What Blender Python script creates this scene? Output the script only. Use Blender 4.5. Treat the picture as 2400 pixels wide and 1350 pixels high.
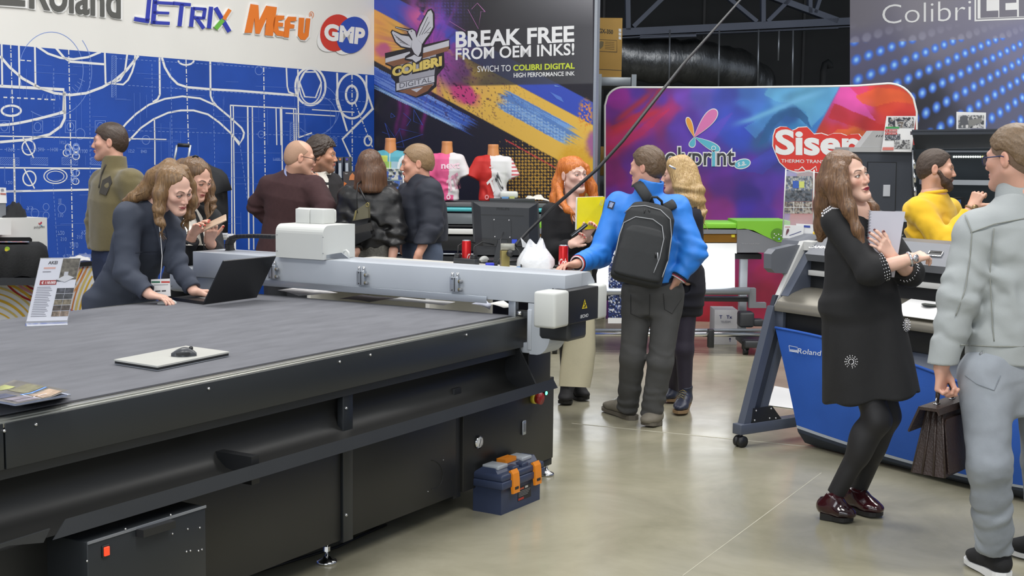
import bpy,bmesh,math,random
import numpy as np
from mathutils import Matrix,Vector
for o in list(bpy.data.objects):bpy.data.objects.remove(o,do_unlink=True)
SC=bpy.context.scene
COL=SC.collection
# -- camera, world, lights, exposure
FPX,PITCH,ROLL,CAMH=3150.0,math.radians(5.88),math.radians(0.62),1.68
_cp,_sp,_cr,_sr=math.cos(PITCH),math.sin(PITCH),math.cos(ROLL),math.sin(ROLL)
_A=np.array([[1,0,0],[0,-_sp,-_cp],[0,_cp,-_sp]])
_B=np.array([[_cr,-_sr,0],[_sr,_cr,0],[0,0,1]])
CM=_B@_A
cam=bpy.data.cameras.new('camera'); camo=bpy.data.objects.new('camera',cam); COL.objects.link(camo)
cam.sensor_width=36.0; cam.lens=FPX/2400.0*36.0; cam.clip_start=0.05; cam.clip_end=200
_R=Matrix(((CM[0][0],CM[0][1],CM[0][2]),(-CM[1][0],-CM[1][1],-CM[1][2]),(-CM[2][0],-CM[2][1],-CM[2][2]))).transposed()
camo.matrix_world=Matrix.Translation((0,0,CAMH))@_R.to_4x4()
SC.camera=camo
SC.view_settings.view_transform='Standard'; SC.view_settings.look='None'
SC.view_settings.gamma=1.0; SC.view_settings.use_curve_mapping=False
SC.view_settings.exposure=0.0
w=bpy.data.worlds.new('hall_ambient'); SC.world=w; w.use_nodes=True
w.node_tree.nodes['Background'].inputs[0].default_value=(0.80,0.88,1.0,1)
w.node_tree.nodes['Background'].inputs[1].default_value=0.36
def area(name,loc,sx,sy,power,color=(1,1,1),target=None):
 l=bpy.data.lights.new(name,'AREA'); l.shape='RECTANGLE'; l.size=sx; l.size_y=sy
 l.energy=power; l.color=color
 o=bpy.data.objects.new(name,l); COL.objects.link(o); o.location=loc
 if target is not None:
  d=Vector(target)-Vector(loc); o.rotation_euler=d.to_track_quat('-Z','Y').to_euler()
 return o
area('hall_and_fill_lamp',(-2.5,2.0,5.6),3.2,1.2,210,(1.0,0.98,0.94))
area('hall_and_fill_lamp',(2.6,2.6,5.6),3.2,1.2,210,(1.0,0.98,0.94))
area('hall_and_fill_lamp',(-2.2,7.2,5.4),3.2,1.2,150,(1.0,0.98,0.95))
area('hall_and_fill_lamp',(2.4,7.6,5.4),3.2,1.2,150,(1.0,0.98,0.95))
area('hall_and_fill_lamp',(0.6,10.6,5.2),4.0,0.9,110,(1.0,0.98,0.95))
area('hall_and_fill_lamp',(5.2,11.4,5.4),3.2,1.2,130,(1.0,0.98,0.95))  # fill light added to brighten the right back wall and pop-up print
area('rear_area_light',(-3.0,-5.0,3.6),9.0,2.6,330,(0.90,0.95,1.0),(0,8,1.2))  # wide cool area light behind the camera, aimed at the stand
# -- pixel <-> place helpers
CO=np.array([0,0,CAMH])
def ray(x,y):return CM.T@np.array([(x-1200)/FPX,(y-675)/FPX,1.0])
def G(x,y,z=0.0):
 d=ray(x,y); return CO+d*((z-CAMH)/d[2])
def D(x,y,Y):
 d=ray(x,y); return CO+d*(Y/d[1])
class Plane:
 def __init__(s,p0,n):
  s.p0=np.array(p0,float); s.n=np.array(n,float); s.n/=np.linalg.norm(s.n)
  if s.n@(CO-s.p0)<0:s.n=-s.n
 def __call__(s,x,y,off=0.0):
  d=ray(x,y); p0=s.p0+s.n*off
  return CO+d*((p0-CO)@s.n/(d@s.n))
 def arr(s,X,Y,off=0.0):
  X=np.asarray(X,float); Y=np.asarray(Y,float)
  c=np.stack([(X-1200)/FPX,(Y-675)/FPX,np.ones_like(X)],-1)
  d=c@CM; p0=s.p0+s.n*off
  return CO+d*(((p0-CO)@s.n)/(d@s.n))[...,None]
def vplane(P,yaw):
 a=math.radians(yaw); return Plane(P,(-math.sin(a),math.cos(a),0))
 # -- materials
def lin(c):return c/12.92 if c<=0.04045 else((c+0.055)/1.055)**2.4
def rgb(r,g,b,k=1.0):return(lin(r/255)*k,lin(g/255)*k,lin(b/255)*k)
_M={}
def mat(name,col,rough=0.6,metal=0.0,noise=0.0,nscale=20.0,bump=0.0,bscale=200.0,stretch=None,emit=None,estr=0.0,trans=0.0,alpha=1.0,coat=0.0,sheen=0.0,sss=0.0,vcol=False,ior=None,spec=None):
 if name in _M:return _M[name]
 m=bpy.data.materials.new(name); m.use_nodes=True; nt=m.node_tree; N=nt.nodes; L=nt.links
 b=N['Principled BSDF']; I=b.inputs
 I['Base Color'].default_value=(*col,1); I['Roughness'].default_value=rough; I['Metallic'].default_value=metal
 if coat:I['Coat Weight'].default_value=coat; I['Coat Roughness'].default_value=0.08
 if sheen:I['Sheen Weight'].default_value=sheen; I['Sheen Roughness'].default_value=0.5
 if trans:I['Transmission Weight'].default_value=trans
 if alpha<1:I['Alpha'].default_value=alpha
 if ior:I['IOR'].default_value=ior
 if spec is not None:I['Specular IOR Level'].default_value=spec
 if sss:
  I['Subsurface Weight'].default_value=sss; I['Subsurface Radius'].default_value=(0.012,0.005,0.003); I['Subsurface Scale'].default_value=0.6
 if emit:I['Emission Color'].default_value=(*emit,1); I['Emission Strength'].default_value=estr
 tc=N.new('ShaderNodeTexCoord'); src=tc.outputs['Object']
 if stretch:
  mp=N.new('ShaderNodeMapping'); mp.inputs['Scale'].default_value=stretch; L.new(src,mp.inputs['Vector']); src=mp.outputs['Vector']
 base=None
 if vcol:
  at=N.new('ShaderNodeVertexColor'); at.layer_name='Col'; base=at.outputs['Color']; L.new(base,I['Base Color'])
 if noise:
  t=N.new('ShaderNodeTexNoise'); t.inputs['Scale'].default_value=nscale; t.inputs['Detail'].default_value=4
  L.new(src,t.inputs['Vector'])
  mr=N.new('ShaderNodeMapRange'); mr.inputs['From Min'].default_value=0.3; mr.inputs['From Max'].default_value=0.7
  mr.inputs['To Min'].default_value=1-noise; mr.inputs['To Max'].default_value=1+noise
  L.new(t.outputs['Fac'],mr.inputs['Value'])
  mx=N.new('ShaderNodeMix'); mx.data_type='RGBA'; mx.blend_type='MULTIPLY'; mx.inputs[0].default_value=1
  if base:L.new(base,mx.inputs[6])
  else:mx.inputs[6].default_value=(*col,1)
  L.new(mr.outputs['Result'],mx.inputs[7]); L.new(mx.outputs[2],I['Base Color'])
 if bump:
  t2=N.new('ShaderNodeTexNoise'); t2.inputs['Scale'].default_value=bscale; t2.inputs['Detail'].default_value=3
  L.new(src,t2.inputs['Vector'])
  bp=N.new('ShaderNodeBump'); bp.inputs['Strength'].default_value=bump; bp.inputs['Distance'].default_value=0.01
  L.new(t2.outputs['Fac'],bp.inputs['Height']); L.new(bp.outputs['Normal'],I['Normal'])
 _M[name]=m
 return m
def pm(r,g,b,rough=0.55):
 return mat('print_%d_%d_%d_%d'%(r,g,b,int(rough*100)),rgb(r,g,b,0.86),rough,noise=0.02,nscale=6)
 # -- mesh builder
_W={}
def bm_out(bm):
 bm.verts.index_update()
 v=[tuple(x.co)for x in bm.verts]; f=[[y.index for y in x.verts]for x in bm.faces]
 bm.free(); return v,f
_bxc={}
def box_mesh(sx,sy,sz,bev,seg):
 k=(round(sx,5),round(sy,5),round(sz,5),bev,seg)
 if k in _bxc:return _bxc[k]
 bm=bmesh.new(); bmesh.ops.create_cube(bm,size=1.0)
 for v in bm.verts:v.co=(v.co.x*sx,v.co.y*sy,v.co.z*sz)
 if bev>0:
  bmesh.ops.bevel(bm,geom=list(bm.edges),offset=min(bev,0.49*min(sx,sy,sz)),segments=seg,profile=0.5,affect='EDGES')
 _bxc[k]=bm_out(bm); return _bxc[k]
class MB:
 def __init__(s,frame=None):
  s.v=[]; s.f=[]; s.m=[]; s.s=[]; s.mats=[]; s.F=frame if frame is not None else Matrix.Identity(4); s.c=None
 def mi(s,m):
  if m not in s.mats:s.mats.append(m)
  return s.mats.index(m)
 def add(s,vs,fs,m,smooth=False,M=None):
  o=len(s.v); T=s.F@M if M is not None else s.F
  A=np.array(T); V=np.asarray([tuple(x)for x in vs],float).reshape(-1,3)@A[:3,:3].T+A[:3,3]
  s.v.extend(V.tolist()); k=s.mi(m)
  for f in fs:s.f.append([i+o for i in f]); s.m.append(k); s.s.append(smooth)
  return s
 def box(s,c,size,m,bev=0.0,rot=None,seg=2,smooth=None):
  v,f=box_mesh(*size,bev,seg)
  T=Matrix.Translation(tuple(c))
  if rot is not None:T=T@(rot.to_4x4()if hasattr(rot,'to_4x4')else Matrix.Rotation(rot,4,'Z'))
  return s.add(v,f,m,bev>0 if smooth is None else smooth,T)
 def b2(s,lo,hi,m,bev=0.0):
  return s.box([(a+b)/2 for a,b in zip(lo,hi)],[abs(b-a)for a,b in zip(lo,hi)],m,bev)
 def prism(s,pts,vec,m,smooth=False):
  n=len(pts); p=[Vector(tuple(x))for x in pts]; q=[x+Vector(tuple(vec))for x in p]
  f=[list(range(n))[::-1],list(range(n,2*n))]+[[i,(i+1)%n,n+(i+1)%n,n+i]for i in range(n)]
  return s.add(p+q,f,m,smooth)
 def poly(s,pts,m):return s.add(pts,[list(range(len(pts)))],m)
 def tube(s,pts,r,m,n=10,caps=True,smooth=True,flat=1.0,up=None):
  P=[Vector(tuple(p))for p in pts]; k=len(P); R=r if hasattr(r,'__len__')else[r]*k
  vs=[]; fs=[]; prev=None
  for i in range(k):
   d=(P[min(i+1,k-1)]-P[max(i-1,0)]).normalized()
   if prev is None:
    a=Vector(up)if up is not None else(Vector((0,0,1))if abs(d.z)<0.9 else Vector((1,0,0)))
    x=(a-d*a.dot(d)).normalized()
   else:
    x=prev-d*prev.dot(d); x=x.normalized()if x.length>1e-6 else d.orthogonal().normalized()
   prev=x; y=d.cross(x)
   for j in range(n):
    t=2*math.pi*j/n; vs.append(P[i]+x*(math.cos(t)*R[i]*flat)+y*(math.sin(t)*R[i]))
  for i in range(k-1):
   for j in range(n):
    a=i*n+j; b=i*n+(j+1)%n; fs.append([a,b,b+n,a+n])
  if caps:fs.append(list(range(n))[::-1]); fs.append(list(range((k-1)*n,k*n)))
  return s.add(vs,fs,m,smooth)
 def cyl(s,a,b,r,m,n=20,r2=None,smooth=True):
  return s.tube([a,b],[r,r if r2 is None else r2],m,n,smooth=smooth)
 def lathe(s,prof,m,o=(0,0,0),n=28,M=None):
  vs=[]; fs=[]; k=len(prof)
  for r,z in prof:
   for j in range(n):
    t=2*math.pi*j/n; vs.append((o[0]+r*math.cos(t),o[1]+r*math.sin(t),o[2]+z))
  for i in range(k-1):
   for j in range(n):
    a=i*n+j; b=i*n+(j+1)%n; fs.append([a,b,b+n,a+n])
  fs.append(list(range(n))[::-1]); fs.append(list(range((k-1)*n,k*n)))
  return s.add(vs,fs,m,True,M)
 def ball(s,c,r,m,n=14,M=None):
  rr=r if hasattr(r,'__len__')else(r,r,r); vs=[]; fs=[]; k=n//2
  for i in range(k+1):
   a=math.pi*i/k
   for j in range(n):
    t=2*math.pi*j/n
    vs.append((c[0]+rr[0]*math.sin(a)*math.cos(t),c[1]+rr[1]*math.sin(a)*math.sin(t),c[2]+rr[2]*math.cos(a)))
  for i in range(k):
   for j in range(n):
    a=i*n+j; b=i*n+(j+1)%n; fs.append([a,a+n,b+n,b])
  return s.add(vs,fs,m,True,M)
 def sheet(s,rows,m,thick=0.0,smooth=True):
  R=len(rows); Cn=len(rows[0]); vs=[p for r in rows for p in r]
  fs=[[i*Cn+j,i*Cn+j+1,(i+1)*Cn+j+1,(i+1)*Cn+j]for i in range(R-1)for j in range(Cn-1)]
  return s.add(vs,fs,m,smooth)
  # ---- printed marks: px points on a plane
 def pline(s,pl,pts,w,m,off=0.0015,closed=False):
  P=[np.array(p,float)for p in pts]
  if closed:P=P+[P[0]]
  k=len(P); vs=[]
  for i in range(k):
   if closed and i in(0,k-1):a=P[k-2]; b=P[1]
   else:a=P[max(i-1,0)]; b=P[min(i+1,k-1)]
   d=b-a; d=d/(np.hypot(*d)+1e-9); nn=np.array([-d[1],d[0]])
   h=w/2
   if 0<i<k-1 or closed:
    d1=P[i]-(P[i-1]if i>0 else P[k-2]); d1/=np.hypot(*d1)+1e-9
    h=h/max(0.5,abs(d1@d))
   vs.append(pl(*(P[i]+nn*h),off)); vs.append(pl(*(P[i]-nn*h),off))
  return s.add(vs,[[2*i,2*i+1,2*i+3,2*i+2]for i in range(k-1)],m)
 def ppoly(s,pl,pts,m,off=0.0012):
  pts=[tuple(p)for p in pts]
  from mathutils.geometry import tessellate_polygon
  tri=tessellate_polygon([[Vector((x,y,0))for x,y in pts]])
  return s.add([pl(x,y,off)for x,y in pts],[list(t)for t in tri],m)
 def pell(s,pl,cx,cy,rx,ry,m,off=0.0012,w=None,rot=0.0,n=36,a0=0,a1=360):
  c,q=math.cos(math.radians(rot)),math.sin(math.radians(rot)); full=abs(a1-a0)>=360
  A=[math.radians(a0+(a1-a0)*i/(n if full else n-1))for i in range(n)]
  pts=[(cx+rx*math.cos(t)*c-ry*math.sin(t)*q,cy+rx*math.cos(t)*q+ry*math.sin(t)*c)for t in A]
  return s.ppoly(pl,pts,m,off)if w is None else s.pline(pl,pts,w,m,off,closed=full)
 def ptext(s,pl,txt,quad,m,off=0.002,bold=0.0,shear=0.0,thick=0.0,spacing=1.0):
  v,f=text_mesh(txt,bold,shear,spacing,thick)
  q=[pl(x,y,off)for x,y in quad]
  out=[]
  for x,y,z in v:
   p=(q[0]*(1-x)+q[1]*x)*y+(q[3]*(1-x)+q[2]*x)*(1-y)
   out.append(p+pl.n*z)
  return s.add(out,f,m)
 def qtext(s,txt,q,m,bold=0.0,shear=0.0,spacing=1.0,thick=0.0):
  v,f=text_mesh(txt,bold,shear,spacing,thick); q=[np.array(tuple(p),float)for p in q]
  nn=np.cross(q[1]-q[0],q[0]-q[3]); nn/=np.linalg.norm(nn)
  return s.add([(q[0]*(1-x)+q[1]*x)*y+(q[3]*(1-x)+q[2]*x)*(1-y)+nn*z for x,y,z in v],f,m)
 def build(s,name,parent=None,loc=None,color=None):
  me=bpy.data.meshes.new(name); V=np.array(s.v,float).reshape(-1,3)
  if parent is not None:Mi=np.array(_W[parent.name].inverted()); V=V@Mi[:3,:3].T+Mi[:3,3]
  elif loc is not None:V=V-np.array(loc)
  me.from_pydata(V.tolist(),[],s.f)
  for m in s.mats:me.materials.append(m)
  me.polygons.foreach_set('material_index',s.m); me.polygons.foreach_set('use_smooth',s.s); me.update()
  if color is not None:
   at=me.color_attributes.new('Col','FLOAT_COLOR','POINT')
   at.data.foreach_set('color',np.concatenate([color,np.ones((len(color),1))],1).astype(np.float32).ravel())
  o=bpy.data.objects.new(name,me); COL.objects.link(o)
  if parent is not None:o.parent=parent; _W[o.name]=_W[parent.name]
  elif loc is not None:o.location=tuple(loc); _W[o.name]=Matrix.Translation(tuple(loc))
  else:_W[o.name]=Matrix.Identity(4)
  if any(s.s)and not all(s.s):pass
  return o
_tc={}
def text_mesh(txt,bold=0.0,shear=0.0,spacing=1.0,thick=0.0):
 k=(txt,bold,shear,spacing,thick)
 if k in _tc:return _tc[k]
 cu=bpy.data.curves.new('t','FONT'); cu.body=txt; cu.offset=bold; cu.shear=shear; cu.space_character=spacing
 cu.resolution_u=4; cu.fill_mode='FRONT' if not thick else 'BOTH'
 ob=bpy.data.objects.new('t',cu); COL.objects.link(ob)
 dg=bpy.context.evaluated_depsgraph_get(); me=bpy.data.meshes.new_from_object(ob.evaluated_get(dg))
 V=np.array([v.co[:]for v in me.vertices]).reshape(-1,3); Fc=[list(p.vertices)for p in me.polygons]
 bpy.data.objects.remove(ob,do_unlink=True); bpy.data.curves.remove(cu); bpy.data.meshes.remove(me)
 lo=V.min(0); hi=V.max(0); sz=np.maximum(hi-lo,1e-6); V=(V-lo)/sz; V[:,2]=0
 if thick:
  n=len(V); Vf=V.copy(); Vf[:,2]=thick
  from collections import Counter
  E=Counter(); dire={}
  for f in Fc:
   for a,b in zip(f,f[1:]+f[:1]):E[tuple(sorted((a,b)))]+=1; dire[tuple(sorted((a,b)))]=(a,b)
  side=[[dire[e][0]+n,dire[e][1]+n,dire[e][1],dire[e][0]][::-1]for e,c in E.items()if c==1]
  V=np.concatenate([V,Vf]); Fc=[[i+n for i in f]for f in Fc]+side
 _tc[k]=(V.tolist(),Fc); return _tc[k]
def tag(o,label,cat,group=None,kind=None):
 if label:o['label']=label
 if cat:o['category']=cat
 if group:o['group']=group
 if kind:o['kind']=kind
 return o
def thing(name,label,cat,loc,rotz=0.0,group=None):
 o=bpy.data.objects.new(name,None); COL.objects.link(o); o.empty_display_size=0.1
 o.location=tuple(loc); o.rotation_euler=(0,0,rotz)
 _W[o.name]=Matrix.Translation(tuple(loc))@Matrix.Rotation(rotz,4,'Z')
 return tag(o,label,cat,group)
def struct(o):o['kind']='structure'; return o
def frame(P,yaw):
 return Matrix.Translation(tuple(P))@Matrix.Rotation(math.radians(yaw),4,'Z')
 # -- shared materials
M_white=mat('white_paint',rgb(232,232,228,0.9),0.45,noise=0.03,nscale=3)
M_ltgrey=mat('light_grey_powder_coat',rgb(192,198,206,0.85),0.38,noise=0.03,nscale=4)
M_alu=mat('brushed_aluminium',rgb(190,196,204,0.85),0.35,0.7,noise=0.04,nscale=8,stretch=(1,1,30))
M_chrome=mat('chrome',(0.75,0.75,0.75),0.15,1.0,noise=0.03,nscale=5)
M_black=mat('black_plastic',rgb(30,31,33),0.45,noise=0.05,nscale=30)
M_dark=mat('dark_grey_steel',rgb(48,50,53),0.42,noise=0.05,nscale=5)
M_gry=mat('mid_grey_plastic',rgb(120,123,128),0.5,noise=0.03,nscale=5)
M_paper=mat('white_paper',rgb(236,236,236,0.92),0.7,noise=0.02,nscale=5)
M_screw=mat('zinc_screw',(0.6,0.6,0.6),0.3,0.9,noise=0.05,nscale=60)
# == the setting
def _hash(ix,iy,iz,seed):
 n=(ix*374761393+iy*668265263+iz*1274126177+seed*1013904223)&0x7fffffff
 n=((n^(n>>13))*1274126177)&0x7fffffff
 return((n^(n>>16))&0xffff)/65535.0
_T=np.random.RandomState(1).rand(32768).astype(np.float32)
def vn(P,seed=0):
 P=np.asarray(P,float)
 if P.shape[-1]==2:P=np.concatenate([P,np.zeros(P.shape[:-1]+(1,))],-1)
 I=np.floor(P).astype(np.int64); f=P-I; f=f*f*(3-2*f); I=I+seed*7
 x,y,z=f[...,0],f[...,1],f[...,2]; x0=(I[...,0]&31)<<10; x1=((I[...,0]+1)&31)<<10; y0=(I[...,1]&31)<<5; y1=((I[...,1]+1)&31)<<5; z0=I[...,2]&31; z1=(I[...,2]+1)&31
 a=_T[x0|y0|z0]; b=_T[x0|y0|z1]; p=a+(b-a)*z; a=_T[x0|y1|z0]; b=_T[x0|y1|z1]; p=p+(a+(b-a)*z-p)*y
 a=_T[x1|y0|z0]; b=_T[x1|y0|z1]; q=a+(b-a)*z; a=_T[x1|y1|z0]; b=_T[x1|y1|z1]; q=q+(a+(b-a)*z-q)*y
 return p+(q-p)*x
def fbm(P,seed=0,o=3):return sum(vn(np.asarray(P)*2**i,seed+i)*0.5**i for i in range(o))/sum(0.5**i for i in range(o))
def LC(c):c=np.asarray(c,float)/255; return np.where(c<=0.04045,c/12.92,((c+0.055)/1.055)**2.4)
def blend(X,Y,pts,s=30.0,p=2.2):
 W=0; Cc=0
 for x,y,r,g,b in pts:
  w_=1.0/((X-x)**2+(Y-y)**2+s*s)**p; W=W+w_; Cc=Cc+w_[...,None]*np.array([r,g,b],float)
 return Cc/W[...,None]
def over(c,col,a):a=np.clip(a,0,1)[...,None]; return c*(1-a)+np.asarray(col,float)*a
def inpoly(X,Y,pts):
 m=np.zeros(X.shape,bool); n=len(pts)
 for k in range(n):
  (xa,ya),(xb,yb)=pts[k],pts[(k+1)%n]
  if ya!=yb:m^=((ya>Y)!=(yb>Y))&(X<(xb-xa)*(Y-ya)/(yb-ya)+xa)
 return m*1.0
def sstep(a,b,x):t=np.clip((x-a)/(b-a),0,1); return t*t*(3-2*t)
def printed_panel(pl,x0,x1,y0,y1,step,fn,m,k=0.86,mask=None,off=0.0):
 xs=np.arange(x0,x1+step*0.5,step); ys=np.arange(y0,y1+step*0.5,step)
 X,Y=np.meshgrid(xs,ys); P=pl.arr(X,Y,off).reshape(-1,3)
 c=LC(np.clip(fn(X,Y),0,255)).reshape(-1,3)*k; W_=len(xs); Hh=len(ys)
 idx=np.arange(W_*Hh).reshape(Hh,W_)
 q=np.stack([idx[:-1,:-1],idx[1:,:-1],idx[1:,1:],idx[:-1,1:]],-1).reshape(-1,4)
 return P,c,q.tolist()
def panel_obj(mb,pl,x0,x1,y0,y1,step,fn,m,k=0.86,off=0.002):
 P,c,q=printed_panel(pl,x0,x1,y0,y1,step,fn,m,k,off=off)
 mb.add(P,q,m); return c
def pad_cols(mb,c):return np.concatenate([c,np.full((len(mb.v)-len(c),3),0.5)])
M_print=mat('printed_vinyl',(0.5,0.5,0.5),0.45,vcol=True)
M_fabricprint=mat('printed_fabric',(0.5,0.5,0.5),0.65,vcol=True)
# ---- floor: worn polished concrete
mf=mat('polished_concrete',rgb(170,168,150),0.2)
nt=mf.node_tree; N=nt.nodes; L=nt.links; b_=N['Principled BSDF']; tc=N['Texture Coordinate']
t1=N.new('ShaderNodeTexNoise'); t1.inputs['Scale'].default_value=1.3; t1.inputs['Detail'].default_value=8; t1.inputs['Roughness'].default_value=0.62; t1.inputs['Distortion'].default_value=0.6
cr_=N.new('ShaderNodeValToRGB'); e=cr_.color_ramp.elements
e[0].position=0.32; e[0].color=(*rgb(138,134,113),1); e[1].position=0.68; e[1].color=(*rgb(170,165,144),1)
L.new(tc.outputs['Object'],t1.inputs['Vector']); L.new(t1.outputs['Fac'],cr_.inputs['Fac']); L.new(cr_.outputs['Color'],b_.inputs['Base Color'])
t2=N.new('ShaderNodeTexNoise'); t2.inputs['Scale'].default_value=5; t2.inputs['Detail'].default_value=5; L.new(tc.outputs['Object'],t2.inputs['Vector'])
mr=N.new('ShaderNodeMapRange'); mr.inputs['To Min'].default_value=0.13; mr.inputs['To Max'].default_value=0.30; L.new(t2.outputs['Fac'],mr.inputs['Value']); L.new(mr.outputs['Result'],b_.inputs['Roughness'])
bp=N.new('ShaderNodeBump'); bp.inputs['Strength'].default_value=0.05; bp.inputs['Distance'].default_value=0.02; L.new(t2.outputs['Fac'],bp.inputs['Height']); L.new(bp.outputs['Normal'],b_.inputs['Normal'])
mb=MB(); mb.b2((-16,-9,-0.12),(16,26,0),mf)
M_joint=mat('floor_joint',rgb(182,178,160),0.5,noise=0.1,nscale=9)
PF=Plane((0,0,0),(0,0,1))
for a_,b2_ in(((1380,996),(1990,1056)),((1600,1349),(1925,1108)),((1340,992),(1380,996))):
 mb.pline(PF,[a_,b2_],1.5,M_joint,0.0006)
struct(mb.build('floor'))
# ---- the stand walls
CORN=D(877,345,13.5); WL=vplane(CORN,57.0); WB=vplane(CORN,-33.0)
dl=np.array([math.cos(math.radians(57)),math.sin(math.radians(57)),0]); db=np.array([math.cos(math.radians(33)),-math.sin(math.radians(33)),0])
c0=np.array([CORN[0],CORN[1],0]); zh=WL(877,176)[2]
def blue_fn(X,Y):
 c=np.zeros(X.shape+(3,))+np.array([24,74,186.])
 t=sstep(300,900,X); c=c*(1-t[...,None])+np.array([17,56,150.])*t[...,None]
 n=fbm(np.stack([X/90,Y/90],-1),3); return c*(0.9+0.2*n[...,None])
mb=MB(); M_blue=mat('blueprint_print',rgb(34,80,176,0.85),0.4,noise=0.12,nscale=2.5)
A0=c0-dl*9.5
mb.prism([A0,c0,c0+[0,0,zh],A0+[0,0,zh]],np.array([-dl[1],dl[0],0])*0.06,M_blue)
mb.prism([A0+[0,0,zh],c0+[0,0,zh],c0+[0,0,4.2],A0+[0,0,4.2]],np.array([-dl[1],dl[0],0])*0.06,mat('header_white',rgb(236,234,228,0.9),0.5,noise=0.02,nscale=2))
M_l1=pm(238,238,236); M_l2=pm(120,150,222); M_l3=pm(80,118,208)
def E_(cx,cy,rx,ry,w,m=M_l1,**k):mb.pell(WL,cx,cy,rx,ry,m,w=w,**k)
def Ln(pts,w,m=M_l1,off=0.0015):mb.pline(WL,pts,w*0.86 if w>3 else w,m,off)
def Dash(a,b,w,on,gap,m=M_l1,dot=False):
 a=np.array(a,float); b=np.array(b,float); Lh=np.hypot(*(b-a)); u=(b-a)/Lh; t=0; k=0
 while t<Lh:
  l_=on if not dot or k%2==0 else w
  Ln([a+u*t,a+u*min(t+l_,Lh)],w,m); t+=l_+gap; k+=1
s1=1/2.6667
def S(pts):return[(x*s1,y*s1)for x,y in pts]
Ln(S([(10,268),(14,535)]),5); Ln(S([(118,283),(122,540)]),5); Ln(S([(218,290),(222,545)]),5)
Ln(S([(0,538),(398,560),(398,700)]),8)
Ln([(151,215),(152,255)]+[(152-152*math.sin(t)*0.34-152*(t/1.57)*0.66,262+31*math.sin(t))for t in np.linspace(0,1.57,12)],7)
Ln(S([(405,690),(404,740),(380,790),(310,840),(180,872),(0,888)]),7)
Ln(S([(0,350),(60,420),(140,490),(250,550),(340,582),(440,594),(540,582),(640,545),(720,500),(790,440),(865,348)]),7)
Ln(S([(232,290),(300,335),(380,362),(460,370),(550,357),(630,325)]),6)
Ln(S([(350,300),(400,360),(440,385),(655,402)]),6)
Ln(S([(655,325),(660,520),(770,528),(800,500),(825,450),(840,400),(845,345)]),5)
Ln(S([(795,340),(780,450),(750,500),(715,515)]),5)
E_(70*s1,692*s1,60*s1,32*s1,5)
for x0,y0,y1 in((997,360,595),(1314,382,600)):Ln(S([(x0,y0),(x0+2,y1)]),5)
Ln(S([(1000,590),(985,620),(955,638)]),5); Ln(S([(1316,600),(1328,630),(1352,660)]),5)
Ln(S([(1012,360),(1030,420),(1065,480),(1110,525),(1170,545),(1320,558),(1500,568),(1860,597)]),6)
E_(1163*s1,372*s1,50*s1,34*s1,4,a0=10,a1=170)
arc=[(767+0,800)]
Ln(S([(800,885),(768,830),(765,800),(790,770),(850,712),(930,655),(1030,618),(1140,602),(1250,615),(1350,660),(1440,735),(1510,800),(1525,830),(1520,860),(1497,900),(1440,830),(1370,765),(1300,715),(1210,690),(1130,690),(1050,705),(960,745),(880,800),(800,885)]),5)
Ln(S([(1440,660),(1447,850),(1450,1550)]),3.2); Ln(S([(1458,660),(1468,1550)]),2.6)
Ln(S([(1437,658),(1850,680),(1852,907)]),3.5); Ln(S([(1548,665),(1556,1560)]),4); Ln(S([(1577,667),(1586,1560)]),2.6)
Ln(S([(1725,675),(1730,907)]),2.6); Ln(S([(1752,677),(1757,907)]),3.4); Ln(S([(1835,680),(1840,907)]),2.6)
Ln(S([(1790,425),(1795,540),(1805,575),(1860,597)]),4); Ln(S([(1862,435),(1866,860)]),4); Ln(S([(1866,860),(1950,830)]),3)
E_(1940*s1,540*s1,94*s1,118*s1,5); E_(1940*s1,540*s1,68*s1,108*s1,3)
Ln(S([(1905,450),(1975,450),(2008,515),(1972,610),(1905,605),(1872,512),(1905,450)]),3)
E_(2200*s1,600*s1,96*s1,140*s1,5); E_(2198*s1,592*s1,36*s1,56*s1,5)
Ln(S([(2107,455),(2110,620),(2170,820)]),5); Ln(S([(2290,470),(2290,560),(2330,680),(2140,870),(2200,1000)]),5)
E_(2300*s1,880*s1,22*s1,30*s1,4); Ln(S([(1950,685),(2215,702)]),2.4); Ln(S([(1785,707),(2095,725)]),2.4)
Ln([(0,393),(245,395)],4); Ln([(0,449),(225,444)],5.5); Ln([(33,372),(35,475)],5); Ln([(0,319),(390,327)],3.4)
Ln(S([(965,740),(968,907),(968,1030)]),3); Ln([(660,250),(662,420)],3)
Ln([(640,375),(800,380)],1.4,M_l2)
for cx,cy in((67,346),(69,418)):
 E_(cx,cy,15,17,3.2); Ln([(cx-13,cy-24),(cx+12,cy+24)],3)
for cx,cy,r in((156,358,8),(178,348,8),(178,366,8),(160,345,7)):E_(cx,cy,r,r,2.2)
for cx,cy,r in((177,405,9),(177,425,8)):E_(cx,cy,r,r*0.9,2)
E_(130,413,27,17,2.4); E_(130,413,20,12,1.6)
for cx,cy in((88,297),(165,297),(235,297),(10,297)):
 E_(cx,cy,8,10,1.4,M_l2); Ln([(cx-12,cy-14),(cx+12,cy-14),(cx+12,cy+14),(cx-12,cy+14),(cx-12,cy-14)],1.2,M_l2)
for cx,cy,r in((145,489,9),(108,485,7),(108,505,7),(82,500,9),(188,314,11),(607,165,9),(612,315,7),(342,328,9)):E_(cx,cy,r,r*1.15,1.3,M_l2)
for a_,b2_ in(((25,103),(36,480)),((161,117),(171,605)),((436,140),(446,480)),((618,158),(624,600)),((825,175),(826,440)),((832,240),(873,345))):
 Dash(a_,b2_,2.4,11,4,M_l1,True)
Dash((8,228),(133,234),3,9,7); Dash((48,141),(75,143),2.4,10,5)
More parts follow.
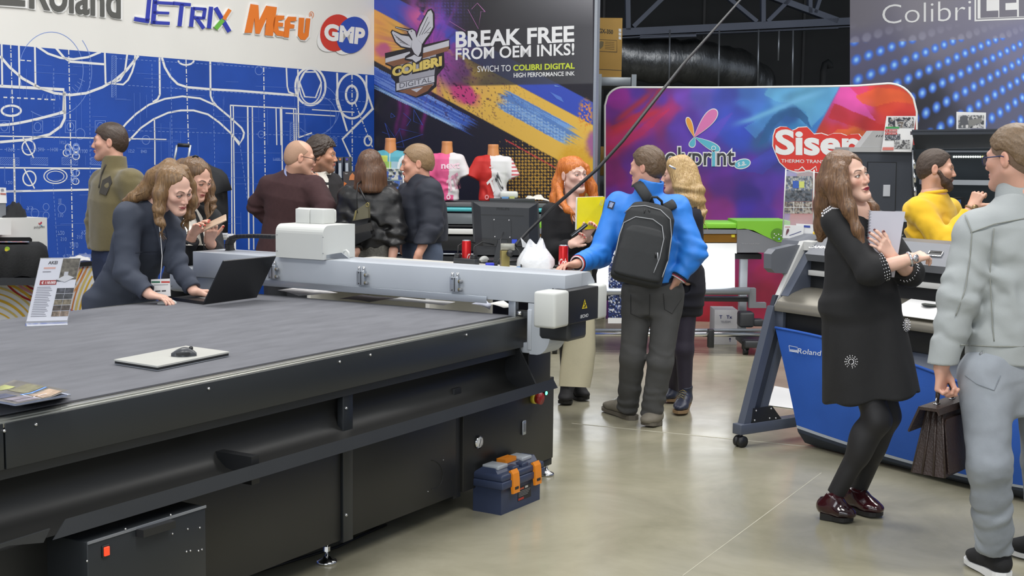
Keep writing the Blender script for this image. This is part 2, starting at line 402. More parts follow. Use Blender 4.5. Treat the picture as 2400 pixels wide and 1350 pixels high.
for a_,b2_ in(((210,120),(212,560)),((400,160),(405,420)),((500,215),(505,480)),((356,150),(357,240)),((300,200),(690,226)),((270,137),(640,160)),((300,306),(870,322)),((126,160),(127,330)),((560,320),(580,470)),((690,226),(873,240)),((124,430),(136,600)),((0,350),(240,352))):
 Dash(a_,b2_,1.3,6,4,M_l2)
rs=random.Random(5)
for _ in range(130):
 x0=rs.uniform(0,850); y0=rs.uniform(130+x0*0.08,600); l_=rs.uniform(20,110)
 if rs.random()<0.5:Ln([(x0,y0),(min(x0+l_,872),y0+l_*(0.09-y0*0.00022))],1.0,M_l3)
 else:Ln([(x0,y0),(x0+l_*0.012,y0+l_)],1.0,M_l3)
E_(120,165,75,90,1.4,M_l2,a0=150,a1=400); E_(120,165,95,110,1.4,M_l2,a0=-40,a1=120)
E_(740,270,48,46,1.3,M_l2,a0=-90,a1=140); E_(735,255,60,60,1.2,M_l2,a0=-60,a1=60)
for k in range(12):
 t=0.5+k*0.12; Ln([(120+75*math.cos(t),150+72*math.sin(t)),(120+90*math.cos(t),150+86*math.sin(t))],1.1,M_l2)
for x0,x1,y0,y1 in((0,45,369,386),(72,112,369,386),(145,182,369,386),(213,240,369,386),(680,700,288,330),(262,272,130,228),(720,790,322,340)):
 Ln([(x0,y0),(x1,y0+1),(x1,y1+1),(x0,y1),(x0,y0)],1.1,M_l2)
 n_=int((x1-x0+y1-y0)/5)
 for k in range(n_):
  t=k*5; ax=min(x0+t,x1); ay=y0+max(0,t-(x1-x0)); bx=x0+max(0,t-(y1-y0)); by=min(y0+t,y1)
  Ln([(ax,ay),(bx,by)],0.9,M_l2)
for tx,x0,y0,w_,h_ in(('1590',15,346,19,9),('1260',85,346,18,9),('1100',118,346,18,9),('1100',188,350,17,9),('1675',140,330,15,8),('1575',301,350,14,8),('840',330,351,14,8),('120',14,424,15,8),('9.9',62,483,16,10),('720',135,541,16,10),('510',142,556,14,9),('510',180,551,13,9),('20.0',163,568,20,13),('4 200',147,596,24,9),('92',190,540,11,10),('700',136,465,8,14),('130',136,500,12,9),('1100',640,370,16,7),('860',695,352,14,8),('1000',510,145,14,6)):
 mb.ptext(WL,tx,[(x0,y0+h_),(x0+w_,y0+h_),(x0+w_,y0),(x0,y0)],M_l2,0.002,0.01)
for tx,x0,y0,w_,h_ in(('98',152,335,34,30),('9L',165,398,22,30)):
 mb.ptext(WL,tx,[(x0,y0+h_),(x0+w_,y0+h_),(x0+w_,y0),(x0,y0)],M_l2,0.002,0.0)
struct(tag(mb.build('wall_left'),'blue stand wall printed with a white technical drawing under a white header','wall'))
M_edge=mat('sign_white_edge',rgb(240,240,238,0.9),0.5,noise=0.02,nscale=5)
def sign(name,label,layers,px):
 m_=MB();
 for f_ in layers:f_(m_)
 return tag(m_.build(name,loc=WL(*px)),label,'sign','cut-out logo signs on the white header')
def tx(s,q,m,off,bold=0.0,shear=0.0,thick=0.012,sp=1.0):return lambda b:b.ptext(WL,s,q,m,off,bold,shear,thick,sp)
def grow(q,g):
 c=np.mean(np.array(q,float),0); return[tuple(np.array(p)+np.sign(np.array(p)-c)*g)for p in q]
gq=[(68,-62),(282,-38),(282,45),(68,20)]; M_rg=pm(92,92,88)
sign('wall_sign','grey cut-out word with rounded letters at the upper left of the header',[tx('Roland',grow(gq,3),M_edge,0.0,0.05),tx('Roland',gq,M_rg,0.013,0.02,thick=0.006),lambda b:b.prism([WL(x,y,0)for x,y in((-20,-10),(62,-2),(62,20),(-20,14))],WL.n*0.014,M_edge),lambda b:b.prism([WL(x,y,0.014)for x,y in((-20,-6),(58,1),(58,15),(-20,10))],WL.n*0.006,M_rg)],(170,20))
jm=pm(48,62,178); gm=pm(112,190,70); om=pm(240,134,44)
def jshape(pts,m,off,th):return lambda b:[b.prism([WL(x*s1,y*s1,off)for x,y in p],WL.n*th,m)for p in pts]
def bar(a,b_,w_):
 a=np.array(a,float); b_=np.array(b_,float); d=(b_-a)/np.hypot(*(b_-a)); n_=np.array([-d[1],d[0]])*w_/2
 return[tuple(a+n_),tuple(b_+n_),tuple(b_-n_),tuple(a-n_)]
jl=[bar((935,-40),(918,135),24),bar((838,118),(930,133),26),bar((970,-30),(955,150),26),bar((958,15),(1085,22),18),bar((955,78),(1055,82),16),bar((950,140),(1058,146),20),bar((1080,20),(1190,30),20),bar((1135,26),(1120,164),24),bar((1205,45),(1192,168),24),bar((1205,52),(1285,58),18),bar((1280,52),(1270,118),20),bar((1205,108),(1275,114),16),bar((1225,112),(1272,178),22),bar((1318,42),(1304,178),24),bar((1345,48),(1432,198),26)]
jo=[bar((1435,60),(1395,122),22)]; jg=[bar((1392,124),(1345,180),26)]
sign('wall_sign','blue cut-out word ending in a green and orange stroke on the header',[jshape([bar(((p[0][0]+p[3][0])/2,(p[0][1]+p[3][1])/2),((p[1][0]+p[2][0])/2,(p[1][1]+p[2][1])/2),math.hypot(p[0][0]-p[3][0],p[0][1]-p[3][1])+14)for p in jl+jo+jg],M_edge,0.0,0.012),jshape(jl,jm,0.012,0.006),jshape(jo,om,0.012,0.007),jshape(jg,gm,0.012,0.007)],(430,40))
om2=pm(240,128,40)
Mp=[[(1565,25),(1612,32),(1618,130),(1662,36),(1728,45),(1703,225),(1655,220),(1665,110),(1620,212),(1595,210),(1588,110),(1572,205),(1527,205)]]
Ep=[[(1728,96),(1775,98),(1772,122),(1738,128),(1736,140),(1768,143),(1766,166),(1735,166),(1740,190),(1772,196),(1770,228),(1728,222),(1708,195),(1704,150),(1712,112)]]
Fp=[[(1800,104),(1850,106),(1848,132),(1812,134),(1812,150),(1838,154),(1836,178),(1808,178),(1802,235),(1772,232),(1780,130)]]
Up=[[(1868,110),(1900,112),(1893,200),(1898,218),(1905,200),(1912,114),(1938,116),(1926,225),(1905,250),(1878,248),(1860,222)]]
def outl(P,g):
 out=[]
 for p in P:
  c=np.mean(np.array(p,float),0); out.append([tuple(np.array(q)+(np.array(q)-c)/(np.hypot(*(np.array(q)-c))+1e-6)*g)for q in p])
 return out
def jtri(P,m,off):return lambda b:[b.ppoly(WL,[(x*s1,y*s1)for x,y in p],m,off)for p in P]
sign('wall_sign','orange cut-out word with a large capital M on the header',[jshape(outl(Mp+Ep+Fp+Up,9),M_edge,0.0,0.012),jshape(Mp+Ep+Fp+Up,om2,0.0122,0.006),lambda b:b.pell(WL,730,35,5,7.5,om2,0.003,w=1.2),tx('R',[(727.5,31),(732.5,31),(732.5,39),(727.5,39)],om2,0.003,0,0,0.0)],(650,60))
sign('wall_sign','red and blue overlapping ovals with white letters near the header corner',[lambda b:b.ppoly(WL,[(789+45*math.cos(t)-8*math.sin(t),77+43*math.sin(t)-12*math.cos(t))for t in np.linspace(0,6.28,40)[:-1]],M_edge,0.008),lambda b:b.ppoly(WL,[(826+41*math.cos(t)-10*math.sin(t),82+44*math.sin(t)-14*math.cos(t))for t in np.linspace(0,6.28,40)[:-1]],M_edge,0.0085),lambda b:b.pell(WL,788,77,37,44,pm(214,62,48),0.010,rot=18),lambda b:b.pell(WL,826,82,36,44,pm(44,84,186),0.011,rot=22),lambda b:b.ptext(WL,'GMP',[(761,54),(857,66),(853,106),(759,94)],M_edge,0.013,0.05)],(808,80))
# ---- back wall: printed banner
c3=lambda x,y:(860+x/2.8125,y/2.8125)
def banner_fn(X,Y):
 x=(X-860)*2.8125; y=Y*2.8125
 P=np.stack([x/60,y/60],-1); n=fbm(P,11,4); nf=fbm(P*6,21,2); n2=fbm(P*0.5,31,3)
 c=np.zeros(X.shape+(3,))+np.array([38,36,44.])
 q=y-62-0.53*(x-50)
 c=over(c,(62,84,190),sstep(-152,-148,q)*(1-sstep(-3,3,q)))
 A_=590+0.541*(x-400)
 c=over(c,(236,190,84),sstep(-3,3,q)*(1-sstep(-3,3,y-A_)))
 c=over(c,(240,160,90),sstep(-3,3,q)*(1-sstep(-3,3,y-A_))*np.exp(-((x-90)/120)**2)*0.7)
 dot=((np.sin(x*0.36+y*0.36)*np.sin(x*0.36-y*0.36))>0.35)
 bx=(x-470)*0.55+(y-330)*0.83; by=-(x-470)*0.83+(y-330)*0.55
 g=np.exp(-((by+40*(n-0.5)*4)/130)**2-((bx)/420)**2)
 c=over(c,(146,72,160),sstep(0.25,0.75,g*(0.55+0.9*n))*0.95)
 th=np.arctan2(y-330,x-430); rr_=np.hypot((x-430),(y-330)); sk_=vn(np.stack([th*9,rr_/260],-1),15)*0.6+vn(np.stack([th*26,rr_/120],-1),16)*0.4
 c=over(c,(150,62,150),sstep(0.46,0.66,sk_+0.10*(n-0.5))*np.exp(-(rr_/270)**2)*0.85); c=over(c,(214,92,166),sstep(0.60,0.74,sk_)*np.exp(-(rr_/200)**2)*0.8); c=over(c,(50,34,66),sstep(0.6,0.7,1-sk_)*np.exp(-(rr_/250)**2)*0.5)
 c=over(c,(120,70,190),np.exp(-((x-500)/110)**2-((y-130)/140)**2)*n*1.5)
 c=over(c,(226,106,160),np.exp(-((x-360)/90)**2-((y-110)/60)**2)*(n>0.45)*0.9)
 g2=np.exp(-((x-650+(y-620)*-0.6)/110)**2-((y-620)/90)**2); c=over(c,(206,70,130),sstep(0.3,0.8,g2*(0.5+n)))
 g2=np.exp(-((x-100)/70)**2-((y-330)/60)**2); c=over(c,(196,90,150),sstep(0.3,0.8,g2*(0.5+n))*0.8)
 for cx,wd in((250,26),(375,14),(205,14)):
  g2=np.exp(-((x-cx-14*np.sin(y*0.02))/wd)**2)*sstep(600,680,y)*(1-sstep(820,940,y)); c=over(c,(128,40,120),g2*(0.3+n))
 m_=(1-sstep(556,566,y+(x-900)*0.018))*sstep(480,900,x+200*(n2-0.5)+(y-100)*0.1)
 top=np.clip((x-700)/800,0,1)[...,None]; gc=np.array([46,46,48.])*(1-top)+np.array([88,88,92.])*top
 gc=gc+np.clip((180-y)/180,0,1)[...,None]*top*60
 c=c*(1-0.82*m_[...,None])+gc*0.82*m_[...,None]
 def stroke(ax,ay,bx_,by_,hw,col,col2,halft=False):
  nonlocal c
  d=np.array([bx_-ax,by_-ay],float); Ld=np.hypot(*d); d/=Ld
  u=(x-ax)*d[0]+(y-ay)*d[1]; v=-(x-ax)*d[1]+(y-ay)*d[0]
  st=vn(np.stack([u/260,v/5],-1),7); endm=sstep(-20,30,u-110*(st-0.3))*(1-sstep(Ld-70,Ld,u+120*(st-0.4)))
  m2=endm*(np.abs(v)<hw)*(0.75+0.25*st)
  cc=np.where((st>0.62)[...,None],np.array(col2,float),np.array(col,float))
  if halft:cc=np.where((dot&(v>-hw*0.2))[...,None],np.array([150,190,240.]),cc)
  a=m2[...,None]; c=c*(1-a)+cc*a
 stroke(-60,440,720,850,52,(72,110,214),(126,160,236))
 stroke(20,560,640,860,10,(130,180,240),(190,220,250))
 stroke(870,640,1400,930,66,(74,128,220),(120,168,236),True)
 hm=np.exp(-((x-1080)/190)**4-((y-1150)/190)**4); dv=np.sin(x*0.36+y*0.36)*np.sin(x*0.36-y*0.36); c=over(c,(206,160,70),sstep(-0.06,0.1,dv-1.02+1.0*hm)*(y>A_))
 g2=np.exp(-((x-1400)/170)**2-((y-1130)/210)**2); c=over(c,(224,170,50),sstep(0.22,0.75,g2*(0.45+0.7*n+0.3*nf))*(0.75+0.4*nf))
 g2=np.exp(-((x-1490)/70)**2-((y-950)/110)**2); c=over(c,(150,80,170),sstep(0.3,0.9,g2*(0.5+n))*0.8)
 g2=np.exp(-((x-1440)/60)**2-((y-760)/130)**2); c=over(c,(230,150,60),(nf>0.58)*sstep(0.3,0.8,g2))
 c=over(c,(34,32,40),(dot)*((q<-160)&(x>1150)&(y>560))*0.6+0)
 c=over(c,(90,80,170),dot*(q<-160)*np.exp(-((x-500)/160)**2-((y-60)/90)**2)*0.8)
 c=over(c,(204,70,70),(np.abs(y-920-0.56*(x-910))<4)*(x>910)*(x<1250)*1.0)
 sp_=(nf>0.72)*np.exp(-((x-640)/300)**2-((y-600)/200)**2); c=over(c,(60,30,60),sp_)
 return c
mb=MB(); xe=1389
B1=WB(xe,300); B1=np.array([B1[0],B1[1],0])
cb=panel_obj(mb,WB,877,xe,-20,620,2.2,banner_fn,M_print)
mb.prism([c0,B1,B1+[0,0,4.2],c0+[0,0,4.2]],-WB.n*0.05,mat('banner_board',rgb(40,38,46),0.5,noise=0.05,nscale=4))
mb.prism([B1,B1+db*0.028,B1+db*0.028+[0,0,4.2],B1+[0,0,4.2]],-WB.n*0.05,M_alu)
T_w=pm(240,240,240)
mb.ptext(WB,'BREAK FREE',[(1068,74),(1346,60),(1346,98),(1068,112)],T_w,0.004,0.03)
mb.ptext(WB,'FROM OEM INKS!',[(1068,113),(1346,101),(1346,129),(1068,141)],T_w,0.004,0.018)
mb.ptext(WB,'SWICH TO',[(1119,155),(1197,152),(1197,167),(1119,169)],T_w,0.004,0.0)
mb.ptext(WB,'COLIBRI DIGITAL',[(1203,152),(1347,147),(1347,161),(1203,166)],pm(206,220,66),0.004,0.03)
mb.ptext(WB,'HIGH PERFORMANCE INK',[(1204,171),(1347,167),(1347,177),(1204,182)],T_w,0.004,0.015)
def P3(pts,m,off):mb.ppoly(WB,[c3(*p)for p in pts],m,off)
def L3(pts,w_,m,off):mb.pline(WB,[c3(*p)for p in pts],w_,m,off)
K_=pm(44,40,44); SV=pm(206,206,212); SV2=pm(172,172,180); BR=pm(140,96,70)
P3([(118,350),(543,258),(548,320),(508,340),(512,440),(462,500),(458,570),(400,620),(322,645),(250,615),(188,605),(186,540),(160,510),(158,440),(122,425)],K_,0.003)
P3([(122,385),(541,266),(541,305),(122,414)],SV,0.004); P3([(122,414),(541,305),(535,335),(180,440)],BR,0.0038)
P3([(205,372),(460,300),(440,560),(322,632),(215,580)],SV2,0.0036); P3([(205,600),(440,552),(400,600),(322,638)],BR,0.0037)
P3([(290,590),(370,574),(328,608)],SV,0.0039)
P3([(190,548),(448,494),(448,545),(190,603)],K_,0.0042); P3([(194,550),(445,498),(445,541),(194,598)],SV,0.0045)
mb.ptext(WB,'DIGITAL',[c3(215,548),c3(425,506),c3(425,538),c3(215,583)],pm(96,96,104),0.005,0.0)
mb.ptext(WB,'COLIBRI',[c3(156,440),c3(500,358),c3(500,446),c3(156,520)],K_,0.0052,0.1)
mb.ptext(WB,'COLIBRI',[c3(166,444),c3(494,368),c3(494,434),c3(166,508)],pm(232,206,110),0.0058,0.06)
P3([(318,250),(345,170),(400,65),(425,55),(445,85),(446,180),(420,230),(395,262),(372,300),(366,400),(330,425),(300,405),(248,395),(252,372),(285,350),(278,325),(222,312),(185,280),(155,212),(165,195),(225,222),(270,225),(262,205),(186,184),(188,174),(272,190),(300,186),(325,205)],K_,0.0062)
P3([(326,250),(352,175),(402,78),(422,66),(434,92),(436,178),(410,224),(388,252),(364,290)],SV,0.0068)
P3([(288,316),(228,305),(192,275),(164,214),(170,204),(226,232),(276,240),(298,270)],SV,0.0068)
P3([(276,200),(300,194),(318,208),(326,250),(362,290),(356,340),(338,372),(312,350),(292,310),(300,260),(284,230),(272,212)],SV,0.007)
P3([(312,360),(292,372),(256,385),(300,392),(322,412),(352,395),(362,372),(338,375)],SV,0.0068); L3([(274,202),(190,180)],1.6,SV,0.007)
for i in range(4):
 L3([(345+i*16,235-i*6),(402+i*10,110+i*34)],1.1,K_,0.0074); L3([(282-i*14,300-i*8),(215-i*12,276-i*16)],1.0,K_,0.0074)
mb.pell(WB,*c3(293,206),1.4,1.4,K_,0.0076)
for pts in([(666,62),(735,190),(752,75),(780,78),(728,20),(690,60)],[(545,140),(650,205)]):L3(pts,0.8,pm(196,130,190),0.004)
for pts in([(100,870),(180,900),(118,810),(160,940),(215,850),(190,945),(370,885),(212,848),(245,970),(150,965)],[(310,720),(308,800),(368,825),(308,720)],[(160,745),(158,775),(185,768),(160,745)],[(240,745),(290,790),(262,830)]):L3(pts,0.9,pm(70,96,190),0.004)
P3([(1205,605),(1280,640),(1298,675),(1250,650)],pm(92,128,214),0.004); P3([(1235,560),(1275,572),(1240,570)],pm(120,160,226),0.004)
struct(tag(mb.build('wall_back',color=pad_cols(mb,cb)),'dark stand wall printed with diagonal yellow and blue bands and a slogan','wall'))
# ---- right back wall: lamp-dot print
Hs=[]
lat=[((0,0),(150,450)),((4,0),(497,325)),((0,1),(165,600)),((9,1),(880,310)),((4,2),(542,592)),((10,2),(970,402)),((18,2),(1394,210)),((5,3),(648,700)),((11,3),(1065,493)),((17,3),(1385,335)),((5,4),(675,850)),((8,4),(903,727))]
for(i,j),(x,y)in lat:
 Hs+=[[x,y,1,0,0,0,-i*x,-i*y,-i],[0,0,0,x,y,1,-j*x,-j*y,-j]]
sc_=np.array([1/700,1/400,1,1/700,1/400,1,1/700,1/400,1]); Ah=np.array(Hs,float)*sc_
HV=(np.linalg.svd(Ah)[2][-1]*sc_).reshape(3,3)
def led_fn(X,Y):
 x=(X-1960)*3.2136; y=Y*3.2136
 w_=HV[2,0]*x+HV[2,1]*y+HV[2,2]; i=(HV[0,0]*x+HV[0,1]*y+HV[0,2])/w_; j=(HV[1,0]*x+HV[1,1]*y+HV[1,2])/w_
 d=np.hypot((i-np.round(i))/0.50,(j-np.round(j))/0.34)
 c=blend(x,y,[(150,100,106,103,112),(700,30,120,117,126),(1300,60,122,120,134),(200,400,92,90,116),(800,250,112,110,128),(1350,300,108,108,136),(300,580,84,84,108),(700,800,46,47,56),(1000,650,88,88,112),(1300,800,90,92,118),(800,960,60,62,76)],120)
 bl=(1-sstep(0.5,1.0,d)); band=sstep(308,312,y+0.03*(x-500))
 c=over(c,(64,110,214),bl*band); c=over(c,(160,214,250),(1-sstep(0.0,0.62,d))*band)
 return over(c,(158,158,176),bl*(1-band)*sstep(150,330,y)*0.55)
WR=vplane(D(1992,300,14.6),-33.0)
mb=MB(); cl_=panel_obj(mb,WR,1992,2470,-30,420,2.0,led_fn,M_print,1.15)
r0=WR(1992,300); r1=WR(2560,300); r0[2]=r1[2]=0
mb.prism([r0,r1,r1+[0,0,4.4],r0+[0,0,4.4]],-WR.n*0.06,mat('led_board',rgb(84,84,104),0.5,noise=0.04,nscale=4))
mb.ptext(WR,'Colibri',[(2068,12),(2276,-2),(2276,47),(2068,56)],T_w,0.004,-0.012)
mb.ppoly(WR,[(2284,-30),(2480,-40),(2480,42),(2284,50)],T_w,0.004)
LG=pm(122,120,132)
mb.ppoly(WR,[(2288,-30),(2480,-38),(2480,38),(2288,46)],LG,0.0045); mb.ppoly(WR,[(2291,-30),(2480,-36),(2480,36),(2291,44)],T_w,0.005)
mb.ptext(WR,'LED',[(2298,-36),(2452,-48),(2452,36),(2298,42)],LG,0.006,0.03)
struct(tag(mb.build('wall_right',color=pad_cols(mb,cl_)),'grey stand wall printed with rows of blue glowing dots','wall'))
# ---- the dark hall beyond
M_hall=mat('hall_panel',rgb(58,60,62),0.7,noise=0.12,nscale=1.5)
mb=MB(); mb.b2((-14,21.8,0),(16,22,9),M_hall)
for k in range(18):mb.b2((-13+k*1.6,21.77,0),(-12.96+k*1.6,21.8,9),M_dark)
struct(mb.build('wall_hall'))
mb=MB(); mb.b2((-16,14.5,6.2),(16,26,6.3),mat('roof_deck',rgb(36,37,40),0.8,noise=0.15,nscale=1))
struct(mb.build('ceiling'))
M_beam=mat('painted_steel_beam',rgb(98,106,124),0.5,noise=0.1,nscale=2)
TP=Plane((0,18.0,0),(0.06,-1,0))
def girder(m_,a,b,w_,dep=0.14):
 a=np.array(a,float); b=np.array(b,float); d=(b-a)/np.hypot(*(b-a)); n_=np.array([-d[1],d[0]])*w_/2
 m_.prism([TP(*(a+n_)),TP(*(b+n_)),TP(*(b-n_)),TP(*(a-n_))],-TP.n*dep,M_beam)
t_=thing('roof_truss','grey painted steel roof truss above the pop-up stand','truss',TP(1700,60))
m_=MB(); girder(m_,(1330,81),(2080,45),17); girder(m_,(1330,94),(2080,58),2.2,0.3); m_.build('bottom_chord',t_)
m_=MB(); girder(m_,(1330,-60),(2080,-90),20); girder(m_,(1780,-20),(1965,48),14); m_.build('top_chord',t_)
for a,b,w_ in(((1473,70),(1471,-80),11),((1485,62),(1580,-30),10),((1790,52),(1790,-80),10),((1775,50),(1690,-20),9),((1800,50),(1880,-30),9),((1900,30),(1900,-80),9),((1912,30),(1935,-40),8)):
 m_=MB(); girder(m_,a,b,w_,0.1); m_.build('strut',t_)
m_=MB(); girder(m_,(1500,86),(1632,82),7,0.2); girder(m_,(1632,79),(1965,65),3,0.15); tag(m_.build('light_fitting',loc=TP(1560,84)),'unlit strip lamp under the roof truss','lamp')
M_foil=mat('crumpled_foil',(0.26,0.27,0.28),0.34,0.85,noise=0.2,nscale=4,bump=1.0,bscale=14,stretch=(2.2,1,0.7))
pts=[D(1395,120,18.6),D(1500,140,18.6),D(1620,145,18.7),D(1720,165,19.2),D(1775,205,19.8)]
m_=MB(); cc=[]
for i in range(len(pts)-1):
 for k in range(8):cc.append(pts[i]*(1-k/8)+pts[i+1]*k/8)
rr=[0.31+0.018*math.sin(i*2.1)+0.012*math.sin(i*5.3)for i in range(len(cc))]
m_.tube(cc,rr,M_foil,28); tag(m_.build('air_duct',loc=pts[2]),'silver foil wrapped air duct hanging in the dark hall','duct')
for i,(x,y0,y1)in enumerate(((1568,78,205),(1684,100,205),(1776,118,205),(1824,75,142),(1857,138,203))):
 m_=MB(); a=TP(x,y1,0.0); b=TP(x+2,min(y0,70),0.0)
 m_.cyl(a,b,0.012,M_alu,8); tag(m_.build('hanger_rod',loc=a),['thin steel hanger rod left of the cable above the pop-up wall','thin steel hanger rod just right of the foil folds of the duct','thin steel hanger rod at the end of the foil duct','short steel hanger rod under the right half of the truss','thin steel hanger rod nearest to the hooked pipe'][i],'rod','hanger rods under the roof')
m_=MB(); a=D(1925,204,20); a[2]=0; b=D(1930,165,20); m_.tube([a,b,D(1934,150,20),D(1940,146,20),D(1945,152,20),D(1946,160,20)],0.05,M_hall,12); tag(m_.build('pipe',loc=a),'dark hooked pipe on the far hall wall','pipe')
# == the flatbed cutter
TA=59.2; _ta=math.radians(TA); Tv=np.array([math.cos(_ta),math.sin(_ta),0]); Pv=np.array([-math.sin(_ta),math.cos(_ta),0])
TF=Matrix.Rotation(_ta,4,'Z')
def onP(x,y,p):q=Plane(Pv*p,Pv)(x,y); return np.array([q@Tv,q@Pv,q[2]])
def onT(x,y,t):q=Plane(Tv*t,Tv)(x,y); return np.array([q@Tv,q@Pv,q[2]])
def W3(t,p,z):return Tv*t+Pv*p+np.array([0,0,z])
M_fel=mat('grey_cutting_felt',rgb(113,114,119),0.95,noise=0.10,nscale=5,bump=0.25,bscale=500,stretch=(1,3,1),spec=0.1)
M_anth=mat('anthracite_panel',rgb(38,41,44),0.36,noise=0.05,nscale=2)
M_anth2=mat('black_brown_panel',rgb(35,35,34),0.40,noise=0.08,nscale=2)
M_rail=mat('anodised_rail',rgb(176,176,168),0.28,0.75,noise=0.08,nscale=3,stretch=(1,8,8))
ZT,PF0,PB0,T0,T1=0.88,3.227,5.14,1.55,5.56
mach=thing('flatbed_cutter','long dark flatbed cutting machine with a grey felt top and a white gantry','cutting machine',W3(T1,3.3,0),_ta)
def part(name,fn,lab=None,par=None):
 m_=MB(TF); fn(m_); o=m_.build(name,par or mach)
 if lab:o['label']=lab
 return o
part('felt_top',lambda m:(m.b2((T0,PF0+0.075,ZT-0.03),(T1-0.02,PB0-0.05,ZT+0.004),M_fel),m.b2((T0,PF0+0.062,ZT-0.03),(T1-0.02,PF0+0.075,ZT+0.001),M_black)))
part('edge_rail',lambda m:(m.b2((T0,PF0,ZT-0.02),(T1,PF0+0.062,ZT),M_rail,0.002),m.b2((T0,PF0+0.012,ZT-0.002),(T1,PF0+0.03,ZT+0.004),M_rail,0.001),m.b2((T0,PB0-0.05,ZT-0.02),(T1,PB0,ZT),M_rail,0.002)))
part('fascia_panel',lambda m:(m.b2((2.545,PF0-0.004,0.737),(T1,PF0+0.03,ZT-0.006),M_anth,0.002),m.b2((T0,PF0-0.004,0.737),(2.538,PF0+0.03,ZT-0.006),M_anth,0.002),m.b2((T0,PB0-0.03,0.737),(T1,PB0,ZT-0.006),M_anth,0.002)))
part('machine_bed',lambda m:m.b2((T0+0.02,PF0+0.03,0.70),(T1-0.03,PB0-0.03,ZT-0.03),M_dark))
for x,y in((10,1010),(84,995),(489,911),(796,848),(868,832),(1093,785)):
 a=onP(x,y,PF0-0.006); part('screw',lambda m:m.ball(a,0.0055,M_screw,10))
def trough(m):
 rows=[]
 prof=[(3.24,0.738),(3.285,0.715),(3.31,0.67),(3.316,0.62),(3.30,0.578),(3.26,0.548),(3.2,0.536),(3.125,0.536)]
 for t in np.linspace(T0,5.50,2):rows.append([(t,p,z)for p,z in prof])
 m.sheet(rows,M_anth2)
 m.prism([(5.50,p,z)for p,z in prof],(0.012,0,0),M_black)
part('catch_trough',trough)
def lip(m):
 L_=[(2.665,3.118,0.578),(2.61,3.108,0.53),(2.61,3.113,0.528),(2.665,3.125,0.572)]; R_=[(5.63,3.118,0.578),(5.66,3.108,0.53),(5.66,3.113,0.528),(5.63,3.125,0.572)]
 m.add(L_+R_,[[0,1,5,4],[1,2,6,5],[2,3,7,6],[3,0,4,7],[0,3,2,1],[4,5,6,7]],M_dark)
 q=[onP(x,y,3.122)for x,y in((-220,1345),(118,1239),(102,1272),(20,1279),(-220,1360))]; m.prism(q,(0,0.006,0),M_dark)
part('tray_lip',lip)
part('trough_bracket',lambda m:m.b2((3.50,3.14,0.50),(3.54,3.36,0.60),M_black))
CP=3.28; z0c=0.11
a1=onP(800,1100,CP)[0]; a2=onP(823,1100,CP)[0]; s1_=onP(1069,1000,CP)[0]; s2_=onP(1086,1000,CP)[0]
tr_=onP(1297,1000,CP)[0]
for lo,hi in((T0,a1-0.004),(a2+0.004,s1_)):
 part('cabinet_panel',lambda m:m.b2((lo,CP,z0c),(hi,CP+0.03,0.53),M_anth2,0.002))
part('cabinet_panel',lambda m:m.b2((s2_,CP,z0c),(tr_,CP+0.6,0.53),M_anth2,0.003))
part('cabinet_end',lambda m:(m.b2((s2_+0.02,CP+0.6,0.12),(tr_-0.06,PB0-0.1,0.7),M_anth2,0.003),m.b2((tr_-0.30,PF0+0.03,0.5),(tr_-0.08,CP+0.6,0.72),M_black,0.003)))
part('post',lambda m:m.b2((a1,CP-0.010,z0c-0.01),(a2,CP+0.02,0.732),M_anth,0.002))
part('post',lambda m:m.b2((s1_,CP+0.012,0.09),(s2_,CP+0.05,0.6),M_black,0.002))
for y in(957,1207):
 a=onP(811,y,CP-0.011); part('bolt',lambda m:m.ball(a,0.0075,M_screw,10))
for x,y in((1003,1152),(1039,1078)):
 a=onP(x,y,CP-0.001); part('screw',lambda m:m.ball(a,0.003,M_screw,8))
part('cable_port',lambda m:m.tube([onP(1012+26*math.cos(t),1113+34*math.sin(t),CP-0.0005)for t in np.linspace(-1.6,1.6,14)],0.0018,M_black,6))
def foot(m,t,p):
 m.cyl((t,p,0.02),(t,p,z0c+0.06),0.008,M_chrome,12); m.cyl((t,p,0.05),(t,p,0.07),0.014,M_chrome,6,smooth=False)
 m.lathe([(0.0,0.0),(0.040,0.0),(0.043,0.005),(0.040,0.012),(0.02,0.02),(0.012,0.03),(0.0,0.03)],M_chrome,(t,p,0))
for t,p in((4.19,3.36),(6.018-0.04,3.345),(2.2,3.36),(5.7,5.0),(4.0,5.0),(2.2,5.0)):part('levelling_foot',lambda m:foot(m,t,p))
part('corner_block',lambda m:m.b2((tr_-0.10,CP+0.004,0.075),(tr_-0.004,CP+0.10,z0c),M_black,0.003))
part('floor_plate',lambda m:(m.b2((5.95,3.95,0.05),(6.22,4.10,0.058),M_dark),m.b2((6.0,3.98,0.05),(6.05,4.06,0.6),M_black,0.003),m.cyl((6.06,4.0,0.0),(6.06,4.0,0.09),0.03,M_black,16)))
def ring_on(m,x,y,r,mm,dep,p=CP):m.cyl(onP(x,y,p),onP(x,y,p)+np.array([0,-dep,0]),r,mm,24)
g_=part('pressure_gauge',lambda m:(ring_on(m,1119.5,1036,0.030,M_chrome,0.012),))
part('dial',lambda m:(ring_on(m,1119.5,1036,0.025,M_paper,0.0135),m.tube([onP(1117,1046,CP)+[0,-0.015,0],onP(1121,1028,CP)+[0,-0.015,0]],0.0012,M_black,6)),'white gauge dial',g_)
part('latch',lambda m:(m.b2(onP(1222,1020,CP)+[0,-0.010,0],onP(1230,984,CP)+[0,0,0],M_alu,0.004),m.b2(onP(1223.5,1012,CP)+[0,-0.014,0],onP(1228,990,CP)+[0,0,0],M_gry,0.003)))
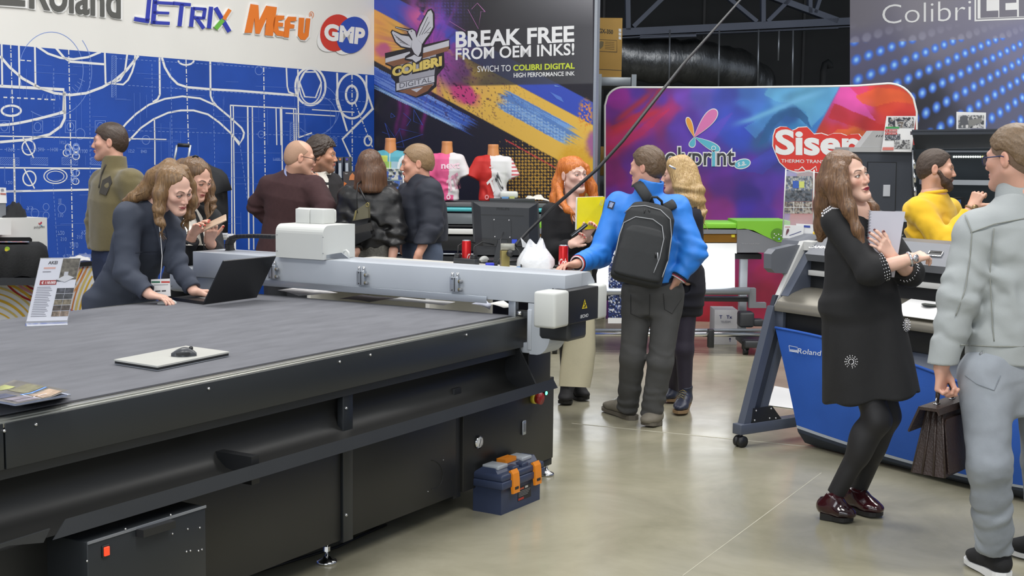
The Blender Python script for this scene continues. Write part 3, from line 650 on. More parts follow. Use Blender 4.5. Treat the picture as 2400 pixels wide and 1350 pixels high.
e0=onP(1249,932,CP); part('emergency_stop',lambda m:(m.cyl(e0,e0+[0,-0.022,0],0.029,mat('yellow_plastic',rgb(206,190,60),0.4),24),m.cyl(e0+[0,-0.022,0],e0+[0,-0.05,0],0.026,mat('red_plastic',rgb(150,30,30),0.35),24,r2=0.030)),'red mushroom button on a yellow ring')
e1=onP(1277,921,CP); part('indicator_lamp',lambda m:(m.cyl(e1,e1+[0,-0.008,0],0.013,M_dark,16),m.ball(e1+[0,-0.008,0],(0.010,0.006,0.010),mat('green_lamp',rgb(60,230,140),0.3,emit=(0.1,1.0,0.4),estr=3.5),12)),'lit green lamp')
bx0=onP(205,1270,3.1); bx1=onP(482,1187,3.1)
cbx=part('control_box',lambda m:m.b2((bx0[0],3.1,0.10),(bx1[0],3.40,0.493),M_anth,0.004))
def grip(m):
 a=onP(318,1249,3.1); b=onP(398,1225,3.1)
 m.prism([a+[0,-0.002,-0.012],a+[0.004,-0.03,-0.012],b+[-0.004,-0.03,-0.012],b+[0,-0.002,-0.012]],(0,0,0.024),M_black)
part('handle',grip,None,cbx)
sw=onP(246,1291,3.1); sw_o=part('power_switch',lambda m:(m.b2(sw+[-0.014,-0.006,-0.019],sw+[0.014,0,0.019],M_black,0.002),m.b2(sw+[-0.010,-0.011,-0.014],sw+[0.010,-0.004,0.014],mat('red_lit_switch',rgb(226,60,30),0.3,emit=(1,0.07,0.02),estr=0.7),0.002)),'red lit rocker switch',cbx)
for x,y in((404,1251),(440,1240),(468,1237),(437,1293),(446,1291),(465,1291),(473,1288),(294,1240),(400,1207),(204,1315)):
 a=onP(x,y,3.0985); part('screw',lambda m:m.ball(a,0.0035,M_screw,8),None,cbx)
part('edge_strip',lambda m:m.b2((bx0[0],3.097,0.487),(bx1[0],3.101,0.495),M_gry),None,cbx)
GT=5.50; bt,bb=1.097,0.956
pL,pR=5.352,onT(1324.7,646.5,GT)[1]
def beam(m):
 m.b2((GT,pR,bb),(GT+0.17,pL,bt),M_ltgrey,0.003)
 m.prism([(GT+0.17,pR+0.0,bt),(GT+0.17,pR,bb),(GT+0.30,pR,bb),(GT+0.30,pR,bt-0.05),(GT+0.25,pR,bt)],(0,pL-pR,0),M_ltgrey)
gan=part('gantry_beam',beam,'white gantry beam')
def bpx(x,y):return onT(x,y,GT-0.001)
fl0,fl1=onT(560,659,GT)[1],onT(1143,715,GT)[1]
part('blade_guard',lambda m:m.b2((GT-0.012,fl1,bb-0.018),(GT-0.008,fl0,bb+0.016),M_alu,0.001),None,gan)
for cx,cy in((643,636),(851,650),(1070,665)):
 a=onT(cx,cy,GT)
 c_=part('pneumatic_cylinder',lambda m:(m.b2(a+[-0.022,-0.022,-0.038],a+[0,0.026,0.034],M_alu,0.002),m.b2(a+[-0.024,-0.004,-0.036],a+[-0.02,0.000,0.032],M_dark),m.cyl(a+[-0.012,0.017,0.034],a+[-0.012,0.017,0.056],0.006,M_chrome,12),m.cyl(a+[-0.012,-0.013,0.034],a+[-0.012,-0.013,0.056],0.006,M_chrome,12)),None,gan)
 for dz in(0.014,-0.026):
  part('fitting',lambda m:(m.cyl(a+[-0.016,-0.022,dz],a+[-0.016,-0.040,dz],0.008,mat('brass_fitting',rgb(150,140,110),0.35,0.6),12),m.ball(a+[-0.022,-0.040,dz],0.009,M_gry,10)),None,c_)
 for dz in(-0.03,0.026):part('screw',lambda m:m.ball(a+[-0.022,0.012,dz],0.004,M_dark,8),None,c_)
for x,y in((1296,677),(1310,678.5),(635,667),(839,684),(1063,702)):
 a=bpx(x,y); part('screw',lambda m:m.ball(a-[0.008 if x<1200 else 0,0,0],0.0035,M_dark,8),None,gan)
def leg(m):
 L0=onT(1238,712,GT)[1]; R0=onT(1290,712,GT)[1]
 zt_=bb-0.002; zb=onT(1260,832,GT)[2]
 out=[(L0,zt_),(R0,zt_),(R0,zb+0.10)]+[(R0+0.075*(1-math.cos(t)),zb+0.10-0.10*math.sin(t))for t in np.linspace(0.2,1.5,7)]+[(L0-0.01,zb),(L0,zb+0.05)]
 m.prism([(GT,p,z)for p,z in out],(0.16,0,0),M_ltgrey)
 m.b2((GT-0.006,L0-0.022,zb+0.02),(GT+0.1,L0+0.002,zt_-0.03),M_ltgrey,0.004)
 m.b2((GT+0.02,L0,zb-0.0),(GT+0.12,L0+0.06,zb+0.05),M_ltgrey,0.004)
lg=part('gantry_upright',leg,None,gan)
part('cap',lambda m:m.cyl(onT(1278,768,GT)+[0.001,0,0],onT(1278,768,GT)+[-0.003,0,0],0.0135,M_dark,24),'dark round plug',lg)
part('mark',lambda m:m.b2(onT(1283,728,GT)+[-0.001,0,0],onT(1288,717,GT)+[0.001,0,0],M_gry),None,lg)
part('clamp',lambda m:(m.b2((GT+0.02,3.27,ZT),(GT+0.05,3.31,bb),M_alu,0.002),m.b2((GT+0.03,3.20,ZT),(GT+0.07,3.27,ZT+0.03),M_dark,0.002),m.cyl((GT+0.02,3.255,ZT+0.02),(GT+0.02,3.235,ZT+0.02),0.012,M_chrome,14)),None,gan)
def bleg(m):
 a,b_=onT(394,622,GT),onT(452,687,GT); m.b2((GT,pL,b_[2]),(GT+0.3,a[1],a[2]),M_ltgrey,0.02); m.b2((GT+0.02,PB0+0.02,b_[2]-0.02),(GT+0.16,pL,bb),M_ltgrey,0.006)
blg=part('end_housing',bleg,'pale housing at the far gantry end',gan)
for y in(640,670):part('screw',lambda m:m.ball(onT(402,y,GT)-[0.001,0,0],0.004,M_gry,8),None,blg)
HP=2.93
h=lambda x,y:onP(x,y,HP)
ha=h(1335,682); hb=h(1403,668); hc=h(1335,762); hz0,hz1=hc[2],ha[2]
hx0=h(1306,682)[0]; hx1=h(1424,666)[0]
hs=part('end_housing',lambda m:(m.b2((ha[0],HP,hz0+0.002),(hb[0],HP+0.105,hz1),M_black,0.004),m.b2((ha[0]+0.06,HP+0.03,hz0-0.09),(hb[0]-0.05,HP+0.2,hz0+0.02),M_dark,0.02)),'black end housing with a yellow warning triangle',gan)
M_capw=mat('off_white_plastic',rgb(214,216,212,0.9),0.4,noise=0.02,nscale=4)
part('housing_cap',lambda m:m.b2((hx0-0.02,HP-0.002,hz0-0.004),(ha[0],HP+0.115,hz1+0.004),M_capw,0.014),'white rounded cap',hs)
part('housing_cap',lambda m:m.b2((hb[0],HP-0.002,hz0-0.004),(hx1,HP+0.115,hz1+0.004),M_capw,0.014),'white rounded cap',hs)
PH=Plane(W3(0,HP-0.0015,0),Pv)
def wsign(m):
 m.F=Matrix.Identity(4)
 m.ppoly(PH,[(1370.5,701),(1376.5,722),(1364,724)],pm(238,212,40),0.0)
 m.pline(PH,[(1371,707),(1369,714),(1373,714),(1370,721)],1.6,pm(30,30,30),0.001); m.pline(PH,[(1366.5,720),(1374.5,719)],1.2,pm(30,30,30),0.001)
def wlet(m):
 m.F=Matrix.Identity(4)
 m.ptext(PH,'IECHO',[(1360,738.5),(1379,734.5),(1379,742.5),(1360,746.5)],pm(214,216,220),0.0,0.03,0.2)
part('warning_sign',wsign,'yellow warning triangle',hs); part('lettering',wlet,'white maker lettering',hs)
cz0=onT(720,601,GT)[2]
def carriage(m):
 pl_,pr_=onT(646,560,GT-.03)[1],onT(757,560,GT-.03)[1]
 zt_=onT(700,526,GT)[2]; r=0.045
 prof=[(GT-0.03,bt+0.002)]+[(GT-0.03+r*(1-math.cos(t)),zt_-r+r*math.sin(t))for t in np.linspace(0,1.5708,7)]+[(GT+0.24,zt_),(GT+0.24,bt+0.002)]
 m.prism([(x,pr_,z)for x,z in prof],(0,pl_-pr_,0),M_capw)
 return pl_,pr_
car=part('carriage_housing',carriage,'white carriage cover',gan)
cpl,cpr=onT(646,560,GT)[1],onT(796,560,GT)[1]; czt=onT(700,526,GT)[2]
part('motor_cover',lambda m:(m.b2((GT+0.10,onT(725,510,GT+.1)[1],czt),(GT+0.2,onT(692,510,GT+.1)[1],onT(700,489,GT+.1)[2]),M_capw,0.004),m.b2((GT+0.10,onT(757,510,GT+.1)[1],czt),(GT+0.2,onT(726.5,510,GT+.1)[1],onT(740,490,GT+.1)[2]),M_capw,0.004),m.b2((GT+0.2,onT(783,510,GT+.2)[1],czt),(GT+0.23,onT(692,510,GT+.2)[1],onT(740,488,GT+.2)[2]),M_capw,0.02)),None,car)
for x,y in((649,550),(649,588),(757,556),(757,594)):
 a=onT(x,y,GT-0.031); part('screw',lambda m:m.ball(a,0.003,M_gry,8),None,car)
part('bracket_plate',lambda m:m.prism([onT(x,y,GT-0.002)for x,y in((760,607),(762,598),(800,592),(818,606))],(0.004,0,0),M_alu),None,car)
part('air_hose',lambda m:m.tube([onT(x,y,GT+0.12)for x,y in((803,596),(806,588),(812,587),(817,592),(818,606))],0.006,M_capw,8),None,car)
def chain(m):
 pts=[onT(x,y,GT+0.18)for x,y in((645,555),(600,553),(560,554),(545,558),(537,570),(538,583),(541,590))]
 P_=[];
 for i in range(len(pts)-1):
  for k in range(5):P_.append(pts[i]*(1-k/5)+pts[i+1]*k/5)
 P_.append(pts[-1])
 for i in range(len(P_)-1):
  a,b=P_[i],P_[i+1]; d=b-a; L_=np.linalg.norm(d); ang=math.atan2(d[2],d[1])
  m.box((a+b)/2,(0.06,L_*1.05,0.022),M_black,0.003,rot=Matrix.Rotation(ang,4,'X'))
part('cable_chain',chain,None,gan)
# == things lying on the machine
ZF=ZT+0.0045
def flat(name,label,cat,corners,th,z,mats,group=None,sheetcol=None):
 m_=MB(); P=[G(x,y,z)for x,y in corners]; m_.prism(P,(0,0,th),mats)
 return m_,P
P=[G(x,y,ZF)for x,y in((267,855),(369,871),(538,836),(436,822))]
lc=sum(P)/4; lap=thing('laptop','closed silver laptop lying on the felt with a black mouse on top','laptop',lc)
m_=MB(); c_=sum(P)/4
m_.prism([p*0.985+c_*0.015+[0,0,0.004]for p in P],(0,0,0.010),M_black); m_.build('base',lap)
m_=MB(); m_.prism([p+[0,0,0.014]for p in P],(0,0,0.006),mat('silver_lid',rgb(196,196,190),0.42,0.25,noise=0.03,nscale=6)); m_.build('lid',lap)['label']='matt silver lid'
m_=MB(); m_.prism([p*0.99+c_*0.01+[0,0,0.0015]for p in P],(0,0,0.003),M_alu); m_.build('bottom_plate',lap)
for x,y in((300,858),(360,867),(520,837),(430,825)):
 q=G(x,y,ZF); m_=MB(); m_.cyl(q,q+[0,0,0.002],0.008,M_black,10); m_.build('rubber_foot',lap)
def mouse_body(m,F_,L_,Wd,Hh,mm):
 nL=12; nA=14; rows=[]
 for i in range(nL+1):
  u=i/nL; s=math.sin(math.pi*(0.03+0.94*u))**0.5; hgt=Hh*(math.sin(math.pi*(0.08+0.84*u**1.15))**0.8); wd=Wd*(0.92+0.08*math.cos(4*math.pi*u))*s
  rows.append([F_@Vector(((u-0.5)*L_,-wd*math.cos(math.pi*k/nA),hgt*math.sin(math.pi*k/nA)**0.75))for k in range(nA+1)])
 m.sheet(rows,mm)
mz=ZF+0.0202; mp_=G(431,834,mz); F_=frame(mp_,12); M_mdk=mat('charcoal_plastic',rgb(62,64,68),0.35,noise=0.04,nscale=20)
mo=thing('computer_mouse','black computer mouse resting on the closed silver laptop','computer mouse',mp_,math.radians(12))
m_=MB(); mouse_body(m_,F_,0.092,0.031,0.033,M_mdk); m_.build('body',mo)
m_=MB(); m_.add(*(lambda v,f:(v,f))(*box_mesh(0.05,0.002,0.012,0.0009,2)),M_black,True,F_@Matrix.Translation((-0.002,-0.031,0.012))); m_.build('side_grip',mo)
m_=MB(); m_.cyl(F_@Vector((0.026,-0.003,0.028)),F_@Vector((0.026,0.003,0.028)),0.008,M_black,14); m_.build('scroll_wheel',mo)
b0,b1,b2_,b3=G(404,704,ZF),G(477,714,ZF),G(602,697,ZF),G(520,690,ZF)
lp2=thing('laptop','open black laptop seen from behind with its screen tilted back','laptop',(b1+b2_)/2)
m_=MB(); m_.prism([b0,b1,b2_,b3],(0,0,0.016),mat('black_laptop',rgb(26,27,29),0.4,noise=0.05,nscale=30)); m_.build('base',lp2)
m_=MB(); m_.prism([b0*0.75+b2_*0.25+[0,0,0.016],b1*0.8+b3*0.2+[0,0,0.016],b2_*0.85+b0*0.15+[0,0,0.016],b3*0.8+b1*0.2+[0,0,0.016]],(0,0,0.001),mat('laptop_keys',rgb(120,120,120),0.5,noise=0.4,nscale=90)); m_.build('keyboard',lp2)
h0,h1=G(478,712,ZF+0.014),G(602,696,ZF+0.014)
def at_len(x,y,base,Lh):
 d=ray(x,y); d=d/np.linalg.norm(d); o=CO-base; bq=d@o; cq=o@o-Lh*Lh; dis=bq*bq-cq
 t=-bq+math.sqrt(max(dis,0)); t2=-bq-math.sqrt(max(dis,0)); return CO+d*t2 if dis>0 else CO+d*(-bq)
dd=h1-h0; Lw=np.linalg.norm(dd); nn_=np.cross(dd,[0,0,1.0]); nn_/=np.linalg.norm(nn_)
def lidp(u,base):
 return base+lidv*u
best=None
for ang in np.linspace(-1.2,1.2,121):
 for sl in np.linspace(-0.35,0.35,29):
  v=np.array([0,0,1.0])*math.cos(ang)+nn_*math.sin(ang)+dd/Lw*sl
  for Lh in(0.20,0.215,0.23,0.245):
   e_=0
   for b_q,px in((h0,(527,608)),(h1,(647,600))):
    q=CM@(b_q+v*Lh-CO); e_+=(1200+FPX*q[0]/q[2]-px[0])**2+(675+FPX*q[1]/q[2]-px[1])**2
   e_+=(sl*60)**2
   if best is None or e_<best[0]:best=(e_,v*Lh)
lidv=best[1]; ln_=np.cross(dd,lidv); ln_/=np.linalg.norm(ln_)
m_=MB(); m_.prism([h0,h1,h1+lidv,h0+lidv],ln_*-0.007 if ln_@(CO-h0)>0 else ln_*0.007,mat('laptop_lid',rgb(30,31,33),0.32,noise=0.05,nscale=30)); m_.build('screen_lid',lp2)
PLd=Plane(h0,ln_); m_=MB(); m_.ptext(PLd,'Lenovo',[(527,628.5),(545,626),(545,630),(527,632)],pm(70,70,72),0.0012); m_.build('lid_lettering',lp2)
hp0,hp1=G(60,759,ZF),G(158,756,ZF); hd=(hp1-hp0)
lh=thing('leaflet_holder','acrylic stand holding a price sheet on the felt top','leaflet holder',(hp0+hp1)/2)
back=np.cross(np.array([0,0,1.0]),hd); back/=np.linalg.norm(back); back=back if back[1]>0 else-back
up_=np.array([0,0,1.0])*0.286+back*0.085; sk=D(95,621,(hp0+up_)[1])-(hp0+up_); sk=hd/np.linalg.norm(hd)*(sk@hd/np.linalg.norm(hd)); up_=up_+sk
PS=Plane(hp0,np.cross(hd,up_))
M_acr=mat('clear_acrylic',(0.95,0.97,1.0),0.05,trans=0.9,ior=1.3,noise=0.01,nscale=3)
m_=MB(); m_.prism([hp0,hp1,hp1+up_,hp0+up_],PS.n*-0.004,M_acr); m_.prism([hp0,hp1,hp1-back*0.10,hp0-back*0.10],(0,0,0.003),M_acr); m_.build('stand',lh)
def sheetuv(u,v):return hp0+hd*u+up_*v
def uvq(m,u0,v0,u1,v1,mm,off=0.0022):m.poly([sheetuv(u,v)+PS.n*off for u,v in((u0,v0),(u1,v0),(u1,v1),(u0,v1))],mm)
m_=MB(); uvq(m_,0.01,0.035,0.985,0.99,pm(206,208,218),0.001)
uvq(m_,0.56,0.66,0.98,0.985,mat('leaflet_photo',rgb(84,80,72),0.5,noise=0.6,nscale=60)); uvq(m_,0.12,0.585,0.52,0.655,pm(150,40,42),0.003)
m_.qtext('€ 118.000',[sheetuv(u,v)+PS.n*0.004 for u,v in((0.16,0.64),(0.50,0.64),(0.50,0.597),(0.16,0.597))],pm(240,236,236),0.02)
m_.qtext('AKEI',[sheetuv(u,v)+PS.n*0.003 for u,v in((0.22,0.95),(0.44,0.95),(0.44,0.90),(0.22,0.90))],pm(60,60,66),0.02)
uvq(m_,0.14,0.83,0.42,0.855,pm(206,160,150)); uvq(m_,0.13,0.78,0.33,0.79,pm(90,90,100))
m_.prism([sheetuv(u,v)+PS.n*0.004 for u,v in((0.50,0.66),(0.72,0.62),(0.93,0.69),(0.72,0.735))],PS.n*0.0005,pm(190,192,198)); uvq(m_,0.50,0.635,0.72,0.66,pm(60,60,64),0.0043); uvq(m_,0.66,0.72,0.76,0.78,pm(180,182,190),0.0046)
for i in range(18):uvq(m_,0.08,0.545-i*0.026,0.40+0.06*((i*7)%3)/2,0.553-i*0.026,pm(110,112,124))
for i in range(5):
 uvq(m_,0.57,0.45-i*0.088,0.98,0.53-i*0.088,mat('leaflet_photo%d'%i,rgb(*((60,62,70),(50,52,56),(104,96,80),(66,58,54),(110,96,84))[i]),0.5,noise=0.7,nscale=70)); uvq(m_,0.77,0.45-i*0.088,0.775,0.53-i*0.088,pm(206,208,218),0.0026)
m_.build('price_sheet',lh)
cols=[(150,148,130),(70,80,120),(160,170,200),(60,64,80),(120,110,100),(200,206,220),(84,90,110),(120,110,100)]
ML=['lowest magazine of the pile at the left table corner','second magazine from the bottom of the pile on the felt top','third magazine from the bottom of the pile on the felt top','fourth magazine from the bottom of the pile on the felt top','fourth magazine from the top of the pile on the felt top','pale third magazine from the top of the pile on the felt top','magazine just under the top one of the pile on the felt top','topmost glossy magazine of the pile with a curled picture cover']
for i in range(8):
 z=ZF+i*0.0067; dx=(i%3-1)*3-1.2*i
 q=[G(-95+dx,925,z),G(44+dx,951.5,z),G(166+dx,929,z),G(30,904,z)]
 m_=MB(); m_.prism(q,(0,0,0.0058),mat('magazine_pages%d'%(i%3),rgb(*((176,182,196),(120,128,150),(150,152,160))[i%3]),0.6,noise=0.3,nscale=60,stretch=(1,1,40)))
 if i<7:m_.prism([p+[0,0,0.0058]for p in q],(0,0,0.0006),pm(*cols[i]))
 else:
  c_=q; uvm=lambda u,v,o=0.0:(c_[0]*(1-u)*(1-v)+c_[1]*u*(1-v)+c_[2]*u*v+c_[3]*(1-u)*v)+np.array([0,0,0.0062+o+0.012*max(0,(v-0.7))*3])
  m_.sheet([[uvm(u,v)for u in np.linspace(0,1.0,9)]for v in np.linspace(0,1.03,12)],mat('magazine_cover',rgb(96,92,86),0.35,noise=0.45,nscale=16))
  for(u0,v0,u1,v1,cc_)in((0.30,0.6,0.60,0.98,(120,116,84)),(0.62,0.5,0.66,0.99,(90,140,210)),(0.70,0.1,0.96,0.5,(130,122,130)),(0.72,0.56,0.96,0.95,(176,150,126)),(0.45,0.05,0.66,0.42,(70,74,96)),(0.06,0.2,0.26,0.8,(160,164,96)),(0.66,0.50,0.97,0.52,(220,214,220)),(0.83,0.1,0.845,0.95,(220,214,220))):
   n_=6; m_.sheet([[uvm(u0+(u1-u0)*a,v0+(v1-v0)*b,0.0008)for a in(0,1)]for b in np.linspace(0,1,n_)],mat('cover_picture_%d_%d'%cc_[:2],rgb(*cc_,0.9),0.35,noise=0.35,nscale=30))
 tag(m_.build('magazine',loc=(q[0]+q[2])/2),ML[i],'magazine','magazines in the pile on the machine')
for nm,lab,cat,pts,colr,wav in(('magazine','open white magazine lying on the felt beyond the open laptop','magazine',((650,680),(700,694),(792,688),(720,673)),(226,224,224),0.004),('magazine','dark magazine lying under the middle of the gantry','magazine',((795,700),(866,708),(930,700),(850,692)),(70,66,76),0.003),('paper_sheet','white paper sheet under the gantry right of the dark magazine','paper',((905,704),(1040,716),(1068,709),(940,698)),(232,232,232),0.003),('paper_sheet','curled pale paper sheet under the end of the blade guard','paper',((1105,712),(1148,726),(1152,716),(1140,706)),(206,210,226),0.006),('paper_sheet','white paper sheet nearest to the clamp at the gantry end','paper',((1140,713),(1180,722),(1212,722),(1180,707)),(234,232,226),0.006)):
 q=[G(x,y,ZF+0.001)for x,y in pts]; m_=MB()
 rows=[[q[0]*(1-u)*(1-v)+q[1]*u*(1-v)+q[2]*u*v+q[3]*(1-u)*v+np.array([0,0,wav*abs(math.sin(3*u+2*v))+0.0002])for u in np.linspace(0,1,8)]for v in np.linspace(0,1,6)]
 m_.sheet(rows,mat(nm+'_%d_%d'%(colr[0],colr[2]),rgb(*colr,0.9),0.5,noise=0.25 if colr[0]<100 or nm=='magazine' else 0.03,nscale=25))
 tag(m_.build(nm,loc=q[0]),lab,cat)
b=[G(1108,1194,0),G(1176,1210.5,0),G(1273,1170,0)]
tdir=b[2]-b[1]; Lt=np.linalg.norm(tdir); yaw=math.degrees(math.atan2(tdir[1],tdir[0])); Wt=0.20
Fb=frame(b[1],yaw); tb=thing('toolbox','dark blue plastic toolbox with orange latches on the floor','toolbox',b[1],math.radians(yaw))
Wt=np.linalg.norm(b[0]-b[1]); print('toolbox',Lt,Wt,yaw)
M_tb=mat('navy_plastic',rgb(52,62,88),0.45,noise=0.04,nscale=20); M_or=mat('orange_plastic',rgb(232,138,30),0.4,noise=0.03,nscale=20); M_cl=mat('frosted_clear_plastic',rgb(176,182,188),0.3,noise=0.05,nscale=40)
def tpart(name,fn,lab=None,par=None):
 m_=MB(Fb); fn(m_); o=m_.build(name,par or tb)
 if lab:o['label']=lab
 return o
hb_=0.122
tpart('body',lambda m:m.prism([(0.012,0.012,0),(Lt-0.012,0.012,0),(Lt-0.012,Wt-0.012,0),(0.012,Wt-0.012,0)],(0,0,hb_),M_tb))
def tlid(m):
 m.b2((-0.006,-0.008,hb_),(Lt+0.006,Wt+0.006,hb_+0.036),M_tb,0.006); m.b2((-0.002,-0.004,hb_+0.034),(Lt+0.002,Wt+0.002,hb_+0.068),M_tb,0.010)
 m.prism([(0.01,0.03,hb_+0.066),(0.01,Wt-0.02,hb_+0.066),(0.03,Wt-0.05,hb_+0.088),(0.03,0.06,hb_+0.088)],(Lt-0.02,0,0),M_tb)
 m.b2((Lt*0.32,0.012,hb_+0.06),(Lt*0.46,0.07,hb_+0.085),M_tb,0.006); m.b2((Lt*0.54,0.012,hb_+0.06),(Lt*0.68,0.07,hb_+0.085),M_tb,0.006)
tl=tpart('lid',tlid)
tpart('tray_window',lambda m:m.b2((0.035,0.045,hb_+0.078),(Lt*0.33,Wt-0.045,hb_+0.098),M_cl,0.005),'clear small-parts tray',tl)
tpart('tray_window',lambda m:m.b2((Lt*0.67,0.045,hb_+0.078),(Lt-0.035,Wt-0.045,hb_+0.098),M_cl,0.005),'clear small-parts tray',tl)
def thandle(m):
 x0,x1,y0,y1,z0,z1=Lt*0.37,Lt*0.63,0.07,Wt-0.06,hb_+0.086,hb_+0.108
 for lo,hi in(((x0,y0,z0),(x1,y0+0.022,z1)),((x0,y1-0.022,z0),(x1,y1,z1)),((x0,y0+0.022,z0),(x0+0.03,y1-0.022,z1)),((x1-0.03,y0+0.022,z0),(x1,y1-0.022,z1))):m.b2(lo,hi,M_or)
tpart('handle',thandle,'orange carrying handle',tl)
for u in(0.27,0.80):
 k_=tpart('latch',lambda m:m.prism([(Lt*u-0.028,-0.016,hb_+0.03),(Lt*u-0.028,-0.018,hb_-0.03),(Lt*u-0.028,-0.006,hb_-0.032),(Lt*u-0.028,0.01,hb_+0.075),(Lt*u-0.028,0.0,hb_+0.08),(Lt*u-0.028,-0.012,hb_+0.062)],(0.056,0,0),M_or),'orange latch')
 tpart('slot',lambda m:m.b2((Lt*u-0.015,-0.0195,hb_-0.012),(Lt*u+0.015,-0.016,hb_+0.0),M_black),None,k_)
def tlabel(m):
 m.b2((Lt*0.42,0.0105,0.034),(Lt*0.74,0.0125,0.10),pm(44,42,44)); y=0.0098
 q=lambda u0,v0,u1,v1:[Fb@Vector((Lt*u,y,v))for u,v in((u0,v1),(u1,v1),(u1,v0),(u0,v0))]
 F0=m.F; m.F=Matrix.Identity(4)
 m.poly(q(0.44,0.086,0.56,0.094),pm(200,90,60)); m.poly(q(0.59,0.086,0.66,0.096),pm(210,208,204))
 for i in range(4):m.poly(q(0.44,0.076-i*0.007,0.72-0.02*i,0.0785-i*0.007),pm(150,150,150))
 m.poly(q(0.43,0.037,0.56,0.047),pm(190,60,50)); m.F=F0
tpart('label',tlabel,'black product label')
for pts,r,lab in((((905,1230),(840,1258),(790,1282),(700,1310),(600,1340)),0.006,'black cable lying straight under the cutter'),(((880,1222),(884,1232),(868,1240),(850,1240),(800,1262)),0.005,'looped black cable under the cutter')):
 m_=MB(); m_.tube([G(x,y,r)for x,y in pts],r,M_black,8); tag(m_.build('cable',loc=G(*pts[0],0)),lab,'cable')
 # == desk behind the gantry and what stands on it
ZD=0.97
M_desk=mat('desk_laminate',rgb(226,224,216,0.9),0.45,noise=0.02,nscale=4)
B0=G(1355,632.5,ZD); B0[2]=0; DW,DD=1.55,0.72
FD=frame(B0-db*DW-dl*DD,-33)
desk=thing('desk','white counter desk behind the gantry carrying a monitor and red cans','desk',B0-db*DW-dl*DD,math.radians(-33))
m_=MB(FD); m_.b2((0,0,ZD-0.03),(DW,DD,ZD),M_desk,0.002); m_.build('desk_top',desk)
for x in(0.02,DW-0.62):m_=MB(FD); m_.b2((x,0.03,0),(x+0.03,DD-0.03,ZD-0.03),M_desk,0.002); m_.build('side_panel',desk)
m_=MB(FD); m_.b2((0.05,DD-0.12,0.25),(DW-0.62,DD-0.10,ZD-0.03),M_desk); m_.build('back_panel',desk)
ym=8.42
mo_=thing('computer_monitor','black computer monitor turned away on the white desk','monitor',G(1178,612,ZD))
PM=vplane(D(1185,540,ym),-4.0)
M_mon=mat('monitor_plastic',rgb(40,42,46),0.42,noise=0.05,nscale=10)
def mq(x,y,o=0.0):return PM(x,y,o)
m_=MB(); m_.prism([mq(1105,470),mq(1262,474.5),mq(1268,598),mq(1112,597)],PM.n*0.018,M_mon)
P1=[mq(1108,473,0.018),mq(1259,477,0.018),mq(1262,580,0.018),mq(1114,576,0.018)]; P2=[mq(1126,484,0.045),mq(1240,488,0.045),mq(1240,566,0.045),mq(1130,562,0.045)]
m_.add(P1+P2,[[4,5,6,7],[0,1,5,4],[1,2,6,5],[2,3,7,6],[3,0,4,7]],M_mon); m_.build('housing',mo_)
m_=MB(); m_.prism([mq(1127,502,0.0455),mq(1227,505,0.0455),mq(1227,507,0.0455),mq(1127,504,0.0455)],PM.n*0.001,M_black); m_.build('vent_slot',mo_)
m_=MB(); m_.ptext(PM,'PHILIPS',[(1164,486),(1194,487),(1194,493),(1164,492)],pm(20,21,24),0.046,0.03); m_.build('lettering',mo_)
m_=MB(); m_.prism([mq(1157,514,0.046),mq(1197,515,0.046),mq(1199,560,0.046),mq(1159,560,0.046)],PM.n*0.004,M_mon); m_.build('mount_plate',mo_)
for x,y in((1158,515),(1193,516.5),(1160,555),(1195,556.5)):m_=MB(); m_.ball(mq(x,y,0.05),0.005,M_screw,10); m_.build('screw',mo_)
m_=MB(); m_.prism([mq(1129,557,0.0465),mq(1167,560,0.0465),mq(1163,577,0.0465),mq(1133,576,0.0465)],PM.n*0.001,M_black); m_.prism([mq(1189,560,0.0465),mq(1238,560,0.0465),mq(1236,577,0.0465),mq(1189,577,0.0465)],PM.n*0.001,M_black); m_.build('port_recess',mo_)
m_=MB(); m_.prism([mq(1200,561,0.05),mq(1212,561,0.05),mq(1212,575,0.05),mq(1200,575,0.05)],PM.n*0.015,mat('blue_plug',rgb(40,70,200),0.4,noise=0.03,nscale=20)); m_.build('plug',mo_)['label']='blue video plug'
m_=MB(); m_.prism([mq(1168,562,0.03),mq(1189,562,0.03),mq(1194,614,0.03),mq(1156,614,0.03)],PM.n*0.02,M_mon); m_.build('neck',mo_)
m_=MB(); q=G(1176,612,ZD); m_.lathe([(0,0),(0.11,0),(0.11,0.01),(0.05,0.016),(0,0.016)],M_mon,q,28); m_.build('foot',mo_)
M_red=mat('can_red',rgb(196,28,30),0.28,0.35,noise=0.04,nscale=20); M_crm=mat('can_print_white',rgb(236,232,228),0.35,noise=0.02,nscale=20)
def can(px,py,txt,label,u0,u1):
 o=G(px,py,ZD); h_=0.146; r=0.0285
 t_=thing('drink_can',label,'can',o,group='red drink cans on the desk')
 m_=MB(); m_.lathe([(0,0.002),(0.022,0.0),(0.0285,0.008),(r,0.012),(r,h_-0.014),(0.0265,h_-0.006),(0.0255,h_-0.003),(0.0,h_-0.004)],M_red,o,32); m_.build('body',t_)
 m_=MB(); m_.lathe([(0,h_-0.0035),(0.0245,h_-0.0035),(0.026,h_-0.002),(0.0262,h_),(0.025,h_+0.001),(0.0236,h_-0.002),(0,h_-0.0025)],M_alu,o,28); m_.cyl(o+[0,-0.004,h_-0.002],o+[0,-0.004,h_+0.0005],0.008,M_alu,12); m_.build('lid',t_)
 v,f=text_mesh(txt,0.02,0.35,0.9,0.0); m_=MB(); th0=math.atan2(-o[1],-o[0])
 m_.add([o+[(r+0.0006)*math.cos(th0+u0+(u1-u0)*x),(r+0.0006)*math.sin(th0+u0+(u1-u0)*x),0.022+0.042*y+0.006*x]for x,y,z in v],f,M_crm)
 m_.build('lettering',t_)['label']='white script lettering'
 return t_
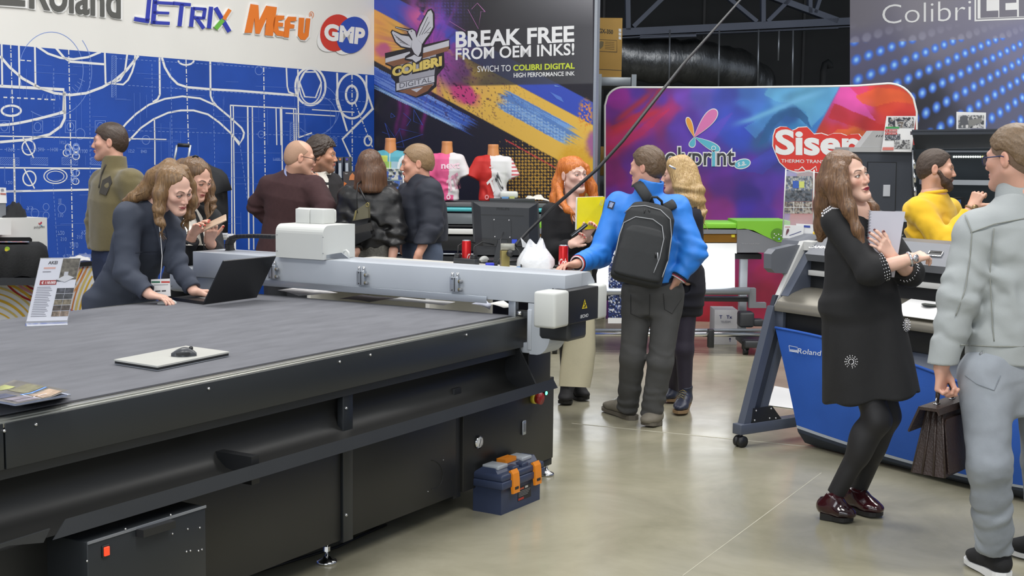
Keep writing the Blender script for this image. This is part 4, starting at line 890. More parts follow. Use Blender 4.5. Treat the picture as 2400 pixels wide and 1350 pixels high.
c1=can(1320,632,'Coca-Cola','red drink can at the right end of the desk beside the plastic bag',-3.2,0.75)
c2=can(1093,618,'Coca-Cola','red drink can left of the monitor on the desk',0.15,3.6)
q=G(1134,613,ZD); Fm=frame(q,60); t_=thing('computer_mouse','pale grey computer mouse in front of the monitor stand','computer mouse',q,math.radians(60))
m_=MB(); mouse_body(m_,Fm,0.105,0.03,0.036,M_capw); m_.build('body',t_); m_=MB(); m_.tube([Fm@Vector(p)for p in((0.05,0,0.01),(0.12,0.02,0.006),(0.2,0.0,0.006))],0.003,M_gry,6); m_.build('cord',t_)
q0,q1=G(1068,618,ZD),G(1118,622,ZD); t_=thing('power_strip','dark power strip lying below the left red can','power strip',q0)
m_=MB(); d_=q1-q0; yw=math.atan2(d_[1],d_[0]); m_.box((q0+q1)/2+[0,0,0.02],(np.linalg.norm(d_),0.05,0.036),M_dark,0.005,rot=yw); m_.build('body',t_)
for u in(0.1,0.85):m_=MB(); m_.box(q0+d_*u+[0,0,0.05],(0.035,0.035,0.03),M_black,0.006,rot=yw); m_.tube([q0+d_*u+[0,0,0.06],q0+d_*u+[0.0,0.03,0.11],q0+d_*u+[0.05,0.07,0.14],q0+d_*u+[0.12,0.1,0.12]],0.004,M_black,8); m_.build('plug',t_)
q=G(1148,626,ZD); m_=MB(); m_.box(q+[0,0,0.014],(0.05,0.03,0.024),mat('blue_plug2',rgb(50,60,190),0.4,noise=0.03,nscale=20),0.004,rot=0.3); m_.box(q+[0.035,0.01,0.016],(0.02,0.024,0.016),M_black,0.002,rot=0.3); m_.tube([q+[0.04,0.01,0.02],q+[0.07,0.08,0.06],q+[0.06,0.16,0.15],q+[0.08,0.2,0.2]],0.004,M_black,8)
tag(m_.build('video_plug',loc=q),'blue video cable plug lying on the desk left of the brass block','plug')
q=G(1183,630,ZD); t_=thing('digitising_camera','small metal camera box clamped on a brass block on the desk','camera',q)
M_brass=mat('brass_block',rgb(140,128,78),0.38,0.5,noise=0.06,nscale=20)
m_=MB(); m_.box(q+[0,0,0.055],(0.05,0.045,0.11),M_brass,0.002,rot=0.25); m_.build('block',t_); m_=MB(); m_.box(q+[0.018,0.01,0.132],(0.085,0.05,0.038),mat('box_metal',rgb(150,148,138),0.35,0.5,noise=0.05,nscale=20),0.003,rot=-0.1); m_.build('box',t_)
m_=MB(); m_.cyl(q+[0.03,-0.02,0.095],q+[0.03,-0.055,0.095],0.019,M_black,20); m_.ball(q+[0.03,-0.03,0.095],0.021,M_black,14); m_.build('lens',t_)
m_=MB(); m_.tube([q+[0.06,0,0.13],D(1215,588,q[1]),D(1221,606,q[1]),G(1222,634,ZD)+[0,0,0.004]],0.005,M_black,8); m_.build('cord',t_)
pts=[q+np.array([0.065,0.0,0.145])]+[D(x,y,Y)for x,y,Y in((1240,540,8.2),(1300,483,8.1),(1352,438,8.05),(1400,396,8.05),(1460,330,8.15),(1520,253,8.3),(1600,152,8.6),(1680,62,9.0),(1735,0,9.4),(1800,-75,9.9),(1960,-260,11.0))]
m_=MB(); m_.tube(pts,[0.0105]*7+[0.0095,0.008,0.007,0.007,0.007],M_black,10); tag(m_.build('cable',loc=pts[0]),'long black cable running diagonally from the desk camera up to the roof','cable')
q=G(1250,631,ZD); rows=[]; rb=np.random.RandomState(4); hs_=[(0,0.098),(0.03,0.105),(0.06,0.10),(0.09,0.088),(0.115,0.062),(0.135,0.045)]
for i,(z,r)in enumerate(hs_):
 row=[]
 for k in range(37):
  t=2*math.pi*(k%36)/36; w_=1+0.16*(vn(np.array([[math.cos(t)*2.5,math.sin(t)*2.5,z*22]]),9)[0]-0.5)*2
  top=0.045*max(0,math.cos(t-2.4))**3+0.05*max(0,math.cos(t-0.6))**6 if i>3 else 0
  row.append(q+[r*w_*math.cos(t)*(1.12 if z<0.08 else 1)+0.01,r*w_*math.sin(t)*0.7,z+top*(i-3)*0.5])
 rows.append(row)
M_bag=mat('thin_plastic_film',rgb(226,228,232,0.95),0.35,noise=0.04,nscale=20,bump=0.7,bscale=26,alpha=0.93)
m_=MB(); m_.sheet(rows,M_bag); m_.sheet([rows[-1],[q+[0.02*math.cos(2*math.pi*(k%36)/36),0.012*math.sin(2*math.pi*(k%36)/36),0.13]for k in range(37)]],M_bag)
for a0,hh in((2.5,0.06),(0.75,0.065)):
 c_=q+[0.05*math.cos(a0)+0.0,0.03*math.sin(a0),0.13]
 m_.sheet([[c_+[-0.026+0.01*i-(0.014 if a0>1 else 0)*i,0.008*math.sin(i*1.5),0.0+hh*0.33*i]for i in range(4)],[c_+[0.026-0.006*i-(0.014 if a0>1 else 0)*i,0.01*math.cos(i*2),hh*0.33*i-0.006]for i in range(4)]],M_bag)
tag(m_.build('plastic_bag',loc=q),'crumpled white plastic bag standing on the desk','bag')
q=G(1295,627,ZD); m_=MB(); m_.box(q+[0,0,0.008],(0.12,0.06,0.014),M_black,0.003,rot=-0.5); tag(m_.build('phone',loc=q),'flat black handheld device beside the right red can','phone')
P=[G(x,y,ZD+0.0008)for x,y in((1268,639),(1312,641),(1344,634),(1300,631))]; m_=MB(); m_.prism(P,(0,0,0.0008),M_paper); m_.pline(Plane((0,0,ZD+0.0018),(0,0,1)),[(1292,640),(1326,633)],2.2,pm(176,174,210)); tag(m_.build('paper_sheet',loc=P[0]),'white sheet with a violet edge at the right end of the desk','paper')
q=G(1210,632,ZD); m_=MB(); m_.cyl(q+[0,0,0.009],q+[0.03,0.0,0.009],0.009,mat('blue_cap',rgb(40,130,210),0.4,noise=0.02,nscale=10),14); m_.cyl(q+[0.03,0.0,0.009],q+[0.05,0,0.009],0.008,M_capw,14); tag(m_.build('marker',loc=q),'small blue capped marker in front of the plastic bag','marker')
# == pop-up wall with printed fabric
PO=Plane(D(1420,500,13.35),(0,0,0))if False else None
_a=D(1418,500,13.4); _b=D(2148,500,12.95); _d=_b-_a; PO=Plane(_a,(-_d[1],_d[0],0))
def ytop(x):
 y=np.interp(x,[1418,1500,1700,2000,2080,2148],[205,205,205.5,202,196,194])
 l=np.clip((x-1418)/42,0,1); r=np.clip((2148-x)/68,0,1)
 return y+42*(1-np.sqrt(1-(1-l)**2))+68*(1-np.sqrt(1-(1-r)**2))
PC=[(1440,230,150,40,150),(1425,280,110,40,140),(1500,225,90,50,170),(1530,212,140,40,120),(1480,260,120,50,170),(1540,240,110,60,190),(1560,262,170,46,120),(1470,295,196,40,110),(1430,310,206,50,110),(1430,345,190,40,110),(1520,285,170,44,120),(1500,320,120,50,170),(1430,400,140,36,120),(1480,380,104,40,150),(1440,470,112,40,150),(1600,230,120,70,190),(1640,225,100,90,200),(1700,225,66,80,190),(1600,300,96,60,180),(1700,280,60,78,190),(1740,320,52,80,200),(1660,350,80,60,170),(1760,230,70,120,210),(1830,225,90,160,220),(1900,220,104,186,230),(1880,270,80,160,220),(1940,235,70,150,216),(1905,300,60,130,210),(1800,265,60,120,200),(1850,265,40,90,160),(1820,300,50,110,180),(1860,300,50,130,190),(1780,330,50,90,150),(1800,360,60,60,150),(1750,400,86,46,160),(1975,225,214,70,160),(1990,245,230,84,170),(2030,260,222,70,150),(1960,270,190,60,110),(2015,215,220,60,110),(2060,215,222,64,60),(2110,225,214,70,50),(2080,250,206,62,40),(2040,290,200,50,60),(1960,300,200,50,50),(1940,330,190,60,40),(1985,310,214,96,50),(2010,330,200,70,40),(2120,300,180,40,40),(2060,330,196,60,36),(1600,440,100,36,150),(1700,440,96,40,150),(1760,470,60,40,150),(1800,450,80,50,160),(1650,480,140,40,110),(1700,500,130,40,130),(1780,500,70,40,140),(1840,500,120,50,150),(1560,500,130,40,120),(1880,480,190,60,40),(1880,430,120,60,60),(1950,450,170,50,50),(1700,600,150,40,110),(1760,620,150,26,90),(1800,640,160,30,80),(1560,640,150,40,120),(1640,700,170,30,60),(1660,740,160,24,40),(1700,700,150,24,50),(1600,740,170,30,60),(1560,730,150,30,90),(1800,720,150,26,60),(2000,600,150,30,60),(1450,650,110,40,130),(1450,740,90,40,110)]
def pop_fn(X,Y):
 n=fbm(np.stack([X/110,Y/60],-1),41,3)-0.5; n2=fbm(np.stack([X/60,Y/110],-1),51,3)-0.5
 xb_=lambda y:np.interp(y,[195,250,300,340,400,520],[1972,1945,1917,1898,1868,1850])
 cl,cr=blend(X+n*60,Y+n2*60,[p for p in PC if p[0]<=xb_(p[1])or p[1]>560],14,2.6),blend(X+n*50,Y+n2*50,[p for p in PC if p[0]>xb_(p[1])or p[1]>560],14,2.6)
 rt=sstep(-2.5,2.5,X-xb_(Y)-5*n2)[...,None]*(1-sstep(500,580,Y))[...,None]; c=cl*(1-rt)+cr*rt; wx,wy=X+n*10,Y+n2*10
 for pts,col,a in(([(1800,206),(1968,204),(1930,270),(1900,300),(1888,262),(1858,240),(1820,236),(1790,222)],(104,180,226),.75),([(1775,345),(1796,285),(1830,252),(1868,250),(1892,272),(1898,300),(1872,275),(1842,270),(1816,295),(1800,330)],(34,92,150),.75),([(1745,300),(1800,262),(1850,238),(1812,270),(1770,325)],(80,150,214),.6),([(1972,204),(1990,202),(2012,226),(2054,285),(2028,272),(1952,240)],(228,84,172),.9),([(2004,226),(2060,206),(2110,212),(2146,232),(2146,246),(2100,240),(2050,252),(2022,244)],(226,96,44),.75),([(1935,330),(1960,302),(2000,298),(2050,316),(2080,340),(2040,330),(1990,318)],(222,104,46),.75),([(1955,242),(2030,274),(2060,292),(2120,300),(2060,312),(1990,292),(1940,275)],(196,36,40),.7),([(1420,345),(1500,300),(1575,250),(1530,300),(1470,340),(1420,362)],(206,40,92),.7),([(1424,300),(1500,262),(1545,206),(1562,206),(1520,262),(1440,306)],(196,52,66),.6),([(1600,395),(1650,300),(1720,262),(1680,320),(1640,395)],(120,70,190),.4),([(1730,400),(1800,352),(1870,330),(1830,372),(1790,410)],(60,70,180),.6)):c=over(c,col,inpoly(wx,wy,pts)*a)
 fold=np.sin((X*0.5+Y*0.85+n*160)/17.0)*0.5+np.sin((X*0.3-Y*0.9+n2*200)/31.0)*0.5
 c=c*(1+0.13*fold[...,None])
 def petal(x0,y0,x1,y1,w_,col):
  nonlocal c
  d=np.array([x1-x0,y1-y0],float); Lq=np.hypot(*d); d/=Lq; u=((X-x0)*d[0]+(Y-y0)*d[1])/Lq; v=-(X-x0)*d[1]+(Y-y0)*d[0]+n*14
  c=over(c,col,sstep(0,0.25,u)*(1-sstep(0.7,1,u))*np.exp(-(v/w_)**2)*0.85)
 petal(1410,320,1575,245,10,(214,44,70)); petal(1430,290,1540,205,7,(190,46,70)); petal(1415,345,1540,300,12,(196,40,110))
 petal(1700,300,1960,205,7,(120,190,236))
 return c
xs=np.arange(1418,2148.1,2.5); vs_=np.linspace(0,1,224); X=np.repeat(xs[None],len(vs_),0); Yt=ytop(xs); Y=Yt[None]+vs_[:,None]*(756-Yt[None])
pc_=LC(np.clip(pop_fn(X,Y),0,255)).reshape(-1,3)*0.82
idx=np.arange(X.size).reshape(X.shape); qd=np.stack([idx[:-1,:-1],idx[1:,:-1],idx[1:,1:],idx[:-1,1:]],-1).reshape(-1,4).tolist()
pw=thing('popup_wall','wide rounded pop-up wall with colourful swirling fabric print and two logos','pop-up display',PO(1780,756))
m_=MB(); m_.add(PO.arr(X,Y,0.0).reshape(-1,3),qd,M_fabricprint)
DK=pm(52,54,60)
m_.ptext(PO,'polyprint',[(1532,342),(1725,342),(1725,404),(1532,404)],T_w,0.004,0.055,0,0,1.0)
m_.ptext(PO,'polyprint',[(1535,345),(1722,345),(1722,401),(1535,401)],DK,0.006,0.012,0,0,1.0)
CY=pm(92,186,210); CYw=CY
m_.prism([PO(x,y,0.007)for x,y in((1669,356),(1676,356),(1676,390),(1669,390))],PO.n*0.0005,CY); m_.pell(PO,1672.5,347,5.5,5.5,T_w,0.0075); m_.pell(PO,1672.5,347,4,4,CY,0.008)
def drop(x0,y0,x1,y1,w_,g=0.0):
 d=np.array([x1-x0,y1-y0],float); Lq=np.hypot(*d); d/=Lq; nn=np.array([-d[1],d[0]]); o=[]
 for t in np.linspace(0,2*math.pi,40)[:-1]:
  u=0.5-0.5*math.cos(t); hw=(w_+g)*math.sin(t)*(0.18+0.82*u**0.9)
  o.append(np.array([x0,y0])-d*g+d*u*(Lq+2*g)+nn*hw)
 return o
for a,col in(((1627,321,1678,258,18),pm(226,122,184)),((1627,321,1611,276,8.5),pm(238,164,62)),((1628,322,1620,344,9.5),CY),((1629,322,1686,352,12),CY)):
 m_.ppoly(PO,drop(*a,2),T_w,0.008 if col is not CY else 0.0035); m_.ppoly(PO,drop(*a,0),col,0.009 if col is not CY else 0.0045)
m_.pell(PO,1740,384,20,12,T_w,0.004,rot=-14); m_.pell(PO,1740,384,18,10,CY,0.005,rot=-14); m_.ptext(PO,'s.a.',[(1729,381),(1749,377),(1749,387),(1729,391)],T_w,0.006,0.01)
SR=pm(222,52,42)
blob=[(1813,318),(1818,303),(1830,297),(1846,298),(1858,306),(1866,303),(1872,299),(1892,298),(1900,306),(1908,315),(1925,313),(1940,318),(1952,313),(1970,313),(1984,318),(1992,315),(2012,314),(2022,326),(2020,345),(2008,360),(2000,376),(1985,392),(1965,401),(1940,398),(1920,404),(1895,400),(1870,404),(1845,396),(1828,380),(1818,358),(1812,342)]
cb_=np.mean(np.array(blob,float),0)
m_.ppoly(PO,[tuple(np.array(p)+(np.array(p)-cb_)/np.hypot(*(np.array(p)-cb_))*2.2)for p in blob],T_w,0.004); m_.ppoly(PO,blob,SR,0.005)
m_.ptext(PO,'Siser',[(1817,303),(2014,306),(2014,367),(1817,363)],T_w,0.007,0.035); m_.ptext(PO,'THERMO TRANSFER FILMS',[(1831,373),(1990,376),(1990,384),(1831,381)],T_w,0.007,0.004)
m_.pline(PO,[(1862,398),(1872,398),(1880,391),(1888,400),(1900,399),(1912,390),(1914,400)],2,T_w,0.007)
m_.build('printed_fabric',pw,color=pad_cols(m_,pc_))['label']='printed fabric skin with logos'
m_=MB(); ol=[(1418,756)]+[(x,float(ytop(np.array([x]))[0]))for x in np.concatenate([np.linspace(1418,1460,8),np.linspace(1470,2075,10),np.linspace(2080,2148,10)])]+[(2148,756)]
m_.tube([PO(x,y,-0.008)for x,y in ol],0.012,M_white,8); m_.build('frame_edge',pw)['label']='white frame edge'
m_=MB(); mdl=[(1418+15,756),(1433,260),(2133,270),(2133,756)]; m_.prism([PO(x,y,-0.012)for x,y in mdl],PO.n*-0.25,M_dark); m_.build('back_frame',pw)
# == green and grey wide printer with glowing film in front of the pop-up wall
YP=11.25; PP=Plane((0,YP,0),(0,-1,0)); X_=lambda x:D(x,540,YP)[0]; Zp=lambda x,y:D(x,y,YP)[2]
gp=thing('wide_format_printer','green and grey wide printer with brightly lit film in front of the pop-up wall','printer',(X_(1550),YP+0.3,0))
M_grn=mat('lime_plastic',rgb(128,194,58),0.4,noise=0.03,nscale=4); M_pg=mat('printer_grey',rgb(122,124,130),0.45,noise=0.03,nscale=4); M_pd=mat('printer_dark',rgb(52,54,58),0.5,noise=0.05,nscale=5)
def pb(name,x0,y0,x1,y1,dep,m,off=0.0,bev=0.003,lab=None):
 a=D(x0,y0,YP); b=D(x1,y1,YP); b_=MB(); b_.b2((min(a[0],b[0]),YP-off,min(a[2],b[2])),(max(a[0],b[0]),YP-off+dep,max(a[2],b[2])),m,bev); o=b_.build(name,gp)
 if lab:o['label']=lab
 return o
pb('top_cover',1258,518,1728,541,0.5,M_grn,0,0.01,'green top cover')
pb('body',1258,536,1728,594,0.45,M_pd,-0.06)
m_=MB(); m_.prism([PP(x,y)for x,y in((1258,535),(1727,535),(1727,548),(1258,548))],(0,0.06,0),M_pg); m_.build('hood',gp)
m_=MB(); m_.prism([PP(x,y,-0.01)for x,y in((1258,545),(1727,545),(1727,568),(1258,568))],(0,0.02,0),mat('amber_window',rgb(128,92,40),0.15,noise=0.1,nscale=4)); m_.build('window',gp)['label']='amber viewing window'
m_=MB(); m_.prism([PP(x,y,-0.012)for x,y in((1714,550),(1722,550),(1722,556),(1714,556))],(0,-0.01,0),pm(224,206,40)); m_.build('warning_label',gp)['label']='yellow warning label'
m_=MB(); m_.prism([PP(1258,570,0.0),PP(1727,570,0.0),PP(1727,594,0.08),PP(1258,594,0.08)],(0,0.1,0),mat('bed_plate',rgb(206,208,208),0.4,noise=0.03,nscale=4)); m_.build('bed',gp)['label']='pale print bed'
m_=MB(); m_.prism([PP(x,y,0.02)for x,y in((1728,538),(1752,538),(1790,552),(1822,567),(1852,567),(1852,600),(1800,592),(1728,592))],(0,0.5,0),M_pg); m_.build('control_housing',gp)
m_=MB(); m_.prism([PP(x,y,0.025)for x,y in((1728,518),(1852,518),(1852,567),(1822,567),(1790,552),(1766,540),(1745,536),(1728,537))],(0,0.5,0),M_grn); m_.build('control_cover',gp)['label']='green control cover'
m_=MB(); m_.pell(PP,1822,550,16,15,pm(96,150,44),0.027)
for x,y in((1815,548),(1819,552),(1825,549),(1814,557),(1831,552)):m_.pell(PP,x,y,1.4,1.4,T_w,0.03)
m_.pell(PP,1826,560,2.2,2.2,pm(150,200,250),0.03); m_.build('keypad',gp)
m_=MB(); m_.ptext(PP,'VersaUV',[(1738,569),(1780,570),(1780,573),(1738,572)],pm(170,172,176),0.022); m_.build('lettering',gp)
m_=MB(); PPf=Plane((0,YP-0.1,0),(0,-1,0)); M_glow=mat('backlit_film',rgb(250,252,255),0.4,noise=0.01,nscale=2,emit=(0.95,0.98,1.0),estr=2.6)
m_.prism([PPf(x,y)for x,y in((1275,595),(1722,595),(1722,678),(1275,678))],(0,0.02,0),M_glow); m_.build('lit_film',gp)['label']='brightly backlit white film'
def city_fn(X,Y):
 n=_hash(np.floor(X/2.2).astype(np.int64),np.floor(Y/2.6).astype(np.int64),np.zeros(X.shape,np.int64),5); n2=fbm(np.stack([X/14,Y/18],-1),61,3)
 c=np.zeros(X.shape+(3,))+np.array([40,58,120.]); c=over(c,(150,170,226),(n>0.72)*sstep(0.3,0.6,n2)); c=over(c,(236,240,252),((n>0.88)|((Y<660)&(n>0.6)))*1.0); c=over(c,(20,28,52),(n<0.35)*(Y>660)*0.8); return c
PPc=Plane((0,YP-0.13,0),(0,-1,0)); Pg,cg,qg=printed_panel(PPc,1426,1520,596,745,1.6,city_fn,None,0.8)
m_=MB(); m_.add(Pg,qg,M_print); m_.poly([PPc(x,y)for x,y in((1425,745),(1520,745),(1520,758),(1425,758))],M_paper); m_.build('printed_film',gp,color=pad_cols(m_,cg))['label']='night city picture hanging from the bed'
pb('lower_beam',1258,592,1790,610,0.3,M_pd,-0.1)
for x0,x1 in((1300,1312),(1742,1754)):pb('leg',x0,606,x1,790,0.08,M_ltgrey,-0.12)
m_=MB(); m_.cyl(D(1270,684,YP-0.12),D(1756,682,YP-0.12),0.032,M_alu,20); m_.build('media_roller',gp)
pb('roller_tray',1270,690,1752,706,0.1,M_dark,0.05)
m_=MB(); m_.prism([PP(x,y,0.1)for x,y in((1756,676),(1772,676),(1772,710),(1796,710),(1796,722),(1756,722))],(0,0.08,0),M_gry); m_.build('bracket',gp)
pb('motor_housing',1728,728,1762,764,0.14,M_pd,0.12,0.02); pb('motor_housing',1760,745,1786,762,0.1,M_pd,0.1,0.015)
m_=MB(); m_.cyl(D(1395,783,YP-0.2),D(1788,784,YP-0.2),0.021,M_chrome,18); m_.build('take_up_bar',gp); m_=MB(); m_.cyl(D(1395,774,YP-0.12),D(1788,774,YP-0.12),0.014,M_alu,14); m_.build('take_up_bar',gp)
pb('bar_clamp',1651,764,1664,806,0.06,M_black,0.23,0.006); pb('foot_beam',1735,790,1790,806,0.5,M_pd,0.25,0.01)
m_=MB(); w0=G(1747,831,0); m_.cyl(w0+[-0.02,0,0.03],w0+[0.02,0,0.03],0.03,M_black,20); m_.b2(w0+[-0.03,-0.02,0.04],w0+[0.03,0.03,0.12],M_black,0.01); m_.build('castor',gp)
m_=MB(); w0=G(1300,829,0); m_.cyl(w0+[-0.02,0,0.03],w0+[0.02,0,0.03],0.03,M_black,20); m_.b2(w0+[-0.03,-0.02,0.04],w0+[0.03,0.03,0.2],M_black,0.01); m_.build('castor',gp)
a=G(1673,808,0); b=G(1727,808.6,0); hC=D(1673,726,a[1])[2]
m_=MB(); m_.b2((a[0],a[1],0),(b[0],a[1]+0.28,hC),mat('white_carton',rgb(206,204,206),0.7,noise=0.04,nscale=5),0.004); PCt=Plane((0,a[1],0),(0,-1,0)); bl=pm(40,50,120)
m_.ptext(PCt,'T   Tx',[(1686,739),(1716,739),(1716,747),(1686,747)],bl,0.002,0.02); m_.ptext(PCt,'TELEDIM',[(1689,752),(1712,752),(1712,757),(1689,757)],pm(120,122,136),0.002); m_.pline(PCt,[(1711,801),(1711,792)],1.6,bl,0.002); m_.ppoly(PCt,[(1708,795),(1711,791),(1714,795)],bl,0.002)
tag(m_.build('carton',loc=(a[0],a[1],0)),'white carton with blue print standing under the green printer','box')
# == dark printer with a turquoise stripe under the dressed busts
YB=11.9; PB=Plane((0,YB,0),(0,-1,0)); zt_=D(1080,473,YB)[2]
bp_=thing('wide_format_printer','dark wide printer with a turquoise stripe carrying the dressed busts','printer',(D(1090,600,YB)[0],YB+0.3,0))
def bb(name,x0,y0,x1,y1,dep,m,off=0.0,bev=0.003,lab=None):
 a=D(x0,y0,YB); b=D(x1,y1,YB); b_=MB(); b_.b2((min(a[0],b[0]),YB-off,min(a[2],b[2])),(max(a[0],b[0]),YB-off+dep,max(a[2],b[2])),m,bev); o=b_.build(name,bp_)
 if lab:o['label']=lab
 return o
bb('top_cover',880,473,1292,487,0.62,mat('top_grey',rgb(96,97,100),0.5,noise=0.04,nscale=5),0,0.004); bb('stripe',880,484,1292,498,0.3,mat('turquoise_stripe',rgb(78,178,186),0.35,noise=0.03,nscale=5),0.012,0.012,'turquoise front stripe')
bb('window',884,498,1290,528,0.3,mat('smoked_window',rgb(112,118,122),0.2,noise=0.2,nscale=3),-0.01); bb('slot',884,526,1290,534,0.3,M_black,0.01); bb('bed',884,534,1290,551,0.3,M_white,0.03,0.006,'white print bed')
bb('front_panel',884,551,1290,590,0.3,M_black,0.0); bb('media_bar',884,591,1290,598,0.05,M_alu,0.06,0.01); bb('lower_panel',884,600,1290,700,0.3,M_pd,-0.05)
for x0 in(890,1262):bb('leg',x0,690,x0+24,798,0.3,M_pd,-0.08)
q=D(1192,466,YB+0.15); q[2]=zt_
m_=MB(); m_.b2((D(1147,465,YB)[0],YB+0.02,zt_),(D(1254,465,YB)[0],YB+0.16,zt_+0.032),M_pd,0.004); tag(m_.build('ink_tray',loc=q),'flat dark tray lying on the turquoise striped printer','tray')
m_=MB(); a=D(1171,470,YB+0.09); m_.b2((a[0],YB+0.03,zt_+0.033),(D(1214,470,YB)[0],YB+0.15,zt_+0.095),M_capw,0.018); PDv=Plane((0,YB+0.029,0),(0,-1,0)); m_.ppoly(PDv,[(1176,461),(1192,461),(1192,467),(1176,467)],pm(110,160,214),0.001); m_.ppoly(PDv,[(1194,460),(1206,460),(1206,467),(1194,467)],pm(190,196,120),0.001)
tag(m_.build('ink_cartridge',loc=a),'white ink cartridge lying on the dark tray','cartridge')
rows=[]; rb=np.random.RandomState(8)
for j in range(5):rows.append([np.array([D(1218+i*6.4,470,YB)[0],YB+0.05+j*0.06,zt_+0.003+(0.03+0.045*rb.rand())*math.sin(math.pi*i/12)*(0.5+0.5*math.sin(math.pi*j/4))*(1 if 0<i<12 else 0)])for i in range(13)])
m_=MB(); m_.sheet(rows,mat('white_cloth',rgb(224,222,216),0.8,noise=0.04,nscale=30,bump=0.4,bscale=40)); tag(m_.build('folded_cloth',loc=rows[0][0]),'crumpled white cloth on the printer behind the red haired woman','cloth')
YI=11.6; PI_=Plane((0,YI,0),(0,-1,0))
ik=thing('ink_station','dark blue ink station with tall bottles behind the dark haired man','ink station',(D(800,470,YI)[0],YI+0.1,0)); M_nv=mat('navy_unit',rgb(44,50,66),0.45,noise=0.04,nscale=8)
def ib(name,x0,y0,x1,y1,dep,m,off=0.0,bev=0.003):
 a=D(x0,y0,YI); b=D(x1,y1,YI); b_=MB(); b_.b2((a[0],YI-off,b[2]),(b[0],YI-off+dep,a[2]),m,bev); return b_.build(name,ik)
ib('housing',752,419,803,460,0.2,M_nv); ib('base_cabinet',745,470,830,690,0.3,M_gry,-0.02); ib('foot',775,458,800,472,0.15,M_black)
a=D(745,690,YI); m_=MB(); m_.b2((a[0],YI+0.02,0),(D(830,690,YI)[0],YI+0.32,a[2]+0.01),M_gry); m_.build('plinth',ik)
for i,(x0,y0)in enumerate(((755,385),(775,368),(791,368),(807,368))):
 o=ib('bottle_slot',x0,y0,x0+13.5,419 if i else 419,0.12,M_nv,0.0)
 b_=MB(); b_.prism([PI_(x,y,0.004)for x,y in((x0+3.5,y0+14),(x0+9.5,y0+14),(x0+10,y0+36),(x0+10.5,y0+49),(x0+2.5,y0+49),(x0+3.5,y0+36))],(0,-0.02,0),M_alu); b_.build('bottle',ik)
 b_=MB(); b_.prism([PI_(x,y,0.006)for x,y in((x0+4,y0+3),(x0+8.5,y0+3),(x0+8.5,y0+7.5),(x0+4,y0+7.5))],(0,-0.004,0),(pm(90,90,100),pm(90,110,140),pm(226,136,60),pm(84,70,196))[i]); b_.build('colour_tag',ik)
for x,col in((770,pm(60,62,70)),(781,pm(226,170,40)),(792,pm(90,60,200))):b_=MB(); b_.prism([PI_(p,q_,0.004)for p,q_ in((x-2.6,443),(x+2.6,443),(x+2.6,448),(x-2.6,448))],(0,-0.01,0),col); b_.build('colour_button',ik)
PL_=Plane((0,YI-0.15,0),(0,-1,0)); m_=MB(); m_.prism([PL_(x,y)for x,y in((804,402),(838,402),(840,470),(806,470))],(0,0.012,0),pm(70,62,62)); m_.ppoly(PL_,[(820,412),(826,405),(832,412),(836,422),(818,422)],pm(214,130,76),0.003); m_.ppoly(PL_,[(806,426),(813,430),(806,436)],pm(226,122,50),0.003); m_.ptext(PL_,'Texart',[(808,405),(815,405),(815,408),(808,408)],T_w,0.003)
tag(m_.build('leaflet',loc=PL_(820,470)),'dark and orange leaflet standing at the leather jacket woman','leaflet')
YL=11.915; PL2=Plane((0,YL,0),(0,-1,0)); t_=thing('leaflet_holder','tall clear leaflet holder in front of the turquoise bust','leaflet holder',PL2(925,475))
m_=MB(); m_.prism([PL2(x,y)for x,y in((898,392),(944,396),(948,473.5),(900,473))],(0,0.02,0),mat('clear_acrylic2',(0.8,0.86,0.9),0.08,alpha=0.25,noise=0.01,nscale=3)); m_.tube([PL2(944,396,0.003),PL2(948,472,0.003)],0.006,M_paper,6); m_.build('holder',t_)
def leaf(m_,pl,x0,y0,x1,y1,fn,off=0.004,step=1.2):
 P,c,q=printed_panel(pl,x0,x1,y0,y1,step,fn,None,0.85,off=off); m_.add(P,q,M_print); return c
def pic_fn(seed,cols,sc_=7.0):
 def f(X,Y):
  n=fbm(np.stack([X/sc_,Y/sc_],-1),seed,3); n2=fbm(np.stack([X/sc_*1.7,Y/sc_],-1),seed+9,2); c=np.zeros(X.shape+(3,))+np.array(cols[0],float)
  c=over(c,cols[1],sstep(0.45,0.55,n)); c=over(c,cols[2],sstep(0.58,0.64,n2)); return over(c,cols[3],(n<0.36)*1.0)
 return f
m_=MB(); cA=leaf(m_,PL2,899,396,942,421,pic_fn(3,[(120,130,120),(214,214,206),(60,90,170),(40,46,60)])); cB=leaf(m_,PL2,903,424,942,446,pic_fn(13,[(60,70,90),(70,110,200),(140,140,140),(40,40,50)])); cC=leaf(m_,PL2,918,447,944,470,pic_fn(23,[(90,120,220),(226,226,232),(204,90,80),(60,80,170)]))
m_.build('leaflets',t_,color=pad_cols(m_,np.concatenate([cA,cB,cC])))
